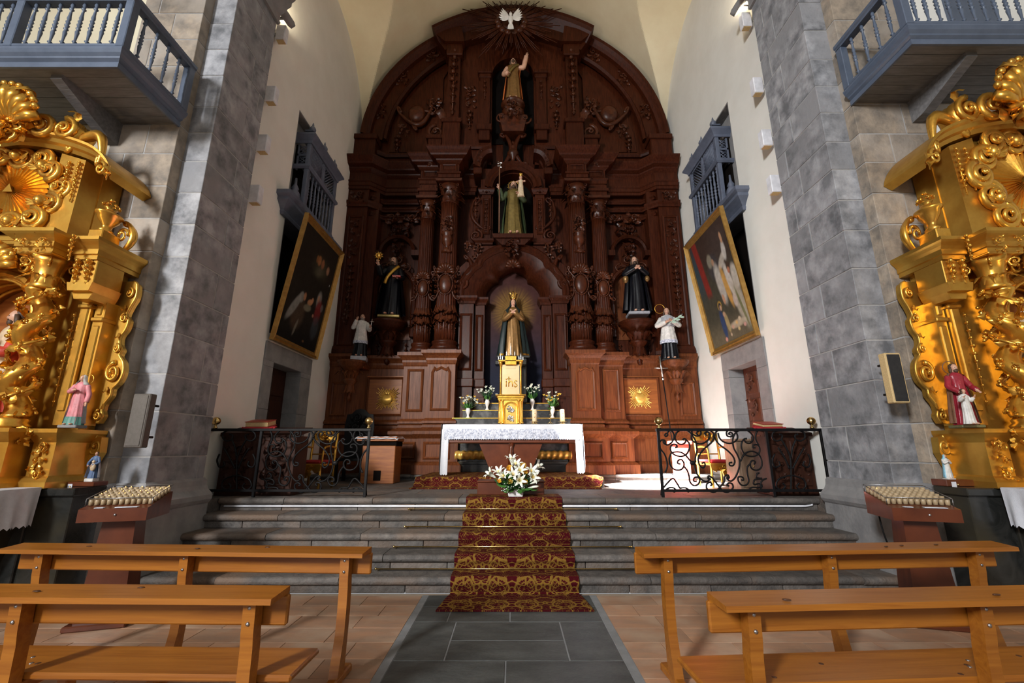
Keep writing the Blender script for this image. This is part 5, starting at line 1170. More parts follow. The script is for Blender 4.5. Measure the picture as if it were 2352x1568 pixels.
# brass stair rods
for i in range(4):
    y = NOSE[i+1]-.012; z = RISE*(i+1)+.03; ext = (1.62, 1.5, 1.46, 1.5)[i]
    t = thing('stair_rod', 'thin brass carpet rod across the stairs, %s from the floor' % ('lowest', 'second', 'third', 'uppermost')[i] if i in (1, 2) else 'thin brass carpet rod across the stairs, %s of the four' % ('lowest', '', '', 'uppermost')[i], 'stair rod', (0, y, z), 'brass stair rods')
    m = MB(); m.tube([(-ext, y, z), (ext+.02, y, z)], .008, 8); m.build('rod', M_['brass'], t)
    for x in (-ext, ext+.02): m = MB(); m.ball((x, y, z), .016, 8, 6); m.tube([(x*.985, y, z), (x*.985, y+.03, z-.028)], .006, 5); m.build('end_bracket', M_['brass'], t)
# white conduit
m = MB(); m.tube([(-4.22, 6.775, .775), (4.3, 6.775, .775), (4.4, 6.775, .79), (4.42, 6.775, .87)], .014, 8)
o = m.build('cable_conduit', M_['white_plastic'], loc=(0, 6.775, .775)); tag(o, 'thin white conduit running under the top step edge', 'conduit')
# ---- free-standing altar table
ATZ = 2.07; ay0, ay1 = 8.98, 9.75; ax0, ax1 = -1.36, 1.36
at = thing('altar_table', 'wooden altar table with tapered pedestal standing on the carpeted step', 'altar', (0, 9.35, ASZ))
m = MB(); m.box(ax0, ax1, ay0, ay1, ATZ-.37, ATZ-.01, .015); m.build('table_slab', M_['mahogany'], at)
m = MB(); m.loft([[(-.40, 9.1, ASZ+.01), (.36, 9.1, ASZ+.01), (.36, 9.6, ASZ+.01), (-.40, 9.6, ASZ+.01)], [(-.67, 9.06, ATZ-.37), (.62, 9.06, ATZ-.37), (.62, 9.64, ATZ-.37), (-.67, 9.64, ATZ-.37)]], smooth=False); m.build('pedestal', M_['mahogany'], at)
m = MB(); m.tube([(-.02, 9.07, 1.2), (-.03, 9.03, 1.45), (-.02, 9.04, 1.6), (0, 9.04, 1.7)], [.06, .05, .04, .05], 8); m.volute((-.02, 9.03, 1.66), .06); m.build('carved_emblem', M_['mahogany'], at)
cl = thing('altar_cloth', 'white altar cloth with a deep lace border hanging over the altar table', 'cloth', (0, 9.35, ATZ))
def clothsheet(m, x0, x1, y0, y1, z, drop_f, drop_s, seg=60, ends=True):
    # top, front drop with soft waves and scalloped hem
    top = [[(x0+(x1-x0)*i/seg, y1, z) for i in range(seg+1)], [(x0+(x1-x0)*i/seg, y0+.02, z) for i in range(seg+1)], [(x0+(x1-x0)*i/seg, y0-.006, z-.012) for i in range(seg+1)]]
    for k in range(1, 6):
        t = k/5; top.append([(x0+(x1-x0)*i/seg, y0-.012-.012*t*math.sin(i*.9+2*t)-.006, z-.012-drop_f*t*(1+(.0 if k < 5 else .035*(1 if i % 2 else -1)))) for i in range(seg+1)])
    m.loft(top, closed=False, caps=False)
m = MB(); clothsheet(m, ax0-.04, ax1+.06, ay0-.01, ay1+.02, ATZ+.004, .11, .0); m.build('linen_top', M_['cloth_white'], cl)
m = MB(); clothsheet(m, ax0-.0, ax1+.0, ay0-.03, ay0+.02, ATZ-.085, .20, 0, 120)
m.build('lace_border', M_['lace'], cl)
for x, sg, zb in ((ax0-.05, -1, 1.10), (ax1+.05, 1, 1.13)):
    m = MB(); rings = []
    for k in range(13):
        t = k/12; rings.append([(x+sg*(.015+.02*math.sin(3*t)*t)+sg*.012*math.sin(j*1.3+t*2), ay0-.03+.6*j/14, ATZ+.002-(ATZ-zb)*t*(1+(.012*(1 if j % 2 else -1) if k == 12 else 0))) for j in range(15)])
    rings.insert(0, [(x-sg*.06, ay0-.03+.6*j/14, ATZ+.006) for j in range(15)])
    m.loft(rings, closed=False, caps=False); m.build('end_drop', M_['cloth_white'], cl)
    m = MB(); ya = ay0-.035; q = ax0-.05 if sg < 0 else ax1+.05
    rings = [[(q+(.0 if sg < 0 else -.14)+.14*j/6+.01*sg*t_, ya-.008*math.sin(j*1.4+t_*3), ATZ-.1-(ATZ-.1-zb+.02*(j % 2))*t_) for j in range(7)] for t_ in [k/8 for k in range(9)]]
    m.loft(rings, closed=False, caps=False); m.build('front_fall', M_['cloth_white'], cl)
# ---- old high altar behind with gilded gadroon roll, and marble gradines
ha = thing('high_altar', 'black marble high altar with a gilded roll moulding and stepped shelves', 'altar', (0, 10.6, RZ0))
m = MB(); m.box(-1.3, 1.36, 10.42, 11.3, RZ0, 1.28, .01); m.box(-1.36, 1.42, 10.38, 11.3, 1.24, 1.30, .01); m.build('base', M_['marble_black'], ha)
m = MB(); m.box(-1.25, 1.31, 10.52, 11.3, 1.3, 2.0); m.build('frontal', M_['marble_grey'], ha)
rollz = P(1176, 1045, 10.4).z
m = MB(); rings = []
for i in range(221):
    x = -1.32+2.70*i/220; ph = x*2*PI/.14
    rings.append([(x, 10.44+.10*(1+.10*math.sin(5*0+a+ph))*math.cos(a), rollz+.10*(1+.10*math.sin(a+ph))*math.sin(a)) for a in [2*PI*k/14 for k in range(14)]])
m.loft(rings); m.build('gilded_roll', M_['gilt'], ha)
m = MB(); m.box(-1.36, 1.42, 10.36, 11.3, 1.94, 2.02, .01); m.build('mensa', M_['marble_black'], ha)
GR = []
for (a, b, y, py_) in ((-1.42, 1.4, 10.5, 959), (-1.2, 1.22, 10.72, 941), (-.9, .92, 10.94, 925)):
    z = P(1176, py_, y).z; GR.append(z); zb = GR[-2] if len(GR) > 1 else 2.0
    m = MB(); m.box(a, b, y, 11.46, zb-.02, z-.02); gs = m.build('gradine', M_['marble_grey'], ha)
    m = MB(); m.box(a-.01, b+.01, y-.02, 11.46, z-.022, z, .004); m.build('gilded_edge', M_['gold_plain'], ha)
# ---- tabernacle
tz = P(1173, 972, 10.35).z-.06; tx = P(1173, 940, 10.3).x
z1 = P(1173, 906, 10.25).z; z2 = P(1173, 826, 10.35).z
tb = thing('tabernacle', 'gilded tabernacle with silver door and ivory throne panel lettered ihs', 'tabernacle', (tx, 10.45, 2.02))
m = MB(); m.box(tx-.24, tx+.24, 10.3, 10.66, 2.02, z1-.06); m.build('cabinet', M_['gold_plain'], tb)
for s_ in (-1, 1):
    for k in (0, 1): m = MB(); m.lathe([(.035, 0), (.035, .03), (.024, .05), (.021, z1-.22-tz), (.034, z1-.19-tz), (.034, z1-.13-tz)], (tx+s_*(.265-.08*k), 10.3, tz+.05), 12); m.build('colonnette', M_['gold'], tb)
m = MB(); m.box(tx-.32, tx+.32, 10.22, 10.7, z1-.08, z1-.03, .01); m.box(tx-.36, tx+.36, 10.18, 10.7, z1-.03, z1, .01); m.box(tx-.30, tx+.30, 10.25, 10.7, z1-.12, z1-.08, .005); m.build('cornice', M_['gold'], tb)
dz0, dz1 = tz+.05, z1-.2
m = MB(); m.prism([(tx-.13, dz0), (tx+.13, dz0)]+[(tx+.13*math.cos(PI*i/12), dz1-.13+.13*math.sin(PI*i/12)) for i in range(13)], 10.27, 10.3); d_ = m.build('door', M_['gold_bright'], tb)
m = MB(); m.sweep([(-.015, 0), (-.015, .02), (.015, .03), (.03, 0)], [(tx-.14, 10.28, dz0), (tx-.14, 10.28, dz1-.13)]+[(tx-.14*math.cos(PI*i/12), 10.28, dz1-.13+.14*math.sin(PI*i/12)) for i in range(1, 12)]+[(tx+.14, 10.28, dz1-.13), (tx+.14, 10.28, dz0)], N=(0, -1, 0), side=-1); m.build('door_frame', M_['gold'], tb)
for zz in (dz0+.12, dz0+.32): m = MB(); m.cluster((tx, 10.255, zz), .17, .12, seed=int(zz*100), n=10); m.build('silver_relief', M_['silver'], d_)
m = MB(); m.box(tx-.21, tx+.21, 10.45, 10.62, z1, z2-.1); m.build('throne_panel', pmat('ivory_panel', (.78, .64, .38), (.72, .56, .30), 3, .18, .35), tb)
pn = [o for o in tb.children if o.name.startswith('throne_panel')][0]
m = MB(); m.box(tx-.12, tx+.12, 10.44, 10.46, z2-.2, z2-.1); m.build('panel_relief', MATS['ivory_panel'], pn); m = MB(); m.box(tx-.15, tx+.15, 10.445, 10.46, z1+.02, z1+.16); m.build('panel_relief', MATS['ivory_panel'], pn)
# raised letters i h s
lz = P(1173, 880, 10.44).z; m = MB()
m.tube([(tx-.11, 10.437, lz-.08), (tx-.11, 10.437, lz+.06)], .012, 5); m.ball((tx-.11, 10.437, lz+.1), .014, 6, 4); m.build('letter_i', M_['gold'], pn)
m = MB(); m.tube([(tx-.05, 10.437, lz-.08), (tx-.05, 10.437, lz+.16)], .012, 5); m.tube([(tx-.05, 10.437, lz), (tx-.02, 10.437, lz+.05), (tx+.02, 10.437, lz+.05), (tx+.04, 10.437, lz), (tx+.04, 10.437, lz-.08)], .012, 5); m.tube([(tx-.09, 10.437, lz+.11), (tx+.0, 10.437, lz+.11)], .008, 5); m.build('letter_h', M_['gold'], pn)
m = MB(); m.tube(smoothpts([(tx+.15, 10.437, lz+.05), (tx+.11, 10.437, lz+.07), (tx+.08, 10.437, lz+.04), (tx+.12, 10.437, lz-.01), (tx+.15, 10.437, lz-.05), (tx+.11, 10.437, lz-.085), (tx+.08, 10.437, lz-.06)], 4), .012, 5); m.build('letter_s', M_['gold'], pn)
for s_ in (-1, 1):
    m = MB(); m.lathe([(.04, 0), (.04, .03), (.022, .05), (.02, z2-z1-.16), (.04, z2-z1-.1), (.05, z2-z1-.06), (.05, z2-z1-.03)], (tx+s_*.245, 10.42, z1), 12); m.build('throne_column', M_['gold'], tb)
    m = MB(); m.box(tx+s_*.3-.08, tx+s_*.3+.08, 10.42, 10.7, z2-.1, z2, .01); m.build('canopy_return', M_['marble_black'], tb)
m = MB(); m.box(tx-.3, tx+.3, 10.36, 10.72, z2-.035, z2, .008); m.box(tx-.14, tx+.14, 10.36, 10.4, z2-.12, z2+.1, .01); m.build('canopy', M_['gold'], tb)
for i, (dx, hh) in enumerate(((-.25, .2), (-.2, .13), (-.1, .16), (0, .34), (.1, .16), (.2, .13), (.25, .2), (-.3, .12), (.3, .12))):
    m = MB(); m.lathe([(.018, 0), (.022, hh*.15), (.012, hh*.3), (.018, hh*.4), (.006, hh*.8), (0, hh)], (tx+dx, 10.4, z2+(.1 if abs(dx) < .12 else 0)), 8); m.build('pinnacle', M_['silver'], tb)
# dark pedestal bearing the Virgin, behind the tabernacle
m = MB(); m.box(vb.x-.34, vb.x+.34, 10.75, 11.3, GR[2]-.02, vb.z-.06, .02); m.box(vb.x-.42, vb.x+.42, 10.7, 11.35, vb.z-.06, vb.z, .015); m.build('throne_pedestal', M_['marble_black'], ha)
# candles and small cross on the altar table
def altar_candle(px_, label):
    c = P(px_, 976, 9.2); c.z = ATZ+.008; t = lthing('candlestick', label, 'candle', c, 'altar candles')
    zt = P(px_, 940, 9.2).z-c.z; zb = P(px_, 968, 9.2).z-c.z
    m = MB()
    for k in range(3): a = 2*PI*k/3+.5; m.tube([(0, 0, zb*.7), (.09*math.cos(a), .09*math.sin(a), .006)], [.012, .006], 5)
    m.build('tripod', M_['brass'], t)
    m = MB(); m.lathe([(.02, zb*.55), (.05, zb*.7), (.10, zb*.98), (.105, zb*1.0), (.05, zb*.9), (.03, zb*.8)], n=16); m.build('dish', M_['brass'], t)
    m = MB(); m.lathe([(0, zb*.85), (.052, zb*.85), (.052, zt-.005), (.045, zt), (0, zt-.008)], n=18); cd = m.build('candle', M_['wax'], t)
    m = MB(); m.tube([(0, 0, zt-.01), (.003, 0, zt+.02)], .003, 4); m.build('wick', M_['black_cloth'], cd)
    m = MB(); m.cluster((0, -.054, (zb+zt)/2), .05, .15, seed=3, n=5); m.build('gilt_motif', M_['gold'], cd)
altar_candle(1228, 'ivory candle in brass tripod on the altar, nearer the tabernacle')
altar_candle(1292, 'ivory candle in brass tripod at the right end of the altar')
c = P(1264, 976, 9.2); c.z = ATZ+.008; t = lthing('altar_flower_stand', 'slender metal stem stand with green leaves between the two altar candles', 'stand', c)
zt = P(1264, 935, 9.2).z-c.z
m = MB(); [m.tube([(0, 0, .06), (.07*math.cos(a), .07*math.sin(a), .005)], .006, 5) for a in (0.4, 2.5, 4.6)]; m.tube([(0, 0, .05), (0, 0, zt*.9)], .007, 6); m.tube([(-.05, 0, .12), (.05, 0, .12)], .006, 5); m.build('stem', M_['brass'], t)
m = MB(); [m.leaf((0, 0, zt*.85), (math.cos(a), math.sin(a), .6), (0, 0, 1), .1, .045, .5, 4, False) for a in (0, 1.2, 2.4, 3.6, 4.8)]; m.build('leaves', M_['leaf'], t)
# ================================================================ FLOWERS
def rv(rr, s): return Vector((rr.uniform(-s, s), rr.uniform(-s, s), rr.uniform(-s, s)))
def vase_flowers(px_, pyb, pyt, D, z, label, seed, yellow=True):
    c = Vector((P(px_, pyb, D).x, D, z)); H = P(px_, pyt, D).z-z; t = lthing('flower_vase', label, 'vase', c, 'vases of flowers on the altar shelves')
    rr = random.Random(seed); vh = H*.42
    m = MB(); m.lathe([(.05, 0), (.05, .01), (.025, vh*.2), (.03, vh*.35), (.06, vh*.65), (.062, vh*.8), (.045, vh*.95), (.055, vh)], n=16); m.build('vase', M_['porcelain'], t)
    st = MB(); 
    for i in range(26):
        a = rr.uniform(0, 2*PI); rad = rr.uniform(.04, .25); tip = Vector((rad*math.cos(a), rad*math.sin(a)*.6, vh+(H-vh)*rr.uniform(.35, .98)*(1-.5*rad)))
        st.tube([(0, 0, vh*.8), (tip.x*.4, tip.y*.4, vh+(tip.z-vh)*.5), tip], [.005, .004, .003], 4)
        f = MB()
        if rr.random() < .95:
            for k in range(5): f.leaf(tip, Vector((math.cos(k*1.256), math.sin(k*1.256), .5)), (0, 0, 1), .052, .042, .5, 2, False)
            f.ball(tip, .013, 6, 4)
            f.build('blossom', M_['petal_yellow' if (yellow and rr.random() < .3) else 'petal_white'], t)
    st.build('stems', M_['leaf_dark'], t)
    for i in range(12):
        a = rr.uniform(0, 2*PI); l = MB(); l.leaf((0, 0, vh*.9), (math.cos(a), math.sin(a)*.6, rr.uniform(.2, 1.6)), (0, 0, 1), rr.uniform(.14, .32), .06, .4, 4, False); l.build('leaf', M_['leaf'], t)
vase_flowers(1075, 955, 907, 10.58, GR[0], 'white vase of white and yellow flowers, leftmost on the altar shelves', 1)
vase_flowers(1119, 935, 885, 10.80, GR[1], 'white vase of white flowers beside the tabernacle on its left', 2, False)
vase_flowers(1223, 935, 880, 10.80, GR[1], 'white vase of white flowers and tall green leaves right of the tabernacle', 3, False)
vase_flowers(1269, 955, 898, 10.58, GR[0], 'white vase of yellow and white flowers, rightmost on the altar shelves', 4)
# kneeler block with the large arrangement at the head of the stairs
kx0, kx1 = P(1096, 1125, 7.0).x, P(1250, 1125, 7.0).x
t = thing('low_wooden_block', 'low reddish wooden block behind the lily arrangement at the stair head', 'block', (0, 7.15, PLZ+.016))
m = MB(); m.box(kx0, kx1, 7.02, 7.35, PLZ+.016, PLZ+.2, .008); m.build('body', M_['mahogany'], t); m = MB(); m.box(kx0-.01, kx1+.01, 7.0, 7.37, PLZ+.2, PLZ+.225, .006); m.build('lid', M_['mahogany'], t)
c = P(1184, 1138, 6.86); c.z = PLZ+.016
fa = lthing('lily_arrangement', 'large arrangement of white lilies and yellow roses in a white pot', 'flowers', c)
def fp(px_, py_, D=6.86): return P(px_, py_, D)-c
rr = random.Random(5)
m = MB(); m.loft([[(.11*a*k, .07*b*k, z) for a, b in ((-1, -1), (1, -1), (1, 1), (-1, 1))] for k, z in ((.92, 0), (1.0, .02), (1.08, .1), (1.06, .1), (.95, .03))], smooth=False); m.build('pot', M_['porcelain'], fa)
def lily(tip, d, s):
    d = Vector(d).normalized(); u = d.orthogonal().normalized(); q = d.cross(u); m = MB()
    for k in range(6):
        a = 2*PI*k/6; r = u*math.cos(a)+q*math.sin(a); sd = d.cross(r); rows = []
        for (tt, out_, ww) in ((0, .05, .04), (.35, .11, .09), (.65, .2, .13), (.85, .38, .11), (.92, .55, .06), (.86, .66, .005)):
            p = tip+d*(s*tt)+r*(s*out_); rows.append([p-sd*s*ww, p+d*s*.01+r*s*(-.015), p+sd*s*ww])
        m.loft(rows, closed=False, caps=False)
    o = m.build('lily', M_['petal_white'], fa)
    g = MB(); g.tube([tip, tip+d*s*.8], [s*.02, s*.015], 4)
    for k in range(5): a = 2*PI*k/5; g.tube([tip+d*s*.3, tip+d*s*.75+(u*math.cos(a)+q*math.sin(a))*s*.12], [s*.008, s*.016], 4)
    g.build('stamens', M_['petal_yellow'], o)
    return tip
stems = MB(); root = Vector((0, 0, .09))
lil = [((1132, 1092), (-.8, -.3, .6)), ((1148, 1090), (-.3, -.5, .9)), ((1158, 1098), (-.2, -.6, .6)), ((1176, 1062), (-.1, -.3, 1)), ((1184, 1072), (.1, -.5, .8)), ((1179, 1092), (0, -1, .5)), ((1193, 1083), (.2, -.9, .6)), ((1193, 1103), (.1, -1, .1)), ((1219, 1085), (.3, -.8, .5)), ((1230, 1074), (.8, -.3, .6)), ((1221, 1096), (.4, -.9, .2))]
for (q, d) in lil:
    tip = fp(*q, 6.86-.12*abs(d[1]))-Vector(d).normalized()*.05; lily(tip, d, .17); stems.tube([root, root.lerp(tip, .5)+Vector((0, 0, .04)), tip], [.007, .006, .006], 5)
for (q, L) in (((1240, 1102), .16), ((1238, 1116), .17), ((1190, 1088), .12)):
    tip = fp(*q, 6.78); d = (tip-root).normalized(); m = MB(); m.tube([tip-d*L, tip-d*L*.5, tip-d*.2*L, tip], [.006, .02, .018, .003], 7); m.build('lily_bud', M_['petal_white'], fa); stems.tube([root, tip-d*L], .006, 5)
def rose(p, r, d):
    d = Vector(d).normalized(); u = d.orthogonal().normalized(); q = d.cross(u); m = MB()
    for ring_, (n, rad, lift_, sz) in enumerate(((3, .18, .5, .5), (4, .4, .35, .6), (5, .65, .1, .75))):
        for k in range(n):
            a = 2*PI*(k+.4*ring_)/n; e = u*math.cos(a)+q*math.sin(a); s_ = d.cross(e)
            rows = [[p+e*(r*rad*f1)+d*(r*(lift_*.4+h1))+s_*(r*sz*w1*g) for g in (-1, -.5, 0, .5, 1)] for f1, h1, w1 in ((.3, -.4, .3), (.9, 0, .75), (1.1, .45, .8), (1.25, .6, .45))]
            m.loft(rows, closed=False, caps=False)
    m.ball(p, r*.35, 8, 6); m.build('rose', M_['petal_yellow'], fa); stems.tube([root, p-d*r*.3], .006, 5)
for q in ((1170, 1076), (1201, 1070), (1204, 1084), (1146, 1105), (1170, 1106), (1204, 1107)): rose(fp(*q, 6.76), .052 if q[0] != 1146 else .038, (rr.uniform(-.3, .3), -1, .5))
stems.build('stems', M_['leaf_dark'], fa)
for i in range(74):
    a = rr.uniform(PI*.95, PI*2.05) if i < 34 else rr.uniform(0, 2*PI); el = rr.uniform(-.35, 1.1); d = Vector((math.cos(a), math.sin(a)*.6, el)).normalized(); st = root+d*rr.uniform(.03, .16)+Vector((0, 0, .03))
    m = MB(); m.leaf(st, d, (0, -.4, 1), rr.uniform(.13, .25), rr.uniform(.06, .10), rr.uniform(.2, .7), 5, False); m.build('leaf', M_['leaf' if i % 2 else 'leaf_dark'], fa)
m = MB()
for i in range(70):
    a = rr.uniform(PI, 2*PI); d = Vector((math.cos(a), math.sin(a)*.7, rr.uniform(-.1, .7))).normalized(); m.ball(root+d*rr.uniform(.14, .22), .007, 5, 4)
m.build('gypsophila', M_['petal_white'], fa, kind='stuff')
# ================================================================ PEWS
def pew(label, end, ang, sgn, L, posts, seat, grp):
    # end: far top corner at the aisle; x runs outwards (sgn), y<0 towards the viewer
    t = lthing('pew', label, 'pew', Vector((end.x, end.y, 0)), grp, ang)
    zt = end.z; X = lambda a: sgn*a; mp = M_['pine']
    def bx(m, a, b, y0, y1, z0, z1, bv=.008): m.box(min(X(a), X(b)), max(X(a), X(b)), y0, y1, z0, z1, bv)
    m = MB(); xprism(m, [(.015, zt), (-.17, zt-.012), (-.172, zt-.04), (-.02, zt-.036), (.015, zt-.036)], min(X(.015), X(L)), max(X(.015), X(L))); sh = m.build('book_rest', mp, t)
    m = MB(); bx(m, 0, L-.03, -.02, .012, zt-.185, zt-.036); bb = m.build('back_board', mp, t)
    for a in posts:
        # curved post
        zs = [0, .12, .3, .45, .6, zt-.2, zt-.04]; ys = [-.10, -.075, -.05, -.045, -.05, -.06, -.07]; rings = []
        for z, y in zip(zs, ys):
            wd = .033; dp = .035 if z > .2 else .05
            rings.append([(X(a)-wd, y-dp, z), (X(a)+wd, y-dp, z), (X(a)+wd, y+dp, z), (X(a)-wd, y+dp, z)])
        m = MB(); m.loft(rings, smooth=False); ps = m.build('post', mp, t)
        m = MB(); bx(m, a-.035, a+.035, -.24, .42 if seat else .12, .0, .055, .01); m.build('foot', mp, t)
        for z in (zt-.075, zt-.15):
            m = MB(); m.lathe([(0, 0), (.011, 0), (.009, .006), (0, .008)], n=10, M=Matrix.Translation((X(a), -.098, z)) @ Matrix.Rotation(PI/2, 4, 'X')); m.build('bolt', M_['steel'], ps)
        if seat:
            m = MB(); bx(m, a-.03, a+.03, .25, .32, .05, .41, .006); m.build('front_leg', mp, t); m = MB(); bx(m, a-.03, a+.03, -.06, .33, .36, .415, .006); m.build('seat_bearer', mp, t)
    if seat:
        m = MB(); bx(m, -.05, L, -.005, .33, .415, .45, .01); st = m.build('seat', mp, t)
        rr = random.Random(int(L*100))
        for k in range(5): x, y = rr.uniform(.05, L-.2), rr.uniform(.03, .3); m = MB(); m.lathe([(0, 0), (.014, 0), (.012, .001), (0, .0014)], (X(x), y, .4502), 8); m.build('knot', M_['knot'], st)
        for a in posts:
            for dx in (.05, .12):
                m = MB(); m.lathe([(0, 0), (.011, 0), (.009, .003), (0, .004)], (X(a+dx), .05+dx, .45), 8); m.build('screw', M_['steel'], st)
    rr = random.Random(int(L*77+sgn))
    for k in range(3):
        x = rr.uniform(.2, L-.3); m = MB(); M = Matrix.Translation((X(x), rr.uniform(-.15, -.02), zt-.003)) @ Matrix.Rotation(rr.uniform(-.4, .4), 4, 'Z') @ Matrix.Diagonal((2.2, 1, 1, 1)); m.lathe([(0, 0), (.010, 0), (.008, .0035), (0, .004)], n=8, M=M); m.build('knot', M_['knot'], sh)
zt = .87
pew('front pine kneeling rail on the left of the aisle', G(857, 1256, zt), -math.radians(2.9), -1, 2.83, (.17, 1.40, 2.55), False, 'front kneeling rails')
pew('pine pew with seat in the second row on the left', G(670, 1346, zt), -math.radians(1.2), -1, 2.83, (.16, 1.40, 2.62), True, 'pine pews of the second row')
pew('front pine kneeling rail on the right of the aisle', G(1455, 1256, zt), math.radians(4.3), 1, 2.98, (.22, 1.5, 2.72), False, 'front kneeling rails')
pew('pine pew with seat in the second row on the right', G(1620, 1360, zt), math.radians(3.6), 1, 2.9, (.19, 1.43, 2.68), True, 'pine pews of the second row')

# ================================================================ VOTIVE CANDLE STANDS
def votive_stand(label, c, ang, lit):
    t = lthing('votive_candle_stand', label, 'candle stand', Vector((c.x, c.y, 0)), None, ang); mh = M_['mahogany']; w2, d2 = .27, .26; zb, zf, zk = .93, 1.045, 1.15
    m = MB(); xprism(m, [(-d2, zb), (-d2, zf), (d2, zk), (d2, zb)], -w2, w2); m.build('tray_box', mh, t)
    m = MB(); m.loft([[(-.19, -.14, 0), (.19, -.14, 0), (.19, .14, 0), (-.19, .14, 0)], [(-.13, -.11, zb), (.13, -.11, zb), (.13, .11, zb), (-.13, .11, zb)]], smooth=False); m.build('post', mh, t)
    m = MB(); m.box(-.24, .24, -.2, .2, 0, .05, .01); m.build('foot_plate', mh, t)
    sl = (zk-zf)/(2*d2); zz = lambda y: zf+(y+d2)*sl
    nx, ny = 11, 6; cm = MB(); cm.lathe([(0, 0), (.019, 0), (.0205, .03), (.0195, .062), (.014, .062), (.014, .05), (0, .05)], n=12); me = cm.mesh('votive_candle', (0, 0, 0)); me.materials.append(M_['votive'])
    fm = MB(); fm.lathe([(0, .052), (.005, .057), (.0055, .062), (.0025, .069), (0, .073)], n=8); fme = fm.mesh('flame', (0, 0, 0)); fme.materials.append(M_['flame'])
    rr = random.Random(int(abs(c.x)*100)); k = 0
    for j in range(ny):
        for i in range(nx):
            x = -w2+.03+(2*w2-.06)*i/(nx-1); y = -d2+.12+(2*d2-.16)*j/(ny-1)
            o = bpy.data.objects.new('votive_candle', me); col.objects.link(o); o.parent = t; o.location = (x, y, zz(y))
            if (lit > 5 and j >= 1 and rr.random() < .45) or (lit <= 5 and (i, j) == (1, 4)):
                f = bpy.data.objects.new('flame', fme); col.objects.link(f); f.parent = o
    m = MB()
    for (a, b) in ((-.16, -.09), (.0, .18)): 
        q = MB(); q.box(a, b, -d2+.01, -d2+.06, zz(-d2)+.006, zz(-d2)+.012); q.build('paper_label', M_['cloth_white'], t)
    m = MB(); m.lathe([(0, 0), (.012, 0), (.01, .008), (0, .01)], n=10, M=Matrix.Translation((.02, -d2, .99)) @ Matrix.Rotation(PI/2, 4, 'X')); m.build('lock', M_['steel'], t)
    g = MB(); tz_ = .07
    for (xa, ya, xb, yb) in ((-w2+.005, -d2+.085, w2-.005, -d2+.085), (w2-.005, -d2+.085, w2-.005, d2-.005), (-w2+.005, d2-.005, w2-.005, d2-.005), (-w2+.005, -d2+.085, -w2+.005, d2-.005)):
        g.tube([(xa, ya, zz(ya)+tz_), (xb, yb, zz(yb)+tz_)], .004, 4); g.tube([(xa, ya, zz(ya)), (xa, ya, zz(ya)+tz_)], .004, 4)
    g.build('guard_wire', M_['steel'], t)
votive_stand('mahogany stand of lit votive candles beside the left pier', Vector((-3.84, 4.62, 0)), .3, 40)
votive_stand('mahogany stand of mostly unlit votive candles beside the right pier', Vector((3.98, 4.62, 0)), -.28, 1)
m = MB(); m.tube(smoothpts([(4.57, 5.2, 1.14), (4.4, 5.18, 1.1), (4.1, 5.1, 1.06), (3.92, 4.95, 1.0), (3.88, 4.9, .8), (3.92, 4.9, .6), (4.05, 4.95, .4), (4.1, 5.0, .02)], 5), .008, 6)
tag(m.build('power_cable', M_['iron'], loc=(4, 5, .8)), 'black cable looping from the right candle stand to the pier', 'cable')

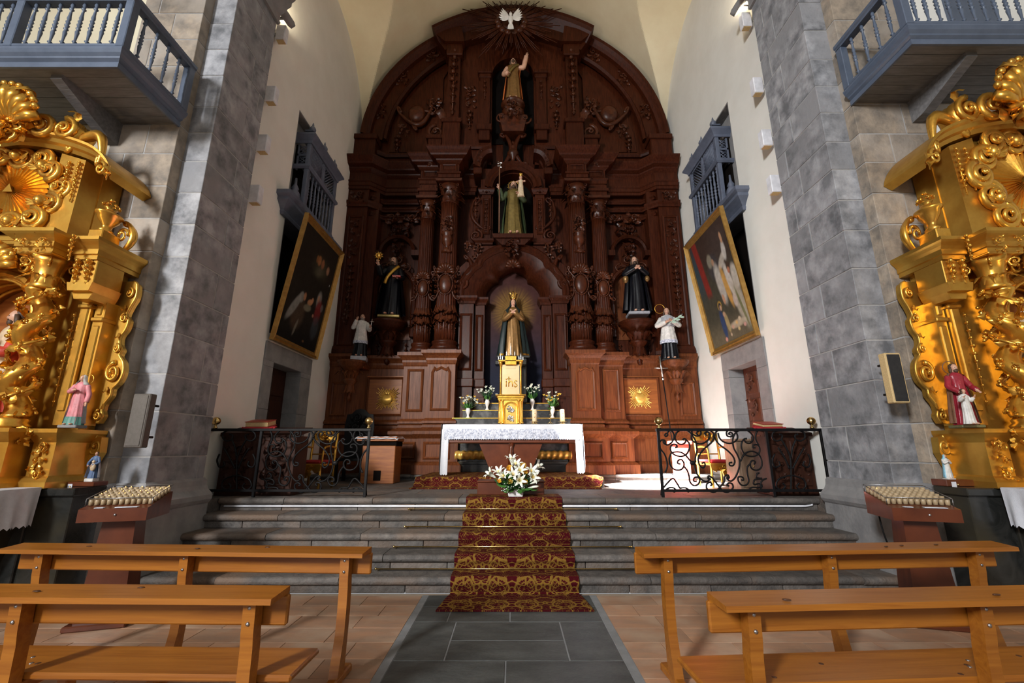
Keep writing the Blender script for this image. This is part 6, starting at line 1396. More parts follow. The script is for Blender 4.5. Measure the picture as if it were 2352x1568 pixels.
# ================================================================ WROUGHT IRON RAILINGS
RD = 6.86
def rail_curves():
    S = 5.345; f = lambda x, y: P(1480+x/S, 930+y/S, RD)
    raw = [
     [(270, 345), (250, 365), (262, 385), (285, 370), (285, 335), (320, 310), (355, 345), (362, 400), (335, 460), (280, 488), (240, 470), (235, 440), (258, 440)],
     [(258, 475), (250, 435), (210, 430), (185, 470), (195, 530), (245, 600), (275, 680), (280, 760), (255, 830)],
     [(375, 400), (395, 340), (450, 308), (520, 312), (580, 360), (630, 450), (645, 550), (625, 660), (620, 760), (650, 850), (710, 920), (770, 935), (800, 910), (785, 885)],
     [(375, 400), (395, 450), (440, 480), (490, 470), (510, 430), (490, 410), (470, 430)],
     [(510, 430), (545, 460), (555, 520), (520, 600), (450, 630), (370, 610), (325, 560), (325, 510), (350, 480), (390, 485), (400, 515), (380, 520)],
     [(330, 590), (380, 575), (450, 580), (510, 620), (560, 680), (600, 720)],
     [(330, 590), (305, 660), (320, 740), (370, 790), (440, 795), (480, 760), (485, 710), (455, 670), (415, 680), (410, 715), (440, 722)],
     [(485, 750), (530, 810), (550, 880), (560, 940), (600, 985), (650, 980), (680, 930), (660, 885), (615, 890), (605, 930), (640, 935)],
     [(660, 365), (640, 350), (660, 320), (690, 320), (690, 360), (640, 380), (590, 350), (580, 310)],
     [(580, 360), (580, 420), (630, 465), (700, 475), (770, 440), (800, 390), (795, 345), (765, 330), (740, 350), (760, 370)],
     [(860, 390), (840, 340), (800, 310)], [(860, 390), (880, 330), (930, 300)],
     [(860, 390), (830, 450), (790, 490), (740, 530), (690, 590), (660, 660), (680, 740), (720, 770), (745, 740), (735, 705), (705, 715)],
     [(860, 390), (890, 450), (940, 500), (1010, 550), (1080, 620), (1110, 690), (1090, 740), (1050, 740), (1045, 710), (1075, 705)],
     [(905, 340), (920, 400), (970, 450), (1050, 470), (1120, 440), (1145, 390), (1120, 330), (1070, 305)],
     [(1055, 360), (1035, 355), (1050, 335), (1080, 350), (1070, 385), (1020, 380), (1010, 330), (1045, 305)],
     [(1190, 300), (1120, 340), (1085, 420), (1095, 520), (1140, 610), (1170, 690), (1160, 780), (1120, 880), (1070, 930), (1030, 920), (1015, 885), (1040, 880)],
     [(1190, 300), (1250, 305), (1310, 350), (1335, 410), (1300, 465), (1240, 455), (1230, 415), (1255, 412)],
     [(1230, 415), (1195, 460), (1195, 540), (1240, 610), (1330, 630), (1400, 600), (1415, 540), (1390, 490), (1340, 490), (1335, 525), (1360, 520)],
     [(1180, 690), (1215, 620), (1270, 575), (1340, 570), (1405, 610), (1440, 690), (1430, 770), (1370, 800), (1310, 770), (1300, 710), (1330, 680), (1362, 700), (1345, 722)],
     [(1300, 720), (1260, 770), (1265, 850), (1280, 930), (1250, 980), (1190, 980), (1150, 920), (1160, 880), (1205, 885), (1215, 920), (1190, 920)],
     [(1400, 300), (1370, 350), (1365, 420), (1400, 490)],
     [(925, 1010), (870, 940), (830, 890), (790, 870), (780, 900), (810, 910)], [(925, 1010), (880, 1060), (820, 1065), (765, 1020), (770, 965), (810, 950), (830, 975), (812, 988)],
     [(925, 1010), (980, 940), (985, 880), (1020, 855), (1040, 890), (1010, 905)], [(925, 1010), (970, 1060), (1030, 1065), (1085, 1020), (1080, 970), (1040, 955), (1015, 980), (1038, 990)],
     [(1410, 830), (1380, 850), (1375, 885), (1400, 895), (1440, 900)], [(1440, 905), (1370, 910), (1340, 940), (1350, 975), (1400, 965), (1440, 980), (1430, 1010), (1330, 1010), (1290, 1030), (1290, 1060), (1320, 1050)],
     [(1500, 900), (1440, 930), (1425, 1000), (1460, 1060), (1530, 1060)],
     [(250, 1060), (275, 1030), (330, 1010), (380, 1030), (370, 1065), (340, 1050)], [(240, 1010), (280, 960), (350, 900), (400, 960), (430, 1010)], [(430, 1020), (500, 1015), (545, 1040), (540, 1065), (520, 1050)],
     # panel right of the middle post
     [(1640, 310), (1580, 340), (1570, 400), (1620, 440), (1680, 420), (1690, 370), (1655, 360)], [(1900, 310), (1960, 340), (1970, 400), (1920, 440), (1860, 420), (1850, 370), (1885, 360)],
     [(1680, 420), (1740, 520), (1790, 640), (1800, 780), (1800, 1060)], [(1860, 420), (1820, 520), (1800, 640)], [(1640, 520), (1720, 640), (1780, 780)], [(1960, 520), (1890, 640), (1820, 780)],
     [(1800, 860), (1720, 880), (1640, 920), (1620, 1000), (1680, 1040), (1730, 1000), (1700, 960)], [(1800, 860), (1880, 880), (1960, 920), (1980, 1000), (1920, 1040), (1870, 1000), (1900, 960)],
     [(1600, 600), (1570, 680), (1600, 760), (1660, 740), (1650, 690)], [(2010, 600), (2040, 680), (2010, 760), (1950, 740), (1960, 690)]]
    return [smoothpts([f(*q) for q in c], 5) for c in raw]
def railing(label, sgn):
    x0r, x1r = P(1511, 985, RD).x, P(1884, 985, RD).x           # right-hand railing
    Xf = (lambda x: x) if sgn > 0 else (lambda x: -x+.055)      # mirrored for the left one
    zt, zb = 1.885, .985
    t = thing('iron_railing', label, 'railing', (Xf((x0r+x1r)/2), RD, PLZ), 'wrought iron railings of the sanctuary'); it = M_['iron']
    def mk(nm, f, mt=it, par=None):
        m = MB(); f(m)
        if sgn < 0: m.v = [(Xf(x), y, z) for x, y, z in m.v]; m.f = [tuple(reversed(q)) for q in m.f]
        return m.build(nm, mt, par or t)
    mk('top_rail', lambda m: m.box(x0r-.03, x1r+.06, RD-.03, RD+.03, zt-.03, zt+.012, .006)); mk('bottom_rail', lambda m: m.box(x0r, x1r, RD-.018, RD+.018, zb-.02, zb+.02, .004))
    mid = P(1760, 1000, RD).x
    for x in (x0r, mid, x1r): mk('post', lambda m: m.box(x-.02, x+.02, RD-.02, RD+.02, PLZ, zt, .004))
    for x in (x0r+.02, x1r-.12): mk('finial_ball', lambda m: (m.lathe([(.03, 0), (.03, .015), (.018, .03), (.015, .05), (.03, .06)], (x, RD, zt+.012), 14), m.ball((x, RD, zt+.125), .062, 20, 14)), M_['brass'])
    for c in rail_curves(): mk('scroll', lambda m: m.tube(c, [.013]*(len(c)-1)+[.018], 6))
    for q in ((1591, 1063), (1640, 1003)): mk('collar', lambda m: m.ball(P(*q, RD-.01), (.045 if q[0] < 1600 else .02, .025, .035 if q[0] < 1600 else .02), 10, 7))
    # stay running back to the floor
    mk('stay', lambda m: m.tube([(x0r+.02, RD+.02, PLZ+.35), (x0r+.05, RD+.25, PLZ+.005)], .009, 6))
    return t
railing('scrolled black iron railing with brass balls at the right of the stairs', 1)
railing('scrolled black iron railing with brass balls at the left of the stairs', -1)

# ================================================================ SANCTUARY FURNITURE
def lectern_cabinet(x0, x1, y0, y1, label, seed, mat):
    t = thing('carved_lectern', label, 'lectern', ((x0+x1)/2, (y0+y1)/2, PLZ)); zt = 1.84
    m = MB(); m.box(x0, x1, y0, y1, PLZ, PLZ+.08, .01); m.build('plinth', mat, t); m = MB(); m.box(x0+.02, x1-.02, y0+.02, y1, PLZ+.08, zt-.05); bd = m.build('body', mat, t)
    m = MB(); xprism(m, [(y0-.02, zt-.06), (y0-.02, zt-.0), (y1+.02, zt+.1), (y1+.02, zt+.04)], x0-.02, x1+.02); m.build('sloped_top', mat, t)
    n = 2
    for k in range(n):
        a = x0+.06+(x1-x0-.08)*k/n; b = a+(x1-x0-.08)/n-.05; m = MB(); m.box(a, b, y0+.0, y0+.03, PLZ+.14, zt-.12, .02); m.cluster(((a+b)/2, y0, (PLZ+zt)/2), (b-a)*.8, .6, seed=seed+k, n=10); m.build('carved_panel', mat, bd)
    return t
lx0, lx1 = P(520, 1000, 7.15).x, P(690, 1000, 7.15).x
lectern_cabinet(lx0, lx1, 7.05, 7.5, 'dark carved lectern behind the left iron railing', 2, M_['door_wood'])
rx0, rx1 = P(1748, 1000, 7.15).x, P(1852, 1000, 7.15).x
lectern_cabinet(rx0, rx1, 7.05, 7.5, 'dark carved lectern behind the right iron railing', 5, M_['door_wood'])
def book_on_cushion(px0, px1, label, lc, thick, ang):
    c = Vector(((P(px0, 970, 7.2).x+P(px1, 970, 7.2).x)/2, 7.25, 0)); w_ = abs(P(px1, 970, 7.2).x-P(px0, 970, 7.2).x); zs = 1.84+.1*.45+.01
    ct = lthing('cushion', lc, 'cushion', Vector((c.x, c.y, zs))); M0 = Matrix.Rotation(.2, 4, 'X')
    m = MB(); m.ball((0, 0, .035), (w_*.62, .19, .035), 20, 8, M0); m.build('pad', M_['velvet_red'], ct)
    for sx in (-1, 1):
        m = MB(); m.ball((sx*w_*.6, -.05, .03), (.02, .02, .025), 8, 6, M0); m.tube([M0 @ Vector((sx*w_*.6, -.05, .03)), M0 @ Vector((sx*w_*.64, -.09, -.005))], [.012, .016], 6); m.build('tassel', M_['velvet_red'], ct)
    b = lthing('book', label, 'book', Vector((c.x, c.y, zs+.055))); M = Matrix.Rotation(.2, 4, 'X') @ Matrix.Rotation(ang, 4, 'Z')
    m = MB(); m.box(-w_*.42, w_*.42, -.12, .13, .01, thick-.01, .004, M); m.build('pages', M_['pages'], b)
    m = MB(); m.box(-w_*.44, w_*.44, -.13, .14, thick-.01, thick, .003, M); cv = m.build('front_cover', M_['book_red'], b); m = MB(); m.box(-w_*.44, w_*.44, -.13, .14, 0, .01, .003, M); m.build('back_cover', M_['book_red'], b)
    m = MB(); m.sweep([(-.004, 0), (-.004, .002), (.004, .002), (.004, 0)], [M @ Vector(q) for q in ((-w_*.34, -.09, thick+.0005), (w_*.34, -.09, thick+.0005), (w_*.34, .1, thick+.0005), (-w_*.34, .1, thick+.0005))], N=tuple((M.to_3x3() @ Vector((0, 0, 1)))), closed=True); m.build('gilt_line', M_['gold'], cv)
book_on_cushion(566, 626, 'thick red book with gilt pages on the left lectern', 'red velvet cushion under the book on the left lectern', .09, .0)
book_on_cushion(1738, 1795, 'closed dark red book on the right lectern', 'red velvet cushion under the book on the right lectern', .055, .1)
# gilded chairs seen through the railings
def gilt_chair(c, label, sgn):
    t = lthing('gilded_armchair', label, 'chair', c, 'gilded armchairs by the chancel walls', sgn*.15); g = M_['gold_plain']
    for x in (-.24, .24):
        m = MB(); m.tube([(x, .22, 0), (x, .22, .45), (x*1.02, .27, 1.0)], .022, 8); m.build('back_post', g, t); m = MB(); m.tube(smoothpts([(x, -.22, 0), (x*1.1, -.25, .2), (x, -.22, .42)]), .022, 8); m.build('front_leg', g, t)
        m = MB(); m.tube(smoothpts([(x, .24, .72), (x*1.08, 0, .74), (x*1.1, -.18, .7), (x*1.05, -.2, .44)]), .018, 8); m.build('arm', g, t)
    m = MB(); m.box(-.27, .27, -.25, .25, .40, .44, .01); m.build('seat_frame', g, t); m = MB(); m.box(-.25, .25, -.24, .22, .44, .5, .025); m.build('seat_cushion', M_['velvet_red'], t)
    m = MB(); m.prism([(-.29, .42), (.29, .42), (.27, .32), (.18, .28), (.12, .34), (.06, .3), (.03, .2), (-.03, .2), (-.06, .3), (-.12, .34), (-.18, .28), (-.27, .32)], -.275, -.25); m.cluster((0, -.28, .34), .3, .12, seed=4, n=8); m.build('carved_apron', g, t)
    m = MB(); m.prism([(-.25, .86), (.25, .86), (.24, .97), (.12, 1.03), (0, 1.05), (-.12, 1.03), (-.24, .97)], .25, .28); m.cluster((0, .245, .95), .36, .12, seed=6, n=8); m.build('crest_rail', g, t)
    m = MB(); m.tube([(-.24, .24, .6), (.24, .24, .6)], .015, 6); m.build('back_rail', g, t)
c = P(720, 1100, 8.3); gilt_chair(Vector((c.x, 8.3, PLZ)), 'gilded armchair with red seat behind the left railing', -1)
c = P(1648, 1100, 8.7); gilt_chair(Vector((c.x, 8.7, PLZ)), 'gilded armchair with red seat behind the right railing', 1)
# red pedestal stand
c = P(1567, 1085, 9.4); t = lthing('red_pedestal', 'red lacquered pedestal column standing behind the right railing', 'pedestal', Vector((c.x, 9.4, PLZ)))
pmat('red_lacquer', (.55, .10, .075), (.45, .07, .05), 5, .35)
m = MB(); m.box(-.24, .24, -.24, .24, 0, .08, .01); m.box(-.19, .19, -.19, .19, .08, .16, .02); m.build('base', MATS['red_lacquer'], t); m = MB(); m.box(-.14, .14, -.14, .14, .16, .78, .01); m.build('shaft', MATS['red_lacquer'], t)
m = MB(); m.box(-.06, .06, -.15, -.13, .24, .7, .01); m.build('panel', MATS['red_lacquer'], t); m = MB(); m.box(-.2, .2, -.2, .2, .78, .86, .02); m.build('cap', MATS['red_lacquer'], t)
# wooden kneeler/cabinet at the right door
ca, cb = P(1672, 1000, 8.0), P(1752, 1000, 8.0)
pmat('wood_worn', (.26, .17, .11), (.17, .10, .06), 3, .5, stretch=(6, 6, .5), bump=.15)
t = thing('wooden_cupboard', 'worn brown wooden cupboard with two doors behind the right railing', 'cupboard', ((ca.x+cb.x)/2, 8.0, PLZ))
m = MB(); m.box(ca.x, cb.x, 7.75, 8.2, PLZ, 1.72, .01); bd = m.build('body', MATS['wood_worn'], t)
for k in range(2): a = ca.x+.03+(cb.x-ca.x)*.5*k; m = MB(); m.box(a, a+(cb.x-ca.x)*.5-.05, 7.73, 7.76, PLZ+.06, 1.6, .012); d_ = m.build('door', MATS['wood_worn'], t); m = MB(); m.ball((a+(.04 if k else (cb.x-ca.x)*.5-.1), 7.72, 1.3), .015, 8, 6); m.build('knob', M_['brass'], d_)
m = MB(); m.box(ca.x-.03, cb.x+.03, 7.72, 8.22, 1.72, 1.76, .008); m.build('top', MATS['wood_worn'], t)
# left side: cloth-covered credence box and carved black chair
a, b = P(806, 1085, 9.4), P(908, 1085, 9.4); zt_ = P(850, 1003, 9.4).z
t = thing('credence_box', 'wooden credence box with a square opening beside the altarpiece socle', 'credence', ((a.x+b.x)/2, 9.6, PLZ))
m = MB(); m.box(a.x+.2, b.x-.03, 9.4, 9.95, PLZ, zt_-.18, .01); bd = m.build('body', M_['wood_panel_light'], t); m = MB(); m.box(a.x+.08, b.x, 9.36, 10.0, zt_-.09, zt_, .01); m.build('top', M_['wood_panel_light'], t)
m = MB(); m.box(b.x-.45, b.x-.3, 9.392, 9.41, PLZ+.06, PLZ+.26); m.build('opening', M_['dark_shade'], bd); m = MB(); m.box(a.x+.1, b.x-.02, 9.42, 9.95, zt_-.185, zt_-.085); m.build('recess_shade', M_['dark_shade'], t)  # solid near-black blocks paint the dark opening and the shade under the top
cl2 = MB(); rings = []
for j in range(9): rings.append([(a.x+.02+(b.x-a.x)*i/16, 9.32+.72*j/8, zt_+.01+(-.04 if i in (0, 16) else 0)+(-.05 if j == 0 else 0)+.006*math.sin(i*1.7+j)) for i in range(17)])
cl2.loft(rings, closed=False, caps=False); tag(cl2.build('credence_cloth', M_['cloth_white'], loc=((a.x+b.x)/2, 9.6, zt_)), 'white cloth spread over the wooden credence box on the left', 'cloth')
c = P(812, 1060, 10.0); t = lthing('carved_chair', 'black carved high-backed chair in the shadow by the left wall', 'chair', Vector((c.x, 9.95, PLZ)))
zt_ = P(812, 938, 10.1).z-PLZ
m = MB(); pts = [(-.3, .5), (.3, .5), (.34, zt_*.75), (.3, zt_*.92), (.2, zt_*.93), (.1, zt_*.99), (0, zt_), (-.1, zt_*.99), (-.2, zt_*.93), (-.3, zt_*.92), (-.34, zt_*.75)]; m.prism(pts, .24, .28); m.cluster((0, .22, zt_*.78), .5, .4, seed=3, n=12); m.build('carved_back', M_['iron'], t)
m = MB(); m.box(-.3, .3, -.25, .28, .44, .5, .01); m.build('seat', M_['iron'], t)
for x in (-.27, .27):
    for y in (-.22, .25): m = MB(); m.box(x-.03, x+.03, y-.03, y+.03, 0, .44); m.build('leg', M_['iron'], t)
# processional cross on a tall pole
p0 = P(1515, 820, 10.5); p1 = Vector((P(1535, 985, 10.4).x+.06, 10.25, RZ0)); 
t = thing('processional_cross', 'tall thin processional cross on a dark pole beside the right console', 'cross', p1)
m = MB(); m.tube([p1, p0], .014, 8); m.build('pole', M_['iron'], t); u = (p0-p1).normalized()
m = MB(); q = p0-u*.28; m.tube([q-Vector((.16, 0, 0)), q+Vector((.16, 0, 0))], .012, 6); m.tube([p0-u*.5, p0+u*.02], .02, 6); m.ball(p0-u*.55, .035, 10, 7); m.build('cross_head', M_['silver'], t)
m = MB(); m.lathe([(.12, 0), (.12, .02), (.03, .05), (.02, .09)], p1, 14); m.build('foot', M_['iron'], t)

# ================================================================ PAINTINGS
def painting(label, X, sgn, y0, y1, z0, z1, lean, fn):
    d = -sgn; a = Vector((X+d*.06, y0, z0)); tz_ = z1-z0; up = Vector((d*lean, 0, tz_)); H_ = up.length; upn = up.normalized()
    t = thing('painting', label, 'painting', (X+d*.06, (y0+y1)/2, z0)); N = Vector((0, 1, 0)).cross(upn); N = N if N.x*d > 0 else -N
    fw = .13; 
    prof = [(-fw, 0), (-fw, .035), (-fw*.7, .04), (-fw*.45, .075), (-fw*.2, .06), (0, .09), (0, 0)]
    c = [a, a+Vector((0, y1-y0, 0)), a+Vector((0, y1-y0, 0))+up, a+up]
    for k in range(4):
        p, q = c[k], c[(k+1) % 4]; m = MB(); dirv = (q-p).normalized(); inw = (c[(k+2) % 4]-q).normalized(); L = (q-p).length
        rings = [[(p if e == 0 else q)+dirv*((-1 if e else 1)*(-aa))+inw*(-aa)+N*bb for aa, bb in prof] for e in (0, 1)]
        m.loft(rings, smooth=False); m.build('frame_bar', M_['frame_gold'], t)
    nu, nv = 110, 150
    U = Vector((0, (y1-y0)-2*fw*.8, 0)); V = upn*(H_-2*fw*.8); cor = a+Vector((0, fw*.8, 0))+upn*fw*.8+N*.03
    o = vcol_plane('canvas', t, cor, U, V, nu, nv, fn, rough=.55)
    m = MB(); m.loft([[cor-N*.035, cor+U-N*.035, cor+U+V-N*.035, cor+V-N*.035], [cor-N*.005, cor+U-N*.005, cor+U+V-N*.005, cor+V-N*.005]], smooth=False); m.build('stretcher', M_['dark_shade'], t)
    return t
def ell(u, v, cx, cy, rx, ry, ang=0, soft=.35):
    dx, dy = u-cx, (v-cy); c_, s_ = math.cos(ang), math.sin(ang); x, y = (dx*c_+dy*s_)/rx, (-dx*s_+dy*c_)/ry
    return 1-ss(1-soft, 1+soft*.4, math.hypot(x, y))
def layers(u, v, bg, L):
    c = bg
    for (col_, w_) in L: c = lerp3(c, col_, w_)
    return c
def paint_left(u, v):       # u: 0 = near end (image left) .. 1 ; v up; nocturne with a kneeling monk, lady in red and angels
    bg = lerp3((.010, .010, .009), (.02, .017, .013), ss(.0, .3, v))
    return layers(u, v, bg, [((.06, .055, .035), .8*ell(u, v, .60, .74, .24, .11, 0, .8)), ((.10, .09, .06), .6*ell(u, v, .58, .70, .12, .05, .2, .7)), ((.30, .13, .05), .9*ell(u, v, .52, .79, .05, .05)), ((.26, .11, .05), .9*ell(u, v, .62, .785, .045, .05)), ((.30, .17, .10), .9*ell(u, v, .79, .77, .045, .045)), ((.22, .09, .03), .8*ell(u, v, .46, .79, .03, .04)),
        ((.25, .26, .24), .85*ell(u, v, .76, .47, .07, .09, .1)), ((.40, .24, .15), ell(u, v, .74, .48, .03, .035)), ((.16, .02, .02), .95*ell(u, v, .80, .36, .09, .13, .05)), ((.05, .06, .07), .7*ell(u, v, .82, .22, .1, .12)), ((.2, .2, .19), .5*ell(u, v, .88, .42, .04, .04)),
        ((.07, .045, .03), .9*ell(u, v, .34, .26, .17, .15, .35)), ((.24, .24, .22), .9*ell(u, v, .22, .30, .055, .19, -.75)), ((.26, .26, .24), .8*ell(u, v, .33, .40, .06, .05)), ((.36, .17, .09), ell(u, v, .40, .42, .035, .04)), ((.42, .21, .10), ell(u, v, .55, .40, .07, .032, .2)), ((.40, .19, .1), ell(u, v, .60, .43, .03, .028)), ((.22, .2, .14), .8*ell(u, v, .52, .345, .1, .035, .1)), ((.30, .16, .1), ell(u, v, .70, .31, .025, .018)), ((.2, .19, .15), .7*ell(u, v, .36, .14, .025, .085, -.35)), ((.2, .1, .05), .7*ell(u, v, .62, .06, .03, .012)), ((.5, .5, .5), ell(u, v, .93, .66, .008, .012))])
def paint_right(u, v):      # u: 0 = near end (image right); 1 = far end (image left)
    u = 1-u                 # now 0 = image left
    bg = lerp3((.055, .05, .035), (.045, .028, .022), ss(.45, .85, v)); bg = lerp3(bg, (.035, .06, .075), .8*ell(u, v, .08, .72, .16, .28, 0, .8)); bg = lerp3(bg, (.13, .11, .07), ss(.28, .05, v)*.8)
    q = abs(u-(.18+(.85-v)*.20)); red = (1-ss(.045, .085, q))*ss(.42, .5, v)
    return layers(u, v, bg, [((.06, .045, .04), .6*ell(u, v, .75, .82, .3, .2, 0, .8)), ((.20, .025, .018), .95*red), ((.05, .045, .05), .8*ell(u, v, .52, .66, .15, .13)),
        ((.42, .38, .32), .9*ell(u, v, .74, .66, .13, .045, .45)), ((.48, .46, .42), .9*ell(u, v, .84, .72, .05, .09, -.1)), ((.42, .24, .14), ell(u, v, .85, .83, .028, .055, .1)), ((.22, .2, .15), .9*ell(u, v, .46, .73, .07, .07)), ((.34, .19, .11), ell(u, v, .53, .70, .035, .035)),
        ((.42, .40, .36), .9*ell(u, v, .58, .50, .09, .2, .15)), ((.46, .26, .07), .95*ell(u, v, .70, .44, .055, .20, .22)), ((.50, .47, .42), .9*ell(u, v, .79, .48, .06, .18, .25)), ((.4, .22, .13), ell(u, v, .56, .36, .03, .05, .1)),
        ((.05, .03, .02), .9*ell(u, v, .84, .58, .05, .04)), ((.36, .14, .08), ell(u, v, .83, .55, .03, .03)), ((.46, .43, .37), .9*ell(u, v, .93, .47, .08, .12, .1)), ((.35, .32, .25), .9*ell(u, v, .90, .25, .11, .22, .3)), ((.10, .11, .03), .8*ell(u, v, .90, .22, .025, .2, .28)), ((.5, .42, .38), .7*ell(u, v, .80, .30, .05, .06)),
        ((.45, .28, .05), ell(u, v, .42, .33, .055, .045)), ((.02, .02, .03), ell(u, v, .42, .325, .042, .038)), ((.45, .28, .18), ell(u, v, .43, .31, .026, .028)), ((.03, .05, .12), .95*ell(u, v, .40, .17, .06, .14, .05)), ((.32, .25, .12), .9*ell(u, v, .50, .17, .045, .10, .2)), ((.4, .25, .16), ell(u, v, .47, .245, .03, .025)),
        ((.42, .36, .26), .8*ell(u, v, .72, .12, .2, .035)), ((.5, .3, .22), ell(u, v, .60, .11, .03, .018)), ((.52, .34, .14), ell(u, v, .70, .13, .028, .018)), ((.5, .42, .3), ell(u, v, .78, .15, .03, .018)), ((.5, .28, .24), ell(u, v, .86, .085, .03, .018)), ((.52, .40, .2), ell(u, v, .72, .075, .028, .016)), ((.5, .25, .2), ell(u, v, .38, .04, .03, .02)), ((.45, .35, .25), ell(u, v, .52, .06, .02, .015))])
painting('dark leaning painting of a kneeling monk and a lady in red', WL, -1, 7.97, 9.90, 3.6, 6.26, .38, paint_left)
painting('leaning painting of a bishop in white and gold vestments', WR, 1, 8.03, 9.95, 3.7, 6.45, .40, paint_right)
# ================================================================ GILDED SIDE ALTARS
def gold_altar(cx, label, zs, seed):
    t = lthing('gilded_altarpiece', label, 'altarpiece', Vector((cx, 5.24, 0))); g, gp = M_['gold'], M_['gold_plain']
    ZE = 3.72                                       # underside of the entablature
    def stretch(z): return z if z < ZE+.3 else ZE+.3+(z-ZE-.3)*zs
    def sq(x): return x if abs(x) < .92 else math.copysign(.92+(abs(x)-.92)*.70, x)
    def mk(nm, f, mat=g, mir=False, par=None):
        m = MB(); f(m); m.v = [(sq(x), y, stretch(z)) for x, y, z in m.v]
        o = m.build(nm, mat, par or t)
        if mir: return o, m.mirrored(0).build(nm, mat, par or t)
        return o
    F = (0, -1, 0)
    # predella pedestals: plan path from centre outwards
    PT_ = [(0, -.38), (.50, -.38), (.50, -.72), (.96, -.72), (.96, -.45), (1.02, -.45), (1.02, -.52), (1.36, -.52), (1.36, 0)]
    pa = lambda z, pt=PT_, k=0: [(x, y, z) for x, y in pt]
    mk('predella', lambda m: m.sweep([(-.3, 0), (.05, 0), (.05, .06), (.02, .1), (0, .12), (0, .46), (.02, .49), (.05, .53), (.07, .56), (.07, .6), (-.3, .6)], pa(1.2), side=1), gp, True)
    mk('predella_carving', lambda m: m.cluster((.73, -.74, 1.5), .3, .4, F, seed, 11), g, True)
    mk('predella_carving', lambda m: m.cluster((1.19, -.54, 1.48), .24, .42, F, seed+1, 11), g, True)
    mk('predella_carving', lambda m: m.cluster((.98, -.62, 1.72), .24, .2, (.3, -1, 0), seed+2, 8), g, True)
    mk('predella_scroll', lambda m: (m.volute((1.42, -.1, 1.62), .12, 1.6, .25, PI/2, 1, F, .3), m.prism([(1.36, 1.2), (1.45, 1.2), (1.40, 1.35), (1.52, 1.55), (1.5, 1.72), (1.36, 1.75)], -.12, -.03)), gp, True)
    mk('backing', lambda m: m.prism([(.5, 1.8), (1.22, 1.8), (1.22, ZE), (.5, ZE)], -.22, -.02), gp, True)
    # niche with arched top, coffered back
    def nb(m):
        r, zsp = .5, 3.08
        m.prism([(0, ZE), (.62, ZE), (.62, 1.8), (r, 1.8), (r, zsp)]+[(r*math.cos(PI/2*i/10), zsp+r*.95*math.sin(PI/2*i/10)) for i in range(1, 11)], -.42, -.02)
    mk('niche_surround', nb, gp, True)
    mk('niche_back', lambda m: m.box(-.5, .5, -.04, -.02, 1.8, 3.6), M_['wood_panel_light'])
    mk('niche_rib', lambda m: [m.tube([(.48*math.cos(PI*i/16), y, 3.08+.46*math.sin(PI*i/16)) for i in range(17)], .02, 6) for y in (-.12, -.25, -.42)], g)
    mk('niche_moulding', lambda m: m.sweep([(0, 0), (0, .03), (.03, .06), (.07, .04), (.07, 0)], [(-.51, -.42, 1.85), (-.51, -.42, 3.08)]+[(-.51*math.cos(PI*i/16), -.42, 3.08+.49*math.sin(PI*i/16)) for i in range(1, 16)]+[(.51, -.42, 3.08), (.51, -.42, 1.85)], N=F, side=-1), g)
    # twisted column wrapped in vines
    def scol(m):
        x0, y0, z0, z1 = .73, -.58, 1.86, 3.34; n = 60; rings = []
        m.lathe([(.17, 0), (.18, .03), (.15, .06), (.16, .09), (.13, .12)], (x0, y0, z0-.06), 20)
        for j in range(n+1):
            u = j/n; a = u*2*PI*2.6; ox, oy = .055*math.cos(a), .055*math.sin(a); r = .115-.018*u
            rings.append([(x0+ox+r*math.cos(b), y0+oy+r*math.sin(b), z0+.06+(z1-z0-.06)*u) for b in [2*PI*k/18 for k in range(18)]])
        m.loft(rings)
    mk('twisted_column', scol, g, True)
    def vine(k):
        def f(m):
            rr = random.Random(seed+k*7); x0, y0, z0, z1 = .73, -.58, 1.92, 3.34
            for j in range(26):
                u = (j+.5)/26; a = u*2*PI*2.6+k*PI+PI*.9; d = Vector((math.cos(a), math.sin(a), 0)); c = Vector((x0, y0, z0+(z1-z0)*u))+d*.125
                m.leaf(c, (-d.y*.7+rr.uniform(-.4, .4), d.x*.7, rr.uniform(-.5, 1)), d, .13, .10, .35, 4)
                m.leaf(c, (d.y*.7, -d.x*.7+rr.uniform(-.4, .4), rr.uniform(-.9, .4)), d, .12, .09, .35, 4)
                if j % 3 == 0: m.flower(c+d*.015, .06, d, 6)
                if j % 3 == 1:
                    for q in range(7): m.ball(c+d*.03+Vector((rr.uniform(-.04, .04), rr.uniform(-.02, .02), rr.uniform(-.05, .05))), .02, 6, 5)
            pts = [Vector((x0+.14*math.cos(u*2*PI*2.6+k*PI+2.8), y0+.14*math.sin(u*2*PI*2.6+k*PI+2.8), z0+(z1-z0)*u)) for u in [i/50 for i in range(51)]]; m.tube(pts, .016, 6)
        return f
    for k in (0, 1): mk('column_vine', vine(k), g, True)
    def cap(m):
        x, y, z = .73, -.58, 3.34; m.lathe([(.12, 0), (.135, .02), (.12, .05), (.115, .2), (.14, .3), (.19, .36)], (x, y, z), 20, flute=lambda a, zz: 1+(.05*math.cos(12*a) if zz > .05 else 0))
        for k in range(8): a = 2*PI*k/8; d = Vector((math.cos(a), math.sin(a), 0)); m.leaf(Vector((x, y, z+.06))+d*.11, (0, 0, 1), d, .2, .1, 1, 5)
        for k in range(4): a = PI/4+PI/2*k; d = Vector((math.cos(a), math.sin(a), 0)); m.volute(Vector((x, y, z+.3))+d*.2, .06, 1.6, .26, -PI/2, 1, Vector((-d.y, d.x, 0)), .2, n=14)
        m.box(x-.2, x+.2, y-.2, y+.2, z+.36, z+.385, .008)
    mk('column_capital', cap, g, True)
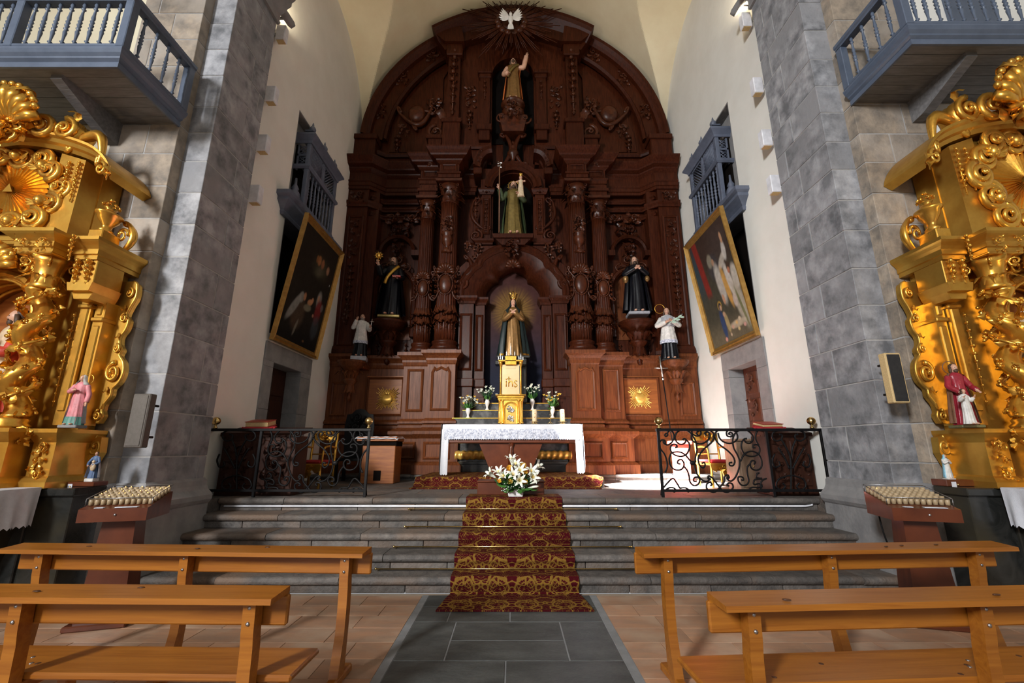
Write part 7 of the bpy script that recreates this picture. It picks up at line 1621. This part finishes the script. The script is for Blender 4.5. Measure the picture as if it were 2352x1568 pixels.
    # pilaster strips behind
    mk('pilaster', lambda m: (m.box(.96, 1.14, -.34, -.2, 1.85, 3.5), m.box(.99, 1.11, -.355, -.33, 2.0, 3.2, .012), m.box(.94, 1.16, -.37, -.2, 3.2, 3.25, .01), m.box(1.0, 1.1, -.355, -.33, 3.28, 3.45, .01)), gp, True)
    mk('pilaster', lambda m: (m.box(1.16, 1.33, -.3, -.1, 1.85, 3.3), m.box(1.19, 1.30, -.315, -.29, 1.98, 3.0, .012), m.box(1.15, 1.35, -.33, -.1, 3.05, 3.1, .01), m.box(1.2, 1.28, -.315, -.29, 3.13, 3.25, .01)), gp, True)
    mk('pilaster_garland', lambda m: m.garland((.93, -.36, 3.15), 1.1, .09, F, 12, seed), g, True)
    # pendant block of the second ressaut
    mk('pendant_block', lambda m: (m.prism([(1.02, 3.34), (1.36, 3.34), (1.40, 3.44), (.98, 3.44)], -.58, -.2), m.box(1.0, 1.38, -.56, -.2, 3.44, ZE, .008), m.prism([(1.07, 3.26), (1.31, 3.26), (1.36, 3.34), (1.02, 3.34)], -.52, -.2)), gp, True)
    mk('pendant_carving', lambda m: (m.garland((1.10, -.58, 3.72), .26, .14, F, 4, seed)), g, True)
    mk('pendant_carving', lambda m: (m.garland((1.29, -.58, 3.72), .26, .14, F, 4, seed+3)), g, True)
    # entablature
    ET_ = [(0, -.46), (.53, -.46), (.53, -.78), (.94, -.78), (.94, -.42), (1.0, -.42), (1.0, -.58), (1.38, -.58), (1.38, 0)]
    mk('entablature', lambda m: m.sweep([(-.3, 0), (.0, 0), (0, .05), (.02, .06), (.02, .12), (.05, .15), (.09, .18), (.11, .2), (.11, .24), (-.3, .24)], pa(ZE, ET_), side=1), gp, True)
    mk('entablature_carving', lambda m: m.cluster((.62, -.84, ZE+.04), .16, .26, F, seed+4, 7), g, True)
    mk('entablature_carving', lambda m: m.cluster((.86, -.84, ZE+.04), .16, .26, F, seed+5, 7), g, True)
    mk('arch_shell', lambda m: m.shell((0, -.5, ZE-.12), .34, F, n=11, spread=PI*.9), g)
    mk('arch_scroll', lambda m: (m.volute((.36, -.5, ZE-.06), .11, 1.6, .24, 0, 1, F), m.cluster((.5, -.5, ZE-.1), .22, .16, F, seed+6, 6)), g, True)
    # attic box with sunburst
    ZT = ZE+.24
    mk('attic_side', lambda m: (m.prism([(.46, ZT), (.78, ZT), (.78, 5.05), (.46, 5.15)], -.55, -.02), m.box(.775, .79, -.3, -.28, ZT, 5.0)), gp, True)
    mk('attic_base', lambda m: m.sweep([(-.2, 0), (.03, 0), (.03, .05), (0, .08), (-.2, .08)], [(0, -.55, ZT), (.78, -.55, ZT), (.78, 0, ZT)], side=1), gp, True)
    mk('attic_panel', lambda m: m.box(-.5, .5, -.48, -.02, ZT, 5.15), gp)
    mc = Vector((0, -.56, 4.62))
    def burst(m):
        n = 36
        for i in range(n):
            a0, a1 = 2*PI*i/n, 2*PI*(i+1)/n; am = (a0+a1)/2; r = .40
            p = lambda a, rr_, y: (mc.x+rr_*math.cos(a), mc.y+y, mc.z+rr_*math.sin(a))
            m.add([p(a0, .05, 0), p(a0, r, .05), p(am, r*1.03, -.005), p(a1, r, .05), p(a1, .05, 0), p(am, .05, -.035)], [(0, 1, 2, 5), (5, 2, 3, 4)])
    mk('sunburst', burst, g); mk('triangle', lambda m: m.prism([(mc.x-.06, mc.z-.04), (mc.x+.06, mc.z-.04), (mc.x, mc.z+.07)], mc.y-.05, mc.y), gp)
    rr = random.Random(seed+9)
    for i in range(13):
        a = -PI*.5+.24+2*PI*i/13; c = mc+Vector(((.50+.05*(i % 2))*math.cos(a), .0+rr.uniform(-.03, .03), (.46+.05*(i % 2))*math.sin(a))); mk('cloud_swirl', lambda m: m.volute(c, rr.uniform(.13, .17), 2.4, .30, rr.uniform(0, 6), rr.choice((-1, 1)), F, .55, n=34, k=7), g)
    for i, a in enumerate((.75, 1.6, 2.35, 3.6, 5.0, 5.9)):
        c = mc+Vector((.47*math.cos(a), -.06, .45*math.sin(a)))
        # cherub head with small wings
        def ch(m):
            m.ball(c, (.06, .06, .07), 12, 9); m.ball(c+Vector((0, -.055, -.01)), .012, 6, 5); m.ball(c+Vector((0, .015, .03)), (.065, .06, .055), 10, 7)
            for s_ in (-1, 1):
                for k in range(3): m.leaf(c+Vector((s_*.05, 0, -.03)), (s_, -.1, .5-.4*k), F, .13-.02*k, .05, .2, 3)
        mk('cherub', ch, g)
    for i in range(16):
        a = 2*PI*(i+.5)/16; d = Vector((math.cos(a), 0, math.sin(a)))
        if abs(d.x) < .95: mk('gilt_ray', lambda m: m.tube([mc+Vector((0, .05, 0))+d*.4, mc+Vector((0, .05, 0))+d*.62], [.02, .012], 4), g)
    mk('attic_garland', lambda m: m.garland((.74, -.57, 5.02), .55, .09, F, 9, seed+2), g, True)
    mk('attic_garland', lambda m: m.garland((.62, -.57, 5.02), .5, .09, F, 9, seed+6), g, True)
    # sweeping cornice
    def corn(m):
        pts = [(1.2*math.sin(a), -.62, 4.84+.44*(math.cos(a)**1.3 if abs(a) < PI/2 else 0)) for a in [-PI/2*.98+PI*.98*i/28 for i in range(29)]]
        pts = [(x, -.62+.12*(abs(x)/1.2), z) for x, y, z in pts]
        m.sweep([(-.06, -.5), (-.06, .0), (-.02, .03), (0, .07), (.04, .09), (.06, .13), (.09, .13), (.09, -.5)], pts, N=F, side=-1)
    mk('arched_cornice', corn, gp)
    mk('cornice_volute', lambda m: m.volute((1.18, -.66, 4.86), .09, 1.5, .28, PI/2, -1, F, .2), g, True)
    mk('cornice_leaf', lambda m: (m.leaf((1.2, -.6, 4.84), (1, 0, .3), F, .2, .14, .8), m.leaf((1.2, -.6, 4.82), (1, 0, -.5), F, .18, .12, .8)), g, True)
    # scrolls and shell crest
    mk('crest_scroll', lambda m: (m.cscroll((.62, -.58, 5.28), (1.02, -.58, 5.10), -.2, .06, F, .32), m.lathe([(.02, 0), (.15, .01), (.17, .05), (.15, .12), (.17, .18), (.14, .24), (.02, .25)], n=20, M=Matrix.Translation((.56, -.42, 5.40)) @ Matrix.Rotation(PI/2, 4, 'X'), flute=lambda a, z: 1+.05*math.cos(9*a)), m.volute((.56, -.68, 5.40), .15, 1.8, .26, PI/2, -1, F, .25, n=26, k=6), m.leaf((.6, -.62, 5.55), (.4, -.2, 1), F, .2, .14, .8)), g, True)
    mk('crest_volute', lambda m: m.volute((.30, -.7, 5.4), .17, 2.0, .3, PI, -1, F, .4, n=34, k=7), g, True)
    mk('crest_shell', lambda m: m.shell((0, -.74, 5.36), .44, (0, -1, -.25), (0, -.35, 1), 11, PI*.85, .3), g)
    mk('crest_beads', lambda m: [m.ball((.46*math.sin(a), -.93, 5.36+.46*math.cos(a)), .04, 8, 6) for a in [-1.25+2.5*i/12 for i in range(13)]], g)
    mk('crest_plume', lambda m: [m.leaf((.3*math.sin(a), -.85, 5.66), (math.sin(a), -.35, 1), F, .26, .16, .9) for a in (-.9, -.45, 0, .45, .9)], g)
    mk('crest_base', lambda m: m.cluster((0, -.76, 5.28), .62, .28, F, seed+8, 14), g)
    # urns and C scrolls over the outer ressaut
    mk('urn', lambda m: (m.box(1.08, 1.32, -.55, -.31, ZT, ZT+.16, .01), m.lathe([(.06, 0), (.09, .03), (.05, .06), (.06, .1), (.12, .17), (.13, .21), (.16, .23), (.16, .25), (.09, .28), (.05, .31), (.08, .33)], (1.2, -.43, ZT+.16), 18)), g, True)
    mk('urn_flowers', lambda m: [m.flower(Vector((1.2, -.43, ZT+.52))+Vector((.07*math.cos(a), .07*math.sin(a), .03*math.sin(3*a))), .06, (math.cos(a), math.sin(a), .5), 5) for a in [2*PI*k/6 for k in range(6)]]+[m.flower((1.2, -.43, ZT+.58), .06, (0, -.3, 1), 5)], g, True)
    mk('side_scroll', lambda m: (m.cscroll((1.33, -.25, ZT+.38), (1.33, -.25, ZT+.02), -.13, .045, F, .25), m.volute((1.33, -.3, ZT+.2), .1, 1.8, .25, 0, 1, F)), g, True)
    mk('ressaut_carving', lambda m: m.garland((1.14, -.72, ZT), .3, .11, F, 5, seed), g, True)
    # wavy outer board
    def wing(m):
        ed = smoothpts([(1.30, 0, 3.62), (1.38, 0, 3.58), (1.40, 0, 3.42), (1.34, 0, 3.3), (1.30, 0, 3.18), (1.36, 0, 3.12), (1.34, 0, 3.0), (1.28, 0, 2.92), (1.29, 0, 2.82), (1.35, 0, 2.75), (1.33, 0, 2.68), (1.42, 0, 2.6), (1.46, 0, 2.48), (1.42, 0, 2.36), (1.33, 0, 2.28), (1.33, 0, 2.2), (1.25, 0, 2.1), (1.24, 0, 2.02), (1.27, 0, 1.96), (1.22, 0, 1.88)], 3)
        ed = [Vector((p.x+.17, 0, p.z)) for p in ed]; m.prism([(1.05, 1.85)]+[(p.x, p.z) for p in reversed(ed)]+[(1.05, 3.62)], -.14, -.05); m.tube([(p.x, -.12, p.z) for p in ed], .022, 6)
    mk('scroll_board', wing, gp, True)
    for (x, z, r, fl) in ((1.36, 2.47, .11, 1), (1.34, 3.46, .06, -1), (1.33, 3.14, .05, 1), (1.32, 2.76, .05, -1), (1.25, 1.97, .055, 1)): mk('board_volute', lambda m: m.volute((x+.15, -.16, z), r*1.15, 1.7, .27, PI/2, fl, F, .3), g, True)
    for z in (3.3, 2.95, 2.3, 2.1): mk('board_leaf', lambda m: m.leaf((1.44, -.15, z), (.4, -.3, -1), F, .13, .07, .6), g, True)
    # black marble altar below
    mb_ = M_['marble_black']
    mk('marble_base', lambda m: (m.box(.62, 1.78, -.5, -.16, .1, 1.14, .01), m.box(.6, 1.82, -.54, -.16, 1.12, 1.2, .01), m.box(.6, 1.84, -.56, -.16, 0, .14, .02)), mb_, True)
    mk('marble_pilaster', lambda m: m.box(1.02, 1.2, -.53, -.48, .2, 1.08, .01), mb_, True)
    mk('mensa', lambda m: (m.box(-1.32, 1.32, -.95, -.54, 1.06, 1.2, .012), m.loft([[(-.8, -.7, .05), (.8, -.7, .05), (.8, -.1, .05), (-.8, -.1, .05)], [(-1.2, -.9, 1.06), (1.2, -.9, 1.06), (1.2, -.1, 1.06), (-1.2, -.1, 1.06)]], smooth=False), m.box(-.7, .7, -.78, -.02, 0, .08, .01)), mb_)
    return t
GX = {-1: -6.04, 1: 6.22}
gold_altar(GX[-1], 'richly carved gilded baroque altarpiece at the left of the nave', 1.0, 100)
gold_altar(GX[1], 'richly carved gilded baroque altarpiece at the right of the nave', 1.2, 200)
# cloths on the two side altars
for sgn in (-1, 1):
    c = Vector((GX[sgn], 5.24-.5, 1.206)); xe = 1.24
    t = thing('side_altar_cloth', 'white lace-edged cloth on the %s marble side altar' % ('left' if sgn < 0 else 'right'), 'cloth', c)
    m = MB(); m.box(c.x-xe, c.x+xe, 4.26, 4.66, 1.204, 1.214); m.build('top', M_['cloth_white'], t)
    for e in (-1, 1):
        rings = [[(c.x+e*(xe+.012+.02*math.sin(j*.9)*k/8), 4.26+.4*j/20, 1.212-.36*k/8+(.012*(1 if j % 2 else -1) if k == 8 else 0)) for j in range(21)] for k in range(9)]
        m = MB(); m.loft(rings, closed=False, caps=False); m.build('end_fall', M_['cloth_white'], t)
    rings = [[(c.x-xe+2*xe*j/60, 4.25-.012-.015*math.sin(j*.8)*k/8, 1.212-.3*k/8+(.012*(1 if j % 2 else -1) if k == 8 else 0)) for j in range(61)] for k in range(9)]
    m = MB(); m.loft(rings, closed=False, caps=False); m.build('front_fall', M_['cloth_white'], t)
# statues of the side altars
h = 1.36
t, z0 = statue('sacred_heart_statue', 'bearded statue in cream tunic and red mantle inside the left gilded niche', Vector((GX[-1]+.2, 4.95, 1.83)), h, -.35, 'fab_cream', 'fab_red', 1.2, .9, 'fab_red', [((-.17, -.06, .62), (-.02, -.15, .70), (0, -1, 0)), ((.17, -.08, .6), (.06, -.2, .62), (0, -1, 0))], 'hair_brown', 'hair_brown', seed=21, yaw=-.5)
t, z0 = statue('niche_statue', 'statue in pale green gown inside the right gilded niche', Vector((GX[1]-.12, 4.95, 1.83)), h, .3, 'fab_palegreen', 'fab_cream', 1.2, .95, 'fab_cream', [((-.17, -.08, .62), (-.04, -.18, .68), (0, -1, 0)), ((.17, -.06, .62), (.2, -.15, .55), (0, -1, 0))], None, None, veil='fab_cream', seed=22)
halo(t, (0, .06*h, .95*h+z0), .14*h, 'gold')
# pink saint
p = P(165, 985, 4.78); h = hgt(165, 868, 985, 4.78)
t, z0 = statue('pink_saint_statue', 'small veiled statue in pink gown on the left gilded altar shelf', Vector((p.x, p.y, 1.81)), h*.98, .1, 'fab_pink', 'fab_grey', 1.35, .8, 'fab_pink', [((-.16, -.05, .66), (.0, -.16, .68), (0, -1, 0)), ((.17, 0, .6), (.19, -.05, .45), (0, -1, 0))], None, None, veil='fab_white', seed=24, base='stone_trim', baseh=.06)
hh = h*.98; halo(t, (.03*hh, .08*hh, .99*hh), .1*hh, 'gold', n=20)
m = MB(); m.loft([[(x, y, z+z0) for x, y, z in r] for r in robe_rings(hh, [(0, .162, .125), (.1, .15, .116), (.16, .145, .112)], amp=.1, seed=24)], caps=False); m.build('green_hem', M_['fab_teal'], t)
# saint with child
p = P(2222, 985, 4.78); h = hgt(2222, 838, 985, 4.78)
t, z0 = statue('joseph_and_child_statue', 'bearded statue in crimson with a child on the right gilded altar shelf', Vector((p.x, p.y, 1.81)), h*.95, -.1, 'fab_crimson', 'fab_brown', 1.1, .95, 'fab_crimson', [((-.17, -.05, .62), (-.12, -.16, .52), (0, 0, 1)), ((.18, -.03, .62), (.16, -.14, .55), (0, 0, 1))], 'hair_brown', 'hair_brown', seed=26, base='fab_olive', baseh=.05)
hh = h*.95; halo(t, (0, .05*hh, .95*hh+z0), .11*hh, 'fab_brown')
ch = statue('child_figure', 'child figure in white tunic beside the crimson bearded statue', Vector((p.x-.13, p.y-.17, 1.81+z0)), hh*.55, .1, 'fab_white', None, sleeve='fab_white', arms=[((-.2, -.03, .66), (-.2, -.14, .74), (0, -1, 0)), ((.17, -.03, .66), (.18, -.1, .75), (0, -1, 0))], hair='hair_brown', seed=27)
# offertory boxes with small figures
def offer_box(px0, px1, pyt, pyb, D, label):
    a, b = P(px0, pyb, D), P(px1, pyt, D); t = thing('offertory_box', label, 'box', ((a.x+b.x)/2, D, 1.2)); 
    m = MB(); m.box(a.x, b.x, D-.1, D+.08, 1.202, b.z, .006); m.build('box', M_['mahogany'], t); m = MB(); m.box(a.x+.05, a.x+.1, D-.103, D-.099, b.z-.08, b.z-.02); m.build('label_paper', M_['cloth_white'], t); m = MB(); m.ball(((a.x+b.x)/2-.08, D-.1, b.z-.05), .012, 8, 5); m.build('lock', M_['brass'], t)
    return b.z, (a.x+b.x)/2
zb, xb = offer_box(163, 235, 1105, 1126, 5.0, 'dark wooden offertory box at the foot of the left gilded altar')
zc_, xc_ = offer_box(2158, 2235, 1100, 1125, 5.0, 'dark wooden offertory box at the foot of the right gilded altar')
p = P(210, 1102, 4.98); h = hgt(210, 1035, 1102, 4.98)
t, z0 = statue('holy_family_figurine', 'small painted seated figurine group on the left offertory box', Vector((p.x, 4.98, zb)), h*.9, 0, 'fab_blue', 'fab_grey', 1.2, 1.25, 'fab_blue', [((-.2, -.05, .6), (-.08, -.2, .5), (0, 0, 1)), ((.2, -.05, .6), (.08, -.2, .5), (0, 0, 1))], 'hair_brown', None, seed=31, base='fab_white', baseh=.12, feet=False)
m = MB(); m.ball((.08*h, -.14*h, .5*h), (.09*h, .06*h, .14*h), 10, 8); m.ball((.08*h, -.15*h, .68*h), .05*h, 10, 8); m.build('infant', M_['fab_cream'], t)
p = P(2180, 1098, 4.98); h = hgt(2180, 1042, 1098, 4.98)
t, z0 = statue('madonna_figurine', 'small white figurine with blue mantle on the right offertory box', Vector((p.x, 4.98, zc_)), h*.97, 0, 'fab_white', 'fab_lightblue', 1.2, .8, 'fab_white', [((-.14, -.08, .64), (-.02, -.15, .72), (-1, 0, 0)), ((.14, -.08, .64), (.02, -.15, .72), (1, 0, 0))], None, None, veil='fab_lightblue', seed=33, base='fab_white', baseh=.04)
